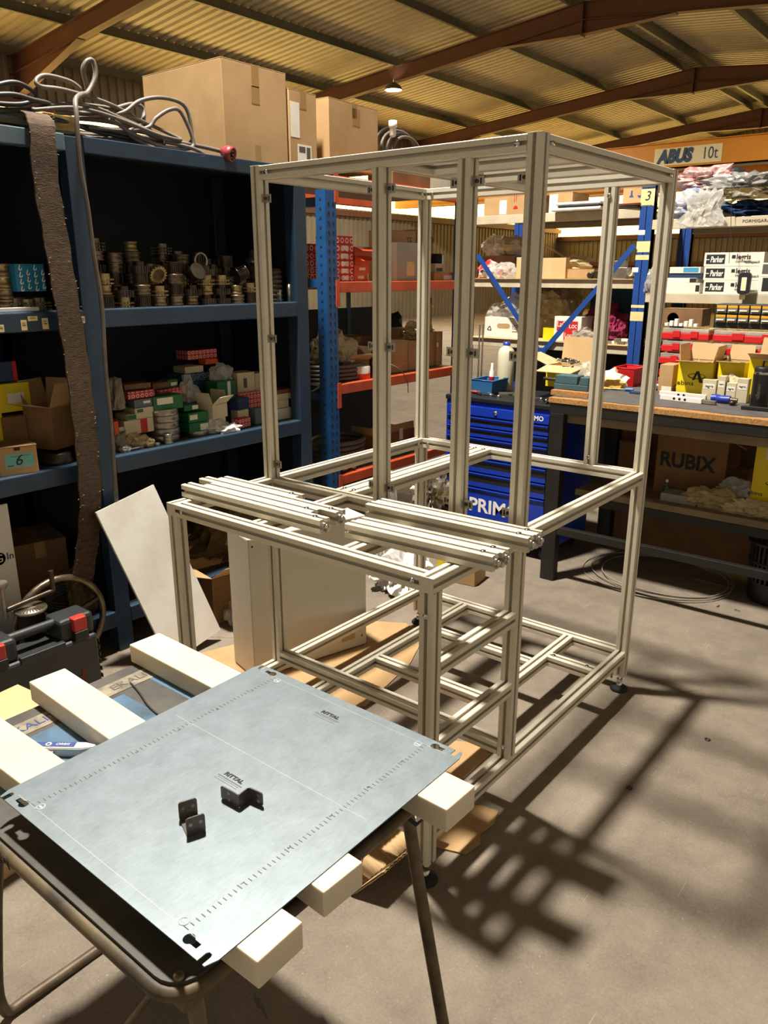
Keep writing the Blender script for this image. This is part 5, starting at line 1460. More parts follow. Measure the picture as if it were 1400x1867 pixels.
bag('plastic_bag', 'pale plastic bag hanging beside the back frame post', 'bag', (-0.62, 1.52, 0.0), (.14, .2, .68), 'bag_white', 48, sub=4)
carton('carton', 'dark carton on the floor behind the tool cabinet', (-0.78, 3.1, 0.0), (.3, .3, .5), 0, 'carton_dark')
# cables and packs on the pallet rack top
for k in range(4):
    q = (-1.05, 2.241, 2.539)
    tag(MB().tube([(q[0] + .03 * k - .06, q[1] + (.20 - .02 * k) * math.cos(a), 2.3625 + .0095 + (.12 - .01 * k) * (1 + math.sin(a))) for a in [2 * PI * i / 26 for i in range(26)]], .009, 8, True).build('power_cable', 'cable_grey' if k % 2 else 'cable_black'),
        ('front', 'second', 'third', 'rearmost')[k] + ' loop of the cable coil on the pallet rack top', 'cable', 'cable coil on the pallet rack top')
q = (-1.05, 2.241, 2.539)
carton('carton', 'low carton under the cable coil on the pallet rack top', (-1.1, q[1] + .03, 2.2625), (.2, .4, .099), 0, 'carton_dark')
q = (-1, 2.072, 2.53)
tag(MB().lathe([(.012, 0), (.02, .01), (.02, .05), (.026, .055), (.026, .09), (0, .09)], 14).build('cable_plug', 'white_plastic', None, (q[0], q[1], q[2]), 0), 'pale cable plug hanging in the coil on the pallet rack top', 'plug')
q = (2.592, 3.057, 2.304, 2.4)
pb('white pack lying on the pallet rack top by the cable coil', (q[0], q[1], 2.2625, q[3]), -1.15, .12, 'white_box', name='white_pack')
q = (3.587, 4.652, 2.202, 2.438)

# ---------------------------------------------------------------- back shelving (blue posts, cream beams)
SY = 2.90
bs = thing('back_shelving', 'blue post shelving with cream beams along the back', 'shelving', (0, SY, 0))
def fold_post(x0, x1, y, z1=2.28):
    o = MB().box(x0, x0 + (x1 - x0) * .47, y, y + .06, 0, z1).box(x0 + (x1 - x0) * .53, x1, y, y + .06, 0, z1).box(x0, x1, y + .01, y + .06, 0, z1).build('post', 'shelf_blue', bs)
    return o
p3 = fold_post(0.255, 0.335, 0)
fold_post(-1.02, -0.94, 0); fold_post(-1.02, -0.94, .72); fold_post(0.255, 0.335, .72); fold_post(1.62, 1.70, 0); fold_post(1.62, 1.70, .72)
for nm, v0, v1, m in (('masking_tape', 348, 372, 'tape'), ('masking_tape', 440, 470, 'tape'), ('masking_tape', 476, 486, 'tape'), ('masking_tape', 557, 563, 'tape'), ('masking_tape', 567, 585, 'tape')):
    pass
for a_, b_ in (((0.26, 2.9, 2.223), (0.27, 2.9, 2.128)), ((0.266, 2.9, 1.927), (0.265, 2.9, 1.864)), ((0.257, 2.9, 1.848), (0.259, 2.9, 1.819)), ((0.268, 2.9, 1.552), (0.27, 2.9, 1.535)), ((0.261, 2.9, 1.511), (0.267, 2.9, 1.455))):
    MB().box(0.253, 0.337, -.0015, 0.0, b_[2], a_[2]).build('masking_tape', 'tape', bs)
q = (0.285, 2.9, 2.182)
text('handwriting', '3', .075, (0.295, -.002, q[2]), '-y', 'ink', bs, shear=.2)
MB().box(0.262, 0.328, -.0024, -.0016, q[2] - .052, q[2] - .049).box(0.262, 0.328, -.0024, -.0016, q[2] + .05, q[2] + .06).build('pen_line', 'ink_grey', bs)
for v in (423, 492):
    q = (0.271, 2.9, 1.981)
    q2 = (0.265, 2.9, 1.761)
for q in ((0.278, 2.9, 1.978), (0.258, 2.9, 1.761)):
    MB().box(q[0] - .02, q[0] + .02, -.0015, 0, q[2] - .014, q[2] + .014).build('paper_label', 'paper', bs)
# beams and decks, left bay then right bay
for x0, x1, levels in ((-0.94, 0.255, (2.118, 1.703, 1.297)), (0.335, 1.62, (2.048, 1.624, 0.62))):
    for z in levels:
        MB().box(x0, x1, .004, .045, z - .055, z, ch=.002).build('beam', 'shelf_cream', bs)
        MB().box(x0, x1, .74, .775, z - .055, z, ch=.002).build('beam', 'shelf_cream', bs)
        MB().box(x0, x1, .045, .74, z - .02, z - .003).build('deck', 'plywood', bs)
for z in (1.703, 1.297):
    MB().box(-.935, .25, -.012, .5, z, z + .004).build('deck_card', 'carton_pale', bs)
MB().box(-.94, .255, .70, .712, .03, 1.24).build('back_panel', 'rack_navy', bs)  # added dark sheet, no real panel: stands in for shade in this bay
# cross brace
cc = (-0.347, 2.88, 1.211)
for a_ in ((-0.881, 2.88, 1.862), (0.245, 2.88, 1.905)):
    v0_, v1_ = Vector((a_[0], -.014, a_[2])), Vector((cc[0], -.014, cc[2]))
    v1_ = v1_ + (v1_ - v0_) * .35
    d_ = (v1_ - v0_)
    MB().box(0, d_.length, -.0025, .0025, -.017, .017, Matrix.Translation(v0_) @ Matrix.Rotation(-math.atan2(d_.z, d_.x), 4, 'Y')).build('cross_brace', 'shelf_blue', bs)
MB().box(cc[0] - .04, cc[0] + .04, -.022, -.017, cc[2] - .045, cc[2] + .045).build('brace_plate', 'shelf_blue', bs)
MB().lathe([(0, .006), (.007, .005), (.009, 0)], 8, Matrix.Translation((cc[0], -.022, cc[2])) @ UP).build('brace_bolt', 'chrome', bs)

def yb(label, rect, k, dep, m, name='storage_box', **kw): return pbox(name, label, rect, k, dep, m, '-y', **kw)
# top level, left bay
T1 = 2.1185
a = (-0.903, -0.69, 2.125, 2.244)
c = carton('carton', 'brown carton with printed signs on the back top shelf', ((a[0] + a[1]) / 2 + .1, 3.12, T1), (a[1] - a[0] + .2, .28, a[3] - T1), math.radians(-6), 'carton')
MB().box(-.07, -.01, -.1412, -.14, .01, .10).build('paper_label', 'paper', c)
for dx in (.05, .066):
    MB().box(dx, dx + .004, -.1412, -.14, .085, .13).build('arrow_print', 'ink_red', c)
    MB().prism([(dx - .005, .13), (dx + .009, .13), (dx + .002, .145)], 0, .001, Matrix.Translation((0, -.14, 0)) @ UP).build('arrow_head', 'ink_red', c)
MB().prism([(.045, .04), (.085, .04), (.078, .056), (.065, .062), (.052, .056)], 0, .001, Matrix.Translation((0, -.14, 0)) @ UP).build('umbrella_print', 'ink_red', c)
a = (-0.425, -0.256, 2.126, 2.249)
c = carton('carton', 'brown carton wrapped in white labels on the back top shelf', ((a[0] + a[1]) / 2, 3.15, T1), (a[1] - a[0], .25, a[3] - T1), 0, 'carton')
MB().box(-(a[1] - a[0]) / 2 + .004, -.02, -.1262, -.125, .004, a[3] - T1 - .01).build('shipping_label', 'paper', c)
a = (0.073, 0.212, 2.167, 2.252)
c = carton('carton', 'brown carton printed with glass and flame signs', ((a[0] + a[1]) / 2, 3.16, T1 + .035), (a[1] - a[0], .24, a[3] - T1 - .035), math.radians(4), 'carton')
MB().prism([(.0, .04), (.03, .04), (.02, .055), (.02, .08), (.01, .08), (.01, .055)], 0, .001, Matrix.Translation((-.03, -.12, 0)) @ UP).prism([(.05, .05), (.09, .05), (.078, .036), (.062, .036)], 0, .001, Matrix.Translation((-.03, -.12, 0)) @ UP).build('sign_print', 'ink_blue', c)
pw = random.Random(5)
for i in range(7):
    a = (-0.093, 0.237, 2.131, 2.178)
    zz_ = T1 + .0005 + i * .005
    tag(MB().box(-.17, .17, -.11, .11, 0, .0042).build('magazine', ['paper', 'cloth_grey', 'paper', 'ink_grey', 'paper', 'red_box', 'paper'][i], None, ((a[0] * .45 + a[1] * .55) + pw.uniform(-.05, .05), 3.02 + pw.uniform(-.02, .02), zz_), pw.uniform(-.15, .15)),
        ('bottom', 'second', 'third', 'fourth', 'fifth', 'sixth', 'top')[i] + ' magazine in the loose pile on the back top shelf', 'magazine', 'magazine pile')
a = (-0.313, 0.025, 2.063, 2.127)
t = thing('plastic_tray', 'white plastic wrapped tray jutting from the back top shelf', 'tray', ((a[0] + a[1]) / 2, 2.94, T1))
MB().box(-(a[1] - a[0]) / 2, (a[1] - a[0]) / 2, -.1, .12, 0, .022, ch=.008).build('tray_body', 'bag_white', t)
MB().box(-(a[1] - a[0]) / 2 + .05, (a[1] - a[0]) / 2 - .01, -.102, .1, .022, .034, ch=.004).build('tray_insert', 'black_plastic', t)
MB().box(-(a[1] - a[0]) / 2 + .03, (a[1] - a[0]) / 2, -.103, .11, .034, .052, ch=.006).build('film_wrap', 'bag_white', t)
# middle level, left bay
T2 = 1.7075
bag('plastic_bag', 'red and clear bag of parts at the left of the middle back shelf', 'bag', ((-0.909, 3, 1.75)[0] + .05, 3.02, T2), (.2, .16, .13), mat('bag_red', '#c2303a', .3, 0, '#e4dcd4', 6, 1.0, ramp=(.45, .55), bump=.4, bscale=18), 51)
bag('plastic_bag', 'clear bag with green parts on the middle back shelf', 'bag', ((-0.73, 3, 1.75)[0], 3.0, T2), (.22, .16, .11), 'bag_clear', 52)
bag('plastic_bag', 'clear bag on top of the brown box on the middle back shelf', 'bag', ((-0.877, 3.1, 1.863)[0], 3.12, T2 + .155), (.2, .2, .15), 'bag_clear', 53)
bag('kraft_paper', 'cream crumpled kraft paper heaped at the back of the middle shelf', 'paper', ((-0.762, 3.15, 1.879)[0], 3.17, T2 + .155), (.3, .2, .14), 'bag_amber', 54)
a = (-0.895, -0.696, 1.718, 1.827)
yb('brown open box behind the clear bags on the middle back shelf', (a[0] - .1, a[1], T2, T2 + .15), 3.08, .22, 'carton_dark', 'carton')
a = (-0.617, -0.539, 1.719, 1.846)
yb('tilted cream carton beside the large frame post', (a[0], a[1] + .06, T2, a[3]), 2.98, .2, 'carton_pale', 'carton', rz=math.radians(-6))
a = (-0.408, -0.253, 1.713, 1.839)
yb('plain pale carton in the middle of the middle back shelf', (a[0] - .02, a[1], T2, a[3]), 2.97, .2, 'carton_pale', 'carton', rz=math.radians(3))
a = (-0.252, -0.056, 1.712, 1.768)
c = carton('flat_carton', 'low brown carton right of the plain pale carton', ((a[0] + a[1]) / 2, 3.1, T2), (a[1] - a[0], .2, a[3] - T2), 0, 'carton')
bag('kraft_paper', 'crumpled brown paper on the low carton', 'paper', ((-0.224, 3.1, 1.795)[0], 3.1, a[3] + .002), (.26, .16, .09), 'cloth_cream', 55)
b0_, b1_ = Vector((-0.569, 3.3, 1.927)), Vector((-0.363, 3.2, 1.843))
tag(MB().tube([b0_, b1_], .009, 6).build('wooden_stick', 'carton_pale'), 'wooden stick leaning behind the pale carton', 'stick')
t = thing('air_cylinder', 'grey pneumatic valve block on the middle back shelf', 'valve', ((0.123, 2.99, 1.749)[0], 2.99, T2))
MB().box(-.075, .06, -.03, .03, .0, .07, ch=.004).box(-.05, .04, -.025, .025, .07, .11, ch=.003).build('block', 'steel_bright', t)
MB().lathe([(.02, -.05), (.02, .05)], 14, Matrix.Translation((.085, 0, .035)) @ Matrix.Rotation(PI / 2, 4, 'X')).build('end_cap', 'white_plastic', t)
t = thing('pipe_elbow', 'small dark pipe joint on the middle back shelf', 'fitting', ((-0.053, 2.96, 1.727)[0], 2.96, T2))
MB().lathe([(.014, -.03), (.02, -.03), (.02, .03), (.012, .03)], 12, Matrix.Translation((0, 0, .021)) @ UP).build('tube_body', 'steel_dark', t)
MB().box(.02, .07, -.02, .02, 0, .05, ch=.003).build('flange', 'steel_dark', t)
# lower level, left bay
T3 = 1.3015
a = (-0.841, -0.562, 1.291, 1.442)
c = thing('handle_box', 'white cardboard box with hand hole and blue lettering', 'box', ((a[0] + a[1]) / 2 + .03, 3.07, T3))
w2 = (a[1] - a[0]) / 2 + .03; hh = a[3] - T3
MB().box(-w2, w2, -.12, .12, 0, hh, ch=.002).build('body', 'carton_white', c)
MB().prism(rrect(-.052, .052, -.017, .017, .016, 5), 0, .0008, Matrix.Translation((-w2 + .155, -.12, hh * .58)) @ UP).build('hand_hole', 'carton', c)
lt_ = MB().box(-w2 + .228, w2 - .0, -.1212, -.12, hh * .45, hh * .68).build('logo_band', 'ink_blue', c)
text('lettering', 'SELFU', .044, (-w2 + .232, -.1218, hh * .565), '-y', 'white_paint', c, 'LEFT', sx=.7, bold=.001)
text('lettering', 'www.selfu', .02, (-w2 + .225, -.1212, hh * .33), '-y', 'ink_grey', c, 'LEFT')
tri = MB()
for k in range(3):
    M = Matrix.Translation((-w2 + .04, -.12, hh * .42)) @ UP @ Matrix.Rotation(k * 2 * PI / 3, 4, 'Z')
    tri.prism([(-.012, -.013), (.009, -.013), (.009, -.018), (.018, -.009), (.009, -.001), (.009, -.007), (-.009, -.007)], 0, .0008, M)
tri.build('recycling_mark', 'ink', c)
bag('plastic_bag', 'clear bag stuffed in the white hand hole box', 'bag', ((-0.788, 3, 1.478)[0], 3.05, a[3] + .002), (.2, .18, .1), 'bag_clear', 61)
bag('plastic_bag', 'second clear bag on the white hand hole box', 'bag', ((-0.655, 3, 1.506)[0], 3.05, a[3] + .002), (.22, .18, .17), 'bag_clear', 62)
a = (-0.383, -0.29, 1.305, 1.383)
c = open_carton('yellow_carton', 'yellow carton with open flap on the lower back shelf', ((a[0] + a[1]) / 2, 3.05, T3), (a[1] - a[0], .16, a[3] - T3), 0, 'yellow_print', 'carton', flaps=(None, None, 95, None), fl=.9)
a = (-0.297, -0.1, 1.312, 1.477)
c = thing('red_print_carton', 'white carton with red printed squares on the lower back shelf', 'box', ((a[0] + a[1]) / 2, 3.06, T3))
w2 = (a[1] - a[0]) / 2
hh = a[3] - T3
MB().box(-w2, w2, -.1, .1, 0, hh * .92, ch=.002).build('body', 'carton_white', c)
MB().box(-w2 + .02, w2 * .75, -.1012, -.1, hh * .38, hh * .75).box(-w2 * .25, w2 * .4, -.1012, -.1, .006, hh * .38).build('red_print', 'ink_red', c)
text('lettering', 'LaC', .05, (-w2 * .45, -.1018, hh * .62), '-y', 'white_paint', c, sx=.8)
text('lettering', 'Loc', .05, (w2 * .4, -.1018, hh * .58), '-y', 'white_paint', c, sx=.8)
text('lettering', 'Loc', .045, (w2 * .08, -.1018, hh * .22), '-y', 'white_paint', c, sx=.8)
bag('plastic_bag', 'large brown plastic sack behind the red printed carton', 'sack', ((-0.48, 3.3, 1.526)[0], 3.35, T3), (.5, .36, .36), 'bag_amber', 63, sub=4)
bag('plastic_bag', 'clear bag beside the red printed carton', 'bag', ((-0.098, 2.95, 1.318)[0], 2.98, T3), (.2, .12, .1), 'bag_clear', 64)
bag('magenta_cloth', 'bright magenta and dark red cloths heaped on the lower back shelf', 'cloth', ((-0.086, 3.05, 1.428)[0] + .03, 3.24, T3 + .005), (.3, .24, .27), 'cloth_magenta', 65, sub=4, amp=.4)
bag('magenta_cloth', 'dark red cloth heap next to the lettered blue post', 'cloth', ((0.098, 3.05, 1.397)[0] - .03, 3.05, T3 + .005), (.24, .2, .22), 'cloth_magenta', 66, sub=4)
a = (-0.161, 0.093, 1.364, 1.591)
tag(MB().box(-.2, .2, -.12, .12, 0, .38, ch=.03).build('teal_bin', 'teal_tarp', None, (a[1] - .15, 3.51, T3)), 'dark teal bin at the back of the lower shelf', 'bin')
t = thing('connector_heap', 'small white connector strips before the dark red cloth', 'connectors', ((0.16, 2.94, 1.324)[0], 2.96, T3))
for i, (x, y, z) in enumerate(((-.06, 0, 0), (-.02, .01, .0), (.03, -.01, 0), (.07, .01, 0), (0, 0, .019), (.05, 0, .019))):
    MB().box(x - .022, x + .022, y - .014, y + .014, z, z + .018, ch=.002).build('connector', 'white_plastic' if i % 2 else 'steel_bright', t)
# rods standing at the left
for i, u in enumerate((70, 98)):
    p_, q_ = (-0.757, 2.75, 1.401), (-0.715, 2.75, 1.063)
for i, (p_, q_) in enumerate((((-0.734, 2.72, 1.403), (-0.725, 2.72, 1.066)), ((-0.71, 2.72, 1.408), (-0.698, 2.72, 1.068)))):
    tag(MB().tube([(p_[0], 2.70, .0), (q_[0], 2.70, p_[2])], .006, 8).build('steel_rod', 'steel_bright'), ('left', 'right')[i] + ' thin steel rod standing behind the tool cabinet', 'rod')

# right bay, top level: plastic bags on a cream board
U1 = 2.0485
MB().box(0.62, 1.6, -.004, .004, U1 - .052, U1 - .004).build('printed_front', 'shelf_cream', bs)
text('beam_print', 'FORMIGARA, HARTONO', .022, (1.0, -.006, U1 - .028), '-y', 'ink_grey', bs, sx=1.2, depth=.0003)
def film(label, loc, size, m, seed, amp=.4): return bag('plastic_bag', label, 'bag', loc, size, m, seed, sub=4, amp=amp)
mat('bag_blueish', '#9aa3bd', 0.16, 0, '#e8e6e4', 8, 0.8, alpha=0.82, bump=0.5, bscale=20)
mat('bag_smoke', '#4c4b49', 0.2, 0, '#b9b6b0', 9, 0.7, alpha=0.85, bump=0.5, bscale=20, stretch=(1, 1, 5))
mat('bag_redwhite', '#d9c9c4', 0.2, 0, '#b2595a', 30, 0.8, alpha=0.9, bump=0.5, bscale=22)
film('bluish plastic bag drooping over the cream beam at top right', ((0.581, 2.95, 2.149)[0] - .02, 3.02, U1), (.42, .3, .18), 'bag_blueish', 71)
film('clear plastic bag corner hanging down below the cream beam', ((0.633, 2.86, 2.047)[0], 2.868, (0.639, 2.86, 1.998)[2]), (.26, .06, .22), 'bag_clear', 72)
film('clear bag with red stripes on top of the bluish bag', ((0.56, 3.05, 2.257)[0], 3.1, U1 + .181), (.5, .26, .12), 'bag_redwhite', 73)
film('smoky plastic bag of black strips at the far right', ((0.821, 2.95, 2.163)[0], 3.0, U1 + .101), (.5, .3, .15), 'bag_smoke', 74)
film('dark blue sack under the smoky bag', ((0.852, 2.97, 2.093)[0], 3.05, U1), (.5, .3, .1), 'navy_box', 75)
film('grey plastic bag hanging beside the lettered blue post', ((0.336, 2.95, 2.201)[0], 3.02, U1), (.14, .2, .22), 'bag_clear', 76)
# level two: tube packs
U2 = 1.6245
b0 = (0.664, 0.793, 1.793, 1.857)
b1 = (0.793, 0.992, 1.792, 1.855)
zs = (U2, (0.668, 0.791, 1.653, 1.718)[3] - .0, (0.66, 0.792, 1.718, 1.791)[3])
hgt = (b0[3] - U2) / 3
for k in range(3):
    w_ = (b1[1] - b0[0])
    t = thing('tube_pack', ('bottom', 'middle', 'top')[k] + ' grey carton lettered in black and white beside the work lamp', 'box', (b0[0] + w_ / 2 + .006 - .006 * k, 2.93 + .15, U2 + k * hgt), 0, 'grey lettered cartons')
    hx = w_ / 2
    MB().box(-hx, hx, -.15, .15, 0, hgt - .0012, ch=.0015).build('body', 'carton_white', t)
    sp_ = (b0[1] - b0[0])
    p_ = MB().box(-hx + .012, -hx + sp_ - .012, -.1512, -.15, hgt * .18, hgt * .85).build('black_panel', 'ink', t)
    text('lettering', 'Parker', hgt * .6, (-hx + .036, -.152, hgt * .48), '-y', 'white_paint', t, 'LEFT', shear=.15, bold=.0012, fit=sp_ - .055)
    MB().box(-hx + .012, -hx + .03, -.152, -.1512, hgt * .46, hgt * .52).build('logo_line', 'white_paint', t)
    text('lettering', 'legris', hgt * .5, (-hx + sp_ + .05, -.151, hgt * .66), '-y', 'ink', t, 'LEFT', sx=.95, bold=.0008)
    MB().box(-hx + sp_ + .025, -hx + sp_ + .045, -.151, -.15, hgt * .56, hgt * .8).build('logo_square', 'ink', t)
    text('lettering', 'connectic', hgt * .28, (-hx + sp_ + .048, -.151, hgt * .36), '-y', 'ink_grey', t, 'LEFT')
    text('lettering', 'tubepack', hgt * .28, (hx - .02, -.151, hgt * .3), '-y', 'ink_grey', t, 'RIGHT', shear=.2)
for k, (v0, v1) in enumerate(((375, 520), (535, 680))):
    pass
e0 = (0.977, 1.08, 1.657, 1.722)
e1 = (0.974, 1.07, 1.731, 1.797)
c = yb('lower white carton with black panel at the right picture edge', (e0[0], e0[1], U2, e0[3]), 2.905, .02, 'carton_white', 'white_carton', lab=(.22, 1.0, .2, .95), lm='ink')
c = yb('upper white carton with grey panel at the right picture edge', (e1[0], e1[1], e0[3] + .001, e1[3]), 2.905, .02, 'carton_white', 'white_carton', lab=(.18, 1.0, .2, .9), lm='ink_grey')
a = (0.454, 0.653, 1.651, 1.686)
yb('white flat pack at the bottom left of the lettered cartons', (a[0], a[1], U2, a[3]), 2.92, .22, 'carton_white', 'flat_pack', lab=(.88, .99, .2, .8), lm='ink')
a2 = (0.45, 0.625, 1.686, 1.714)
yb('white flat pack with black end second from the bottom', (a2[0], a2[1], a[3] + .001, a2[3]), 2.93, .2, 'carton_white', 'flat_pack', lab=(.78, 1.0, .05, .95), lm='ink')
a3 = (0.457, 0.651, 1.716, 1.74)
yb('dark blue flat pack in the pile left of the lettered cartons', (a3[0], a3[1], a2[3] + .001, a3[3]), 2.94, .2, 'navy_box', 'flat_pack')
a4 = (0.459, 0.642, 1.742, 1.777)
yb('pale flat pack with a blue label on top of the pile', (a4[0], a4[1], a3[3] + .001, a4[3]), 2.935, .2, 'carton_white', 'flat_pack', lab=(.45, .94, .15, .9), lm='blue_label')
bag('plastic_bag', 'crumpled clear bag beside the lettered blue post at mid height', 'bag', ((0.355, 2.9, 1.71)[0], 2.93, U2), (.1, .1, .16), 'bag_clear', 78)
# work lamp hung on a cord before the cartons
q = (0.885, 0.951, 1.628, 1.745)
t = thing('work_lamp', 'black work lamp with a lit yellow strip hung before the cartons', 'lamp', ((q[0] + q[1]) / 2, 2.855, q[2]))
ww, hh = (q[1] - q[0]) / 2, q[3] - q[2]
MB().prism(rrect(-ww, ww, 0, hh, .018, 5), 0, .022, Matrix.Translation((0, .011, 0)) @ UP).build('housing', 'black_plastic', t)
MB().prism(rrect(-ww * .42, ww * .42, hh * .16, hh * .78, .004, 3), 0, .0015, Matrix.Translation((0, -.011, 0)) @ UP).build('diffuser', 'led_glass', t)
MB().box(-ww * .17, ww * .17, -.0135, -.0122, hh * .22, hh * .72).build('led_strip', 'led_on', t)
MB().box(-ww * .5, ww * .5, -.009, .009, -.03, .002, ch=.002).build('hook_base', 'steel_warm', t)
tag(MB().tube([(0.822, 2.852, 1.795), (0.816, 2.845, 1.913), (0.78, 2.87, 2.233)], .0016, 5).build('hanging_cord', 'cable_black'), 'thin black cord running down past the lettered cartons', 'cord')
# level three: drawer cabinet, gift box, cartons
U3 = 1.4435
q = (0.82, 1.203, 1.399, 1.576)
t = thing('drawer_cabinet', 'black small parts cabinet with amber topped clear drawers', 'cabinet', (q[0], 2.72, U3))
cw_ = ((0.88, 2.72, 1.56)[0] - q[0]); ch_ = ((0.84, 2.72, 1.572)[2] - (0.846, 2.72, 1.521)[2])
nrow, ncol = 3, 5
zt_ = (0.839, 2.72, 1.576)[2] - U3
MB().box(-.008, ncol * cw_ + .008, .012, .17, 0, zt_, ch=.003).build('housing', 'black_plastic', t)
for r in range(nrow):
    for c_ in range(ncol):
        x0_ = c_ * cw_ + .004; z1_ = zt_ - .004 - r * ch_
        if z1_ - ch_ < 0.0: continue
        d_ = MB().box(x0_, x0_ + cw_ - .008, .0, .012, z1_ - ch_ + .006, z1_ - .002, ch=.0015).build('drawer', 'drawer_clear', t)
        MB().box(x0_, x0_ + cw_ - .008, -.001, .0, z1_ - .016, z1_ - .003).build('amber_strip', 'amber_plastic', d_)
        MB().box(x0_ + .006, x0_ + cw_ - .014, -.012, -.001, z1_ - .034, z1_ - .027, ch=.001).build('pull', 'white_plastic', d_)
a = (0.512, 0.762, 1.444, 1.542)
c = carton('carton', 'brown carton with a round dark seal left of the drawer cabinet', ((a[0] + a[1]) / 2 - .02, 2.86, U3), (a[1] - a[0] - .02, .16, a[3] - U3 - .0), 0, 'carton_dark', None)
q = (0.563, 2.78, 1.485)
MB().lathe([(0, 0), (.033, 0)], 24, Matrix.Translation((q[0] - (a[0] + a[1]) / 2 + .02, -.0812, q[2] - U3)) @ UP).build('round_seal', 'black_plastic', c)
0 and open_carton('open_carton', 'open brown carton leaning behind the round seal carton', ((a[0] + a[1]) / 2 + .0, 3.12, 1.3), (.3, .2, .24), math.radians(8), 'carton_dark', 'carton', flaps=(60, 70, 80, 60), fl=.4)
t = thing('white_parts', 'small white plastic parts before the round seal carton', 'parts', ((0.624, 2.74, 1.437)[0], 2.745, U3))
for i in range(7):
    MB().box(-.09 + i * .028, -.07 + i * .028, -.015, .015, 0, .018 + .012 * (i % 3), ch=.002).build('plastic_part', 'white_plastic', t)

# red cased organisers on the bench rear: trays with clear lids
def organiser(label, rect, k, hgt=.045):
    x0, x1, z0, z1 = rect
    t = thing('organiser_case', label, 'organiser', ((x0 + x1) / 2, k, z0), 0, 'red organiser cases')
    hx = (x1 - x0) / 2
    MB().box(-hx, hx, 0, .26, 0, hgt * .55, ch=.004).build('case', 'bin_red', t)
    MB().box(-hx + .004, hx - .004, .004, .256, hgt * .55, hgt * .9, ch=.003).build('clear_lid', 'bag_clear', t)
    MB().box(-hx * .5, -hx * .2, -.006, .004, hgt * .2, hgt * .7).box(hx * .25, hx * .55, -.006, .004, hgt * .2, hgt * .7).build('latch', 'bin_red', t)
    mb = MB()
    for i in range(6):
        mb.box(-hx + .02 + i * (2 * hx - .04) / 6, -hx + .02 + (i + .8) * (2 * hx - .04) / 6, .015, .24, hgt * .55, hgt * .72)
    mb.build('contents', 'steel_bright', t)

# ---------------------------------------------------------------- workbench
BY_, BT = 1.96, 1.080
wbn = thing('workbench', 'long workbench with black steel frame and chipboard edge', 'workbench', (0, BY_, 0))
MB().box(.205, 1.95, -.005, .90, BT - .028, BT, ch=.001).build('chipboard_top', 'chipboard', wbn)
vs, fs = [], []
er = random.Random(9)
nn = 40
for i in range(nn + 1):
    x = .208 + i * (1.74 / nn)
    e = .03 + .02 * math.sin(i * .5) + er.uniform(-.006, .006) + .03 * (x - .2)
    vs += [(x, e, BT), (x, .895, BT), (x, e, BT + .003), (x, .895, BT + .003)]
for i in range(nn):
    a = i * 4
    fs += [(a + 2, a + 6, a + 7, a + 3), (a, a + 4, a + 6, a + 2), (a + 1, a + 3, a + 7, a + 5)]
MB().add(vs, fs).build('rubber_mat', 'bench_mat', wbn)
MB().box(.212, 1.95, .0, .05, BT - .085, BT - .028, ch=.003).box(.212, 1.95, .80, .85, BT - .085, BT - .028, ch=.003).box(.212, .262, .05, .80, BT - .085, BT - .028).build('frame_rail', 'bench_black', wbn)
for x in (.215, 1.85):
    for y in (.0, .79):
        MB().box(x, x + .085, y, y + .06, 0, BT - .085, ch=.004).build('leg', 'bench_black', wbn)
MB().box(.30, 1.85, .005, .045, .29, .335, ch=.003).build('foot_rail', 'bench_black', wbn)
MB().box(.30, 1.85, .22, .25, .485, .522, ch=.002).build('shelf_edge', 'plywood', wbn)
MB().box(.30, 1.85, .25, .85, .50, .518).build('under_shelf', 'plywood', wbn)
MB().box(.30, 1.85, .23, .27, .43, .48).build('shelf_support', 'bench_black', wbn)
MB().box(.30, 1.9, .86, .875, .02, 1.0).build('back_board', 'carton_dark', wbn)
MB().box(.30, 1.85, .05, .075, BT - .14, BT - .095).build('drawer_rail', 'plywood', wbn)
BM = BT + .0032

def yb2(label, rect, k, dep, m, name='storage_box', **kw): return pbox(name, label, rect, k, dep, m, '-y', **kw)
# organisers behind the boxes
xo0, xo1 = (0.533, 2.7, 1.328)[0], (0.805, 2.7, 1.343)[0]
xo2, xo3 = (0.826, 2.7, 1.402)[0], (1.244, 2.7, 1.422)[0]
ONM = ('lowest', 'second', 'third', 'fourth', 'topmost')
for nm, xa, xb in (('left bench stack', xo0, xo1), ('stack under the drawer cabinet', xo2, xo3)):
    z = BM
    for i in range(5):
        organiser(ONM[i] + ' red organiser case in the ' + nm, (xa + .005 * (i % 2), xb, z, z + .07), 2.70, .07)
        z += .0718
# yellow cartons with an orbit emblem
def emblem(parent, x, y, z, s):
    M = Matrix.Translation((x, y, z)) @ UP
    mb = MB()
    mb.prism([(-.30 * s, -.28 * s), (-.06 * s, .36 * s), (.14 * s, .36 * s), (.46 * s, -.44 * s), (.22 * s, -.44 * s), (.02 * s, .14 * s), (-.14 * s, -.28 * s)], 0, .0008, M)
    mb.build('emblem_letter', 'ink', parent)
    mb = MB()
    N = 30
    vs, fs = [], []
    for i in range(N):
        a = 2 * PI * i / N
        t_ = .055 if -.2 < math.sin(a) < 1 else .09
        vs += [(.62 * s * math.cos(a), .2 * s * math.sin(a), .0009), ((.62 - t_) * s * math.cos(a), (.2 - t_ * .75) * s * math.sin(a), .0009)]
    for i in range(N):
        j = (i + 1) % N
        fs.append((2 * i, 2 * j, 2 * j + 1, 2 * i + 1))
    mb.add(vs, fs, False, M)
    mb.build('emblem_orbit', 'ink', parent)
a = (0.727, 0.911, 1.12, 1.27)
w_ = a[1] - a[0]
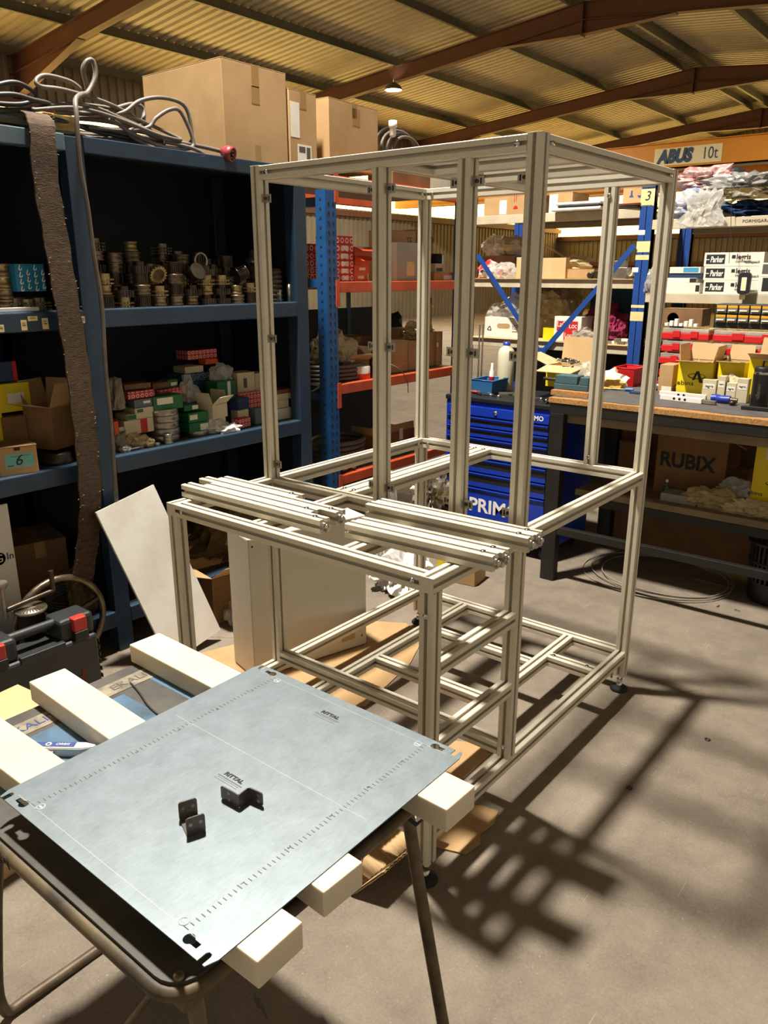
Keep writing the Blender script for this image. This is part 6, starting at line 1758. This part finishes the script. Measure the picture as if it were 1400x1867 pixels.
y1c = open_carton('yellow_carton', 'yellow lettered carton with open flaps at the left of the bench group', ((a[0] + a[1]) / 2, 2.47 + .1, BM), (w_, .2, a[3] - BM), math.radians(2), 'yellow_print', 'carton_pale', flaps=(8, 78, 80, 82), fl=.5, flap_m='carton_pale', group='yellow lettered cartons')
hh = a[3] - BM
emblem(y1c, .012, -.1004, hh * .60, .078)
text('lettering', 'abina', .034, (-.045, -.1012, hh * .38), '-y', 'ink', y1c, sx=1.3)
bag('paper_fill', 'crumpled kraft paper inside the left yellow carton', 'paper', ((a[0] + a[1]) / 2, 2.57, BM + .03), (w_ * .8, .15, hh * .9), 'carton_pale', 81)
b_ = (0.933, 1.073, 1.143, 1.28)
y2c = open_carton('yellow_carton', 'yellow carton with open flaps in the middle of the bench group', ((b_[0] + b_[1]) / 2, 2.50 + .09, BM), (b_[1] - b_[0] - .004, .18, b_[3] - BM), 0, 'yellow_print', 'carton_pale', flaps=(6, None, 78, None), fl=.6, flap_m='carton_pale', group='yellow lettered cartons')
emblem(y2c, .0, -.0904, (b_[3] - BM) * .5, .075)
c_ = (1.079, 1.259, 1.164, 1.311)
y3c = open_carton('yellow_carton', 'yellow carton behind the black flask on the bench', ((c_[0] + c_[1]) / 2 + .006, 2.48 + .1, BM), (c_[1] - c_[0] - .02, .2, c_[3] - BM), 0, 'yellow_print', 'carton_pale', flaps=(20, None, 80, None), fl=.6, flap_m='carton_pale', group='yellow lettered cartons')
emblem(y3c, .0, -.1004, (c_[3] - BM) * .68, .08)
# small grey carton, left of the yellow ones
a = (0.605, 0.713, 1.128, 1.24)
c = yb2('brown carton with rounded flap left of the yellow carton', (a[0], a[1] - .03, BM, a[3]), 2.53, .14, 'carton', 'flap_carton', lab=(.25, .98, .05, .22))
# small printed cartons
def smallc(label, rect, k, m='cream_box', dep=.05):
    c = pbox('small_carton', label, rect, k, dep, m, '-y', lab=(.1, .9, .55, .8), lm='paper', group='small cream cartons on the bench')
    text('lettering', 'legris', (rect[1] - rect[0]) * .28, (0, -dep / 2 - .0012, (rect[3] - rect[2]) * .68), '-y', 'ink', c)
    return c
a = (0.892, 0.964, 1.132, 1.187)
smallc('small cream lettered carton in front of the left yellow carton', (a[0], a[1], BM, a[3] + .004), 2.40)
a = (0.971, 1.009, 1.131, 1.215)
smallc('tall small cream carton with open top in the bench group', (a[0], a[1], BM, a[3]), 2.40)
a = (1.01, 1.063, 1.139, 1.182)
smallc('cream carton between the tall one and the torn one', (a[0] + .002, a[1], BM, a[3]), 2.41)
a = (1.069, 1.127, 1.108, 1.211)
smallc('torn cream carton beside the black flask', (a[0] + .002, a[1], BM, a[3]), 2.39)
bag('torn_paper', 'torn cream packaging paper above the small cartons', 'paper', ((1.031, 2.45, 1.219)[0], 2.462, BM + .04), (.1, .05, .11), 'cream_box', 82)
# black flask
q = (1.158, 1.247, 1.11, 1.286)
t = thing('insulated_flask', 'black insulated flask with loop lid on the bench edge', 'flask', ((q[0] + q[1]) / 2, 2.335, BM))
r = (q[1] - q[0]) / 2 * .97; hf = q[3] - BM
MB().lathe([(0, 0), (r * .95, 0), (r, .006), (r, hf * .8), (r * .97, hf * .82)], 32).build('body', 'flask_black', t)
MB().lathe([(r * .97, hf * .82), (r * .98, hf * .86), (r * .93, hf * .88)], 32, cap=False).build('steel_collar', 'chrome', t)
MB().lathe([(r * .93, hf * .88), (r * .93, hf * .97), (r * .85, hf), (0, hf)], 32).build('lid', 'black_plastic', t)
MB().tube([(-r * .1, 0, hf), (-r * .05, 0, hf + .028), (r * .5, 0, hf + .03), (r * .75, 0, hf)], .006, 8).build('carry_loop', 'black_plastic', t)
text('lettering', 'contigo', .026, (r * .1, -r * 1.0 - .0005, hf * .4), '-y', 'ink_grey', t, spin=-PI / 2)
# tools and fittings at the front of the bench
q = (1.017, 2.303, 1.11)
t = thing('blue_tool', 'blue plastic grip of a hand tool lying on the bench', 'tool', (q[0], q[1] + .02, BM), math.radians(-8))
MB().tube(smooth_path([(-.05, 0, .022), (-.02, .004, .025), (.0, -.004, .022), (.05, .0, .024)], 4), .02, 10).build('grip', 'blue_plastic', t)
MB().tube([(.05, 0, .022), (.085, .005, .02)], .014, 8).lathe([(0, 0), (.018, .006), (.018, .02), (0, .026)], 12, Matrix.Translation((.075, -.03, 0))).build('head', 'steel_dark', t)
q = (0.851, 2.252, 1.1)
t = thing('linear_rail', 'pale machined rail with round holes on the bench', 'rail', (q[0], q[1], BM), math.radians(-6))
MB().box(-.13, .10, -.016, .016, 0, .026, ch=.002).build('rail_body', 'white_plastic', t)
mb = MB()
for x in (-.05, -.02, .01): mb.lathe([(0, 0), (.007, 0)], 12, Matrix.Translation((x, -.0165, .013)) @ UP)
mb.build('rail_hole', 'ink', t)
MB().box(.10, .17, -.012, .012, .003, .022, ch=.002).build('rail_end', 'steel_bright', t)
q = (0.8, 2.39, 1.1)
t = thing('linear_rail', 'second machined rail lying behind the first on the bench', 'rail', (q[0], q[1] + .02, BM), math.radians(-3))
MB().box(-.14, .12, -.014, .014, 0, .024, ch=.002).build('rail_body', 'white_plastic', t)
mb = MB()
for x in (-.03, 0): mb.lathe([(0, 0), (.007, 0)], 12, Matrix.Translation((x, -.0145, .012)) @ UP)
mb.build('rail_hole', 'ink', t)
q = (0.651, 2.55, 1.11)
t = thing('air_cylinder', 'grey pneumatic cylinder with blue end on the bench', 'cylinder', (q[0], q[1] + .03, BM), math.radians(-3))
MB().tube([(-.14, 0, .022), (.11, 0, .022)], .02, 14).build('barrel', 'steel_bright', t)
MB().tube([(.11, 0, .022), (.14, 0, .022)], .019, 12).build('blue_end', 'blue_plastic', t)
q = (1.238, 2.181, 1.09)
tag(MB().box(-.11, .13, -.012, .012, 0, .02, ch=.003).build('black_clamp', 'black_plastic', None, (q[0] + .03, q[1] + .012, BM), math.radians(3)), 'black clamp bar lying at the right bench edge', 'clamp')
q = (1.182, 2.56, 1.1)
tag(MB().lathe([(0, 0), (.022, .002), (.024, .02), (.016, .05), (.01, .055), (0, .055)], 16).build('metal_fitting', 'steel_bright', None, (q[0] + .02, q[1], BM)), 'small bright metal fitting beside the flask', 'fitting')
# left part of the bench
q = (0.617, 2.418, 1.1)
tag(MB().box(-.05, .05, -.02, .02, 0, .012, ch=.002).build('blue_plate', 'navy_box', None, ((0.556, 2.373, 1.09)[0], (0.556, 2.373, 1.09)[1], BM)), 'flat dark blue plate on the bench beside the frame post', 'plate')
q = (0.452, 2.426, 1.1)
t = thing('screwdriver', 'screwdriver with a light blue handle on the bench', 'screwdriver', (q[0], q[1], BM), math.radians(10))
MB().tube([(-.0, 0, .011), (.045, 0, .011)], .010, 10).build('handle', 'bin_blue', t)
MB().tube([(-.11, 0, .008), (0, 0, .01)], .004, 8).build('shaft', 'steel_mid', t)
q = (0.296, 0.428, 1.117, 1.19)
t = thing('red_bin', 'red plastic parts bin at the back of the bench', 'bin', ((q[0] + q[1]) / 2, 2.70, BM))
w2 = (q[1] - q[0]) / 2
MB().add([(-w2 * .86, -.08, 0), (w2 * .86, -.08, 0), (w2 * .86, .08, 0), (-w2 * .86, .08, 0), (-w2, -.1, .11), (w2, -.1, .11), (w2, .1, .11), (-w2, .1, .11)],
         [(0, 3, 2, 1), (0, 1, 5, 4), (1, 2, 6, 5), (2, 3, 7, 6), (3, 0, 4, 7)]).build('bin_body', 'bin_red', t)
MB().tube([(-w2, -.1, .11), (w2, -.1, .11), (w2, .1, .11), (-w2, .1, .11)], .004, 6, True).build('bin_rim', 'bin_red', t)
bag('plastic_bag', 'printed yellow and white plastic bag on the bench by the red bin', 'bag', ((0.326, 2.48, 1.149)[0], 2.48, BM), (.24, .16, .13), mat('bag_print', '#ece6da', .3, 0, '#e3a81e', 9, .9, ramp=(.52, .56), bump=.4, bscale=20), 83)
bag('plastic_bag', 'clear plastic bag before the tall yellow carton', 'bag', ((0.249, 2.3, 1.187)[0], 2.32, BM), (.2, .14, .17), 'bag_clear', 84)
q = (-0.028, 0.275, 1.079, 1.238)
y4 = open_carton('yellow_carton', 'open yellow carton full of fittings behind the vise', ((q[0] + q[1]) / 2 - .02, 2.44, BM), ((q[1] - q[0]) * .8, .2, .125), 0, 'yellow_print', 'carton_pale', flaps=(-8, None, 88, 20), fl=.8, flap_m='carton_pale')
t = thing('metal_fittings', 'bright metal fittings heaped on the yellow carton flap', 'fittings', ((0.115, 2.3, 1.184)[0], 2.36, BM + .126))
for k in range(7):
    M = Matrix.Translation((RND.uniform(-.06, .06), RND.uniform(-.03, .02), .014 + RND.uniform(0, .02))) @ Matrix.Rotation(RND.uniform(-1, 1), 4, 'Z') @ Matrix.Rotation(PI / 2 + RND.uniform(-.5, .5), 4, 'Y')
    MB().lathe([(.006, -.03), (.012, -.028), (.012, 0), (.016, .002), (.016, .012), (.008, .014), (.008, .03)], 10, M).build('fitting', 'chrome', t)
# vise
q = (0.173, 0.379, 1.104, 1.17)
t = thing('machine_vise', 'blue grey machine vise on a chipboard block', 'vise', ((q[0] + q[1]) / 2, 2.12, BM + .03))
w2 = (q[1] - q[0]) / 2
MB().box(-w2, w2, -.05, .05, 0, .03, ch=.003).build('vise_base', 'vise_blue', t)
MB().box(-w2 + .005, w2 * .35, -.045, .045, .03, .078, ch=.004).build('fixed_jaw', 'vise_blue', t)
MB().box(w2 * .5, w2, -.045, .045, .03, .075, ch=.004).build('moving_jaw', 'vise_blue', t)
MB().box(w2 * .36, w2 * .5, -.03, .03, .03, .05).build('jaw_plate', 'steel_bright', t)
MB().tube([(-w2 - .09, 0, .045), (-w2, 0, .045)], .009, 10).build('screw', 'steel_dark', t)
tag(MB().box(-w2 * 1.05, w2 * 1.12, -.09, .07, 0, .0285, ch=.001).build('chipboard_block', 'chipboard', None, ((q[0] + q[1]) / 2 + .01, 2.12, BM)), 'chipboard block under the machine vise', 'board')
# ---------------------------------------------------------------- blue tool cabinet
CX0, CX1, CY0, CY1, CZ = -0.655, 0.150, 2.20, 2.72, 0.99
tc_ = thing('tool_cabinet', 'blue and black roller tool cabinet with lettered front', 'cabinet', ((CX0 + CX1) / 2, CY0, 0))
cw2 = (CX1 - CX0) / 2
MB().box(-cw2, cw2, .012, CY1 - CY0, .09, CZ - .03, ch=.006).build('body', 'tool_blue', tc_)
MB().box(-cw2 - .002, cw2 + .002, .0, CY1 - CY0 + .002, CZ - .03, CZ, ch=.006).build('top_mat', 'tool_black', tc_)
MB().box(cw2 - .05, cw2 + .001, .0, .06, .09, CZ - .03).build('corner_bumper', 'tool_black', tc_)
zz = [(0.935, 0.872), (0.868, 0.805), (0.801, 0.738), (0.734, 0.671), (0.667, 0.604), (0.600, 0.51), (0.506, 0.41), (0.405, 0.13)]
for i, (z1_, z0_) in enumerate(zz):
    d_ = MB().box(-cw2 + .025, cw2 - .055, -.006, .012, z0_ + .003, z1_ - .004, ch=.002).build('drawer', 'tool_blue' if i in (0, 7) else 'tool_black', tc_)
    if i not in (0,):
        MB().add([(-cw2 + .025, -.006, z1_ - .02), (cw2 - .055, -.006, z1_ - .02), (cw2 - .055, -.018, z1_ - .006), (-cw2 + .025, -.018, z1_ - .006), (cw2 - .055, -.006, z1_ - .003), (-cw2 + .025, -.006, z1_ - .003)],
                 [(0, 1, 2, 3), (3, 2, 4, 5)]).build('drawer_pull', 'tool_blue', d_)
        MB().box(-cw2 + .025, cw2 - .055, -.0065, -.006, z0_ + .003, z0_ + (z1_ - z0_) * .35).build('lower_band', 'tool_blue', d_)
text('lettering', 'PRIMO', .125, (.0, -.0068, .285), '-y', 'white_paint', tc_, sx=1.05, bold=.003)
text('lettering', 'PRIMO', .04, (cw2 - .15, -.0068, .905), '-y', 'white_paint', tc_, bold=.001)
lk = MB().lathe([(0, .008), (.012, .007), (.014, 0)], 16, Matrix.Translation((-.02, -.006, .905)) @ UP).build('lock', 'chrome', tc_)
for x in (-cw2 + .07, cw2 - .07):
    for y in (.07, CY1 - CY0 - .07):
        w_ = MB().lathe([(0, -.018), (.043, -.018), (.047, -.01), (.047, .01), (.043, .018), (0, .018)], 20, Matrix.Translation((x, y, .0475)) @ Matrix.Rotation(PI / 2, 4, 'Y')).build('castor_wheel', 'rubber', tc_)
        MB().box(x - .025, x + .025, y - .03, y + .03, .085, .092).build('castor_plate', 'steel_mid', w_)
# things on the cabinet
CT = CZ + .0005
q = (-0.494, -0.383, 1.026, 1.309)
t = thing('spray_bottle', 'milky plastic bottle with blue cap on the tool cabinet', 'bottle', ((q[0] + q[1]) / 2, 2.58, CT))
r = (q[1] - q[0]) / 2; hb = q[3] - CT
MB().lathe([(0, 0), (r * .95, 0), (r, .01), (r, hb * .46)], 24).build('liquid_part', 'bottle_milky', t)
MB().lathe([(r, hb * .46), (r, hb * .78), (r * .8, hb * .86), (r * .42, hb * .92), (r * .42, hb * .94)], 24).build('clear_part', mat('bottle_clear', '#cfcab2', .35, 0, '#bdb898', 5, .5), t)
MB().lathe([(r * .44, hb * .935), (r * .44, hb), (0, hb)], 16).build('cap', 'blue_plastic', t)
q = (-0.571, -0.407, 1.016, 1.122)
t = thing('blue_bin', 'blue plastic tray on the left of the tool cabinet', 'bin', ((q[0] + q[1]) / 2 + .02, 2.43, CT))
w2 = (q[1] - q[0]) / 2
MB().add([(-w2 * .9, -.09, 0), (w2 * .9, -.09, 0), (w2 * .9, .09, 0), (-w2 * .9, .09, 0), (-w2, -.1, .09), (w2, -.1, .09), (w2, .1, .09), (-w2, .1, .09)],
         [(0, 3, 2, 1), (0, 1, 5, 4), (1, 2, 6, 5), (2, 3, 7, 6), (3, 0, 4, 7)]).build('tray_body', 'bin_blue', t)
MB().tube([(-w2, -.1, .09), (w2, -.1, .09), (w2, .1, .09), (-w2, .1, .09)], .004, 6, True).build('tray_rim', 'bin_blue', t)
t2 = thing('glue_bottle', 'small red and white glue bottle in the blue tray', 'bottle', (t.location.x + .01, 2.44, CT + .004))
MB().lathe([(0, 0), (.018, 0), (.018, .10)], 14).build('red_body', 'bin_red', t2)
MB().lathe([(.018, .10), (.016, .13), (.009, .15), (.007, .185), (0, .19)], 14).build('nozzle', 'white_plastic', t2)
tr = random.Random(4)
labs = ['pliers with red handles on the tool cabinet', 'combination wrench lying at the left on the cabinet', 'combination wrench second from the left on the cabinet', 'combination wrench in the middle of the cabinet', 'ratchet handle on the tool cabinet', 'socket extension on the tool cabinet', 'hex key on the tool cabinet front', 'open end wrench at the right of the cabinet', 'black hose clamp tool on the cabinet']
for i in range(9):
    x = CX0 + .17 + i * .055; y = 2.33 + tr.uniform(-.04, .1)
    t = thing('hand_tool', labs[i], 'tool', (x, y, CT), tr.uniform(-.9, .9), 'hand tools on the cabinet')
    if i == 0:
        MB().tube(smooth_path([(-.07, -.025, .01), (-.02, -.008, .012), (.0, 0, .012)], 4), .008, 8).tube(smooth_path([(-.07, .025, .01), (-.02, .008, .012), (.0, 0, .012)], 4), .008, 8).build('grip', 'cork_red', t)
        MB().box(0, .05, -.012, .012, .002, .02, ch=.004).build('jaw', 'steel_mid', t)
    else:
        MB().box(-.06, .06, -.006, .006, .0, .008 + .008 * (i % 2), ch=.001).build('shank', 'steel_bright' if i % 2 else 'steel_dark', t)
        MB().lathe([(.008, 0), (.016, 0), (.016, .014), (.008, .014), (.008, 0)], 12, Matrix.Translation((.065, 0, 0)), cap=False).build('ring_end', 'chrome', t)
q = (-0.238, 2.648, 1)
t = thing('pipe_fittings', 'bright hose fittings at the right end of the tool cabinet', 'fittings', (0.09, 2.28, CT))
for k in range(4):
    M = Matrix.Translation((-.05 + .035 * k, RND.uniform(-.02, .02), .016)) @ Matrix.Rotation(PI / 2, 4, 'X')
    MB().lathe([(.008, -.03), (.015, -.028), (.015, 0), (.011, .004), (.011, .03), (.006, .03)], 12, M).build('fitting', 'chrome', t)

# ---------------------------------------------------------------- under the bench and on the floor behind
SB = .5185
a = (0.678, 1.069, 0.632, 0.874)
rb = open_carton('lettered_carton', 'large open brown carton with bold black lettering under the bench', ((a[0] + a[1]) / 2, 2.42 + .12, SB), (a[1] - a[0], .24, a[3] - SB), math.radians(-1.5), 'carton_dark', 'carton', flaps=(None, -25, 75, 20), fl=.42)
text('lettering', 'RUBIX', .115, (-.02, -.1208, (a[3] - SB) * .56), '-y', 'ink', rb, bold=.004, sx=.95)
a = (1.227, 1.394, 0.727, 0.931)
yc = pbox('yellow_carton', 'yellow lettered carton under the right end of the bench', (a[0], a[1], SB, a[3]), 2.32, .2, 'yellow_print', '-y', lab=(.3, .5, .72, .9))
emblem(yc, .02, -.1004, (a[3] - SB) * .42, .06)
text('lettering', 'abina', .03, (-.06, -.101, (a[3] - SB) * .27), '-y', 'ink', yc, sx=1.2)
bag('plastic_bag', 'clear bag of brown gloves under the bench', 'bag', ((1.05, 2.27, 0.639)[0], 2.3, SB), (.34, .12, .12), 'bag_amber', 91, sub=4)
bag('plastic_bag', 'clear bag with an orange print under the bench', 'bag', ((1.175, 2.32, 0.699)[0], 2.37, SB), (.3, .14, .17), 'bag_clear', 92, sub=4)
bag('work_gloves', 'heap of pale work gloves spilling from the bench shelf', 'gloves', ((1.266, 2.26, 0.619)[0], 2.27, SB), (.34, .1, .09), 'cloth_cream', 93, sub=4, amp=.45)
a = (0.777, 0.972, 0.575, 0.673)
yb2('grey flat box standing open before the lettered carton', (a[0], a[1], SB, SB + .045), 2.26, .12, 'carton_grey', 'flat_box')
t = thing('green_bottle', 'small green bottle beside the lettered carton', 'bottle', ((0.773, 2.36, 0.657)[0], 2.36, SB))
MB().lathe([(0, 0), (.02, 0), (.02, .05), (.008, .07), (.008, .09), (0, .09)], 14).build('glass', mat('green_glass', '#3f6b49', .2, 0, alpha=.7), t)
MB().lathe([(.009, .085), (.009, .1), (0, .1)], 10).build('cap', 'white_plastic', t)
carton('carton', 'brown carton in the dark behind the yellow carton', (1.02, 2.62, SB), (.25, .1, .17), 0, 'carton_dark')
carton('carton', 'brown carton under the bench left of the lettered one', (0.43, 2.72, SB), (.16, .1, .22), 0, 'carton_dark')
# black basket
t = thing('waste_basket', 'black slotted plastic waste basket beneath the bench', 'basket', (1.385, 2.50, 0))
MB().lathe([(0, 0), (.135, 0), (.14, .01), (.147, .12)], 36).build('base', 'black_plastic', t)
mb = MB()
for k in range(36):
    a_ = k * 2 * PI / 36
    mb.box(.146, .156, -.006, .006, .12, .34, Matrix.Rotation(a_, 4, 'Z'))
mb.build('slats', 'black_plastic', t)
MB().lathe([(.150, .225), (.158, .225), (.158, .24), (.150, .24), (.150, .225)], 36, cap=False).lathe([(.158, .33), (.17, .335), (.17, .355), (.158, .355), (.158, .33)], 36, cap=False).build('rim', 'black_plastic', t)
obj('liner_bag', crumple((.26, .26, .4), 95, .28, 4), 'rubber', t, (0, 0, .012))
# wire coil on the floor
for i, (r_x, r_y, dx, dy) in enumerate(((.43, .36, 0, 0), (.41, .34, .02, .03), (.36, .31, .05, .0))):
    tag(MB().tube([(.745 + dx + r_x * math.cos(a_), 2.41 + dy + r_y * math.sin(a_), .007 + .009 * i + .004 * math.sin(3 * a_)) for a_ in [2 * PI * k / 60 for k in range(60)]], .0035, 6, True).build('plastic_tube', 'tubing'),
        ('outer', 'middle', 'inner')[i] + ' ring of the clear tubing coiled on the floor', 'tubing', 'tubing coil')
tag(MB().box(-.11, .11, -.012, .012, 0, .01).build('wooden_strip', 'carton_dark', None, (1.05, 2.52, .0), math.radians(-4)), 'wooden slat on the floor inside the tubing coil', 'slat')
# floor litter: washers and screws
for i, q in enumerate(((1.534, 0.854, 0.002), (1.414, 0.374, 0.002))):
    tag(MB().lathe([(.0055, 0), (.0115, 0), (.0115, .002), (.0055, .002), (.0055, 0)], 18, cap=False).build('washer', 'steel_dark', None, (q[0], q[1], .0005)), ('washer on the floor farther from the frame', 'washer on the floor nearer to the frame')[i], 'washer')
for i, q in enumerate(((1.276, 2.201, 0.004), (1.178, 2.196, 0.004), (1.134, 2.375, 0.004))):
    tag(MB().tube([(-.008, 0, .004), (.012, .003, .004)], .003, 6).lathe([(.006, 0), (.006, .006), (0, .006)], 8, Matrix.Translation((-.012, 0, 0))).build('screw', 'chrome', None, (q[0], q[1], 0), i * 1.3), ('bright screw by the basket', 'bright screw left of the basket', 'bright screw inside the coil shadow')[i], 'screw')
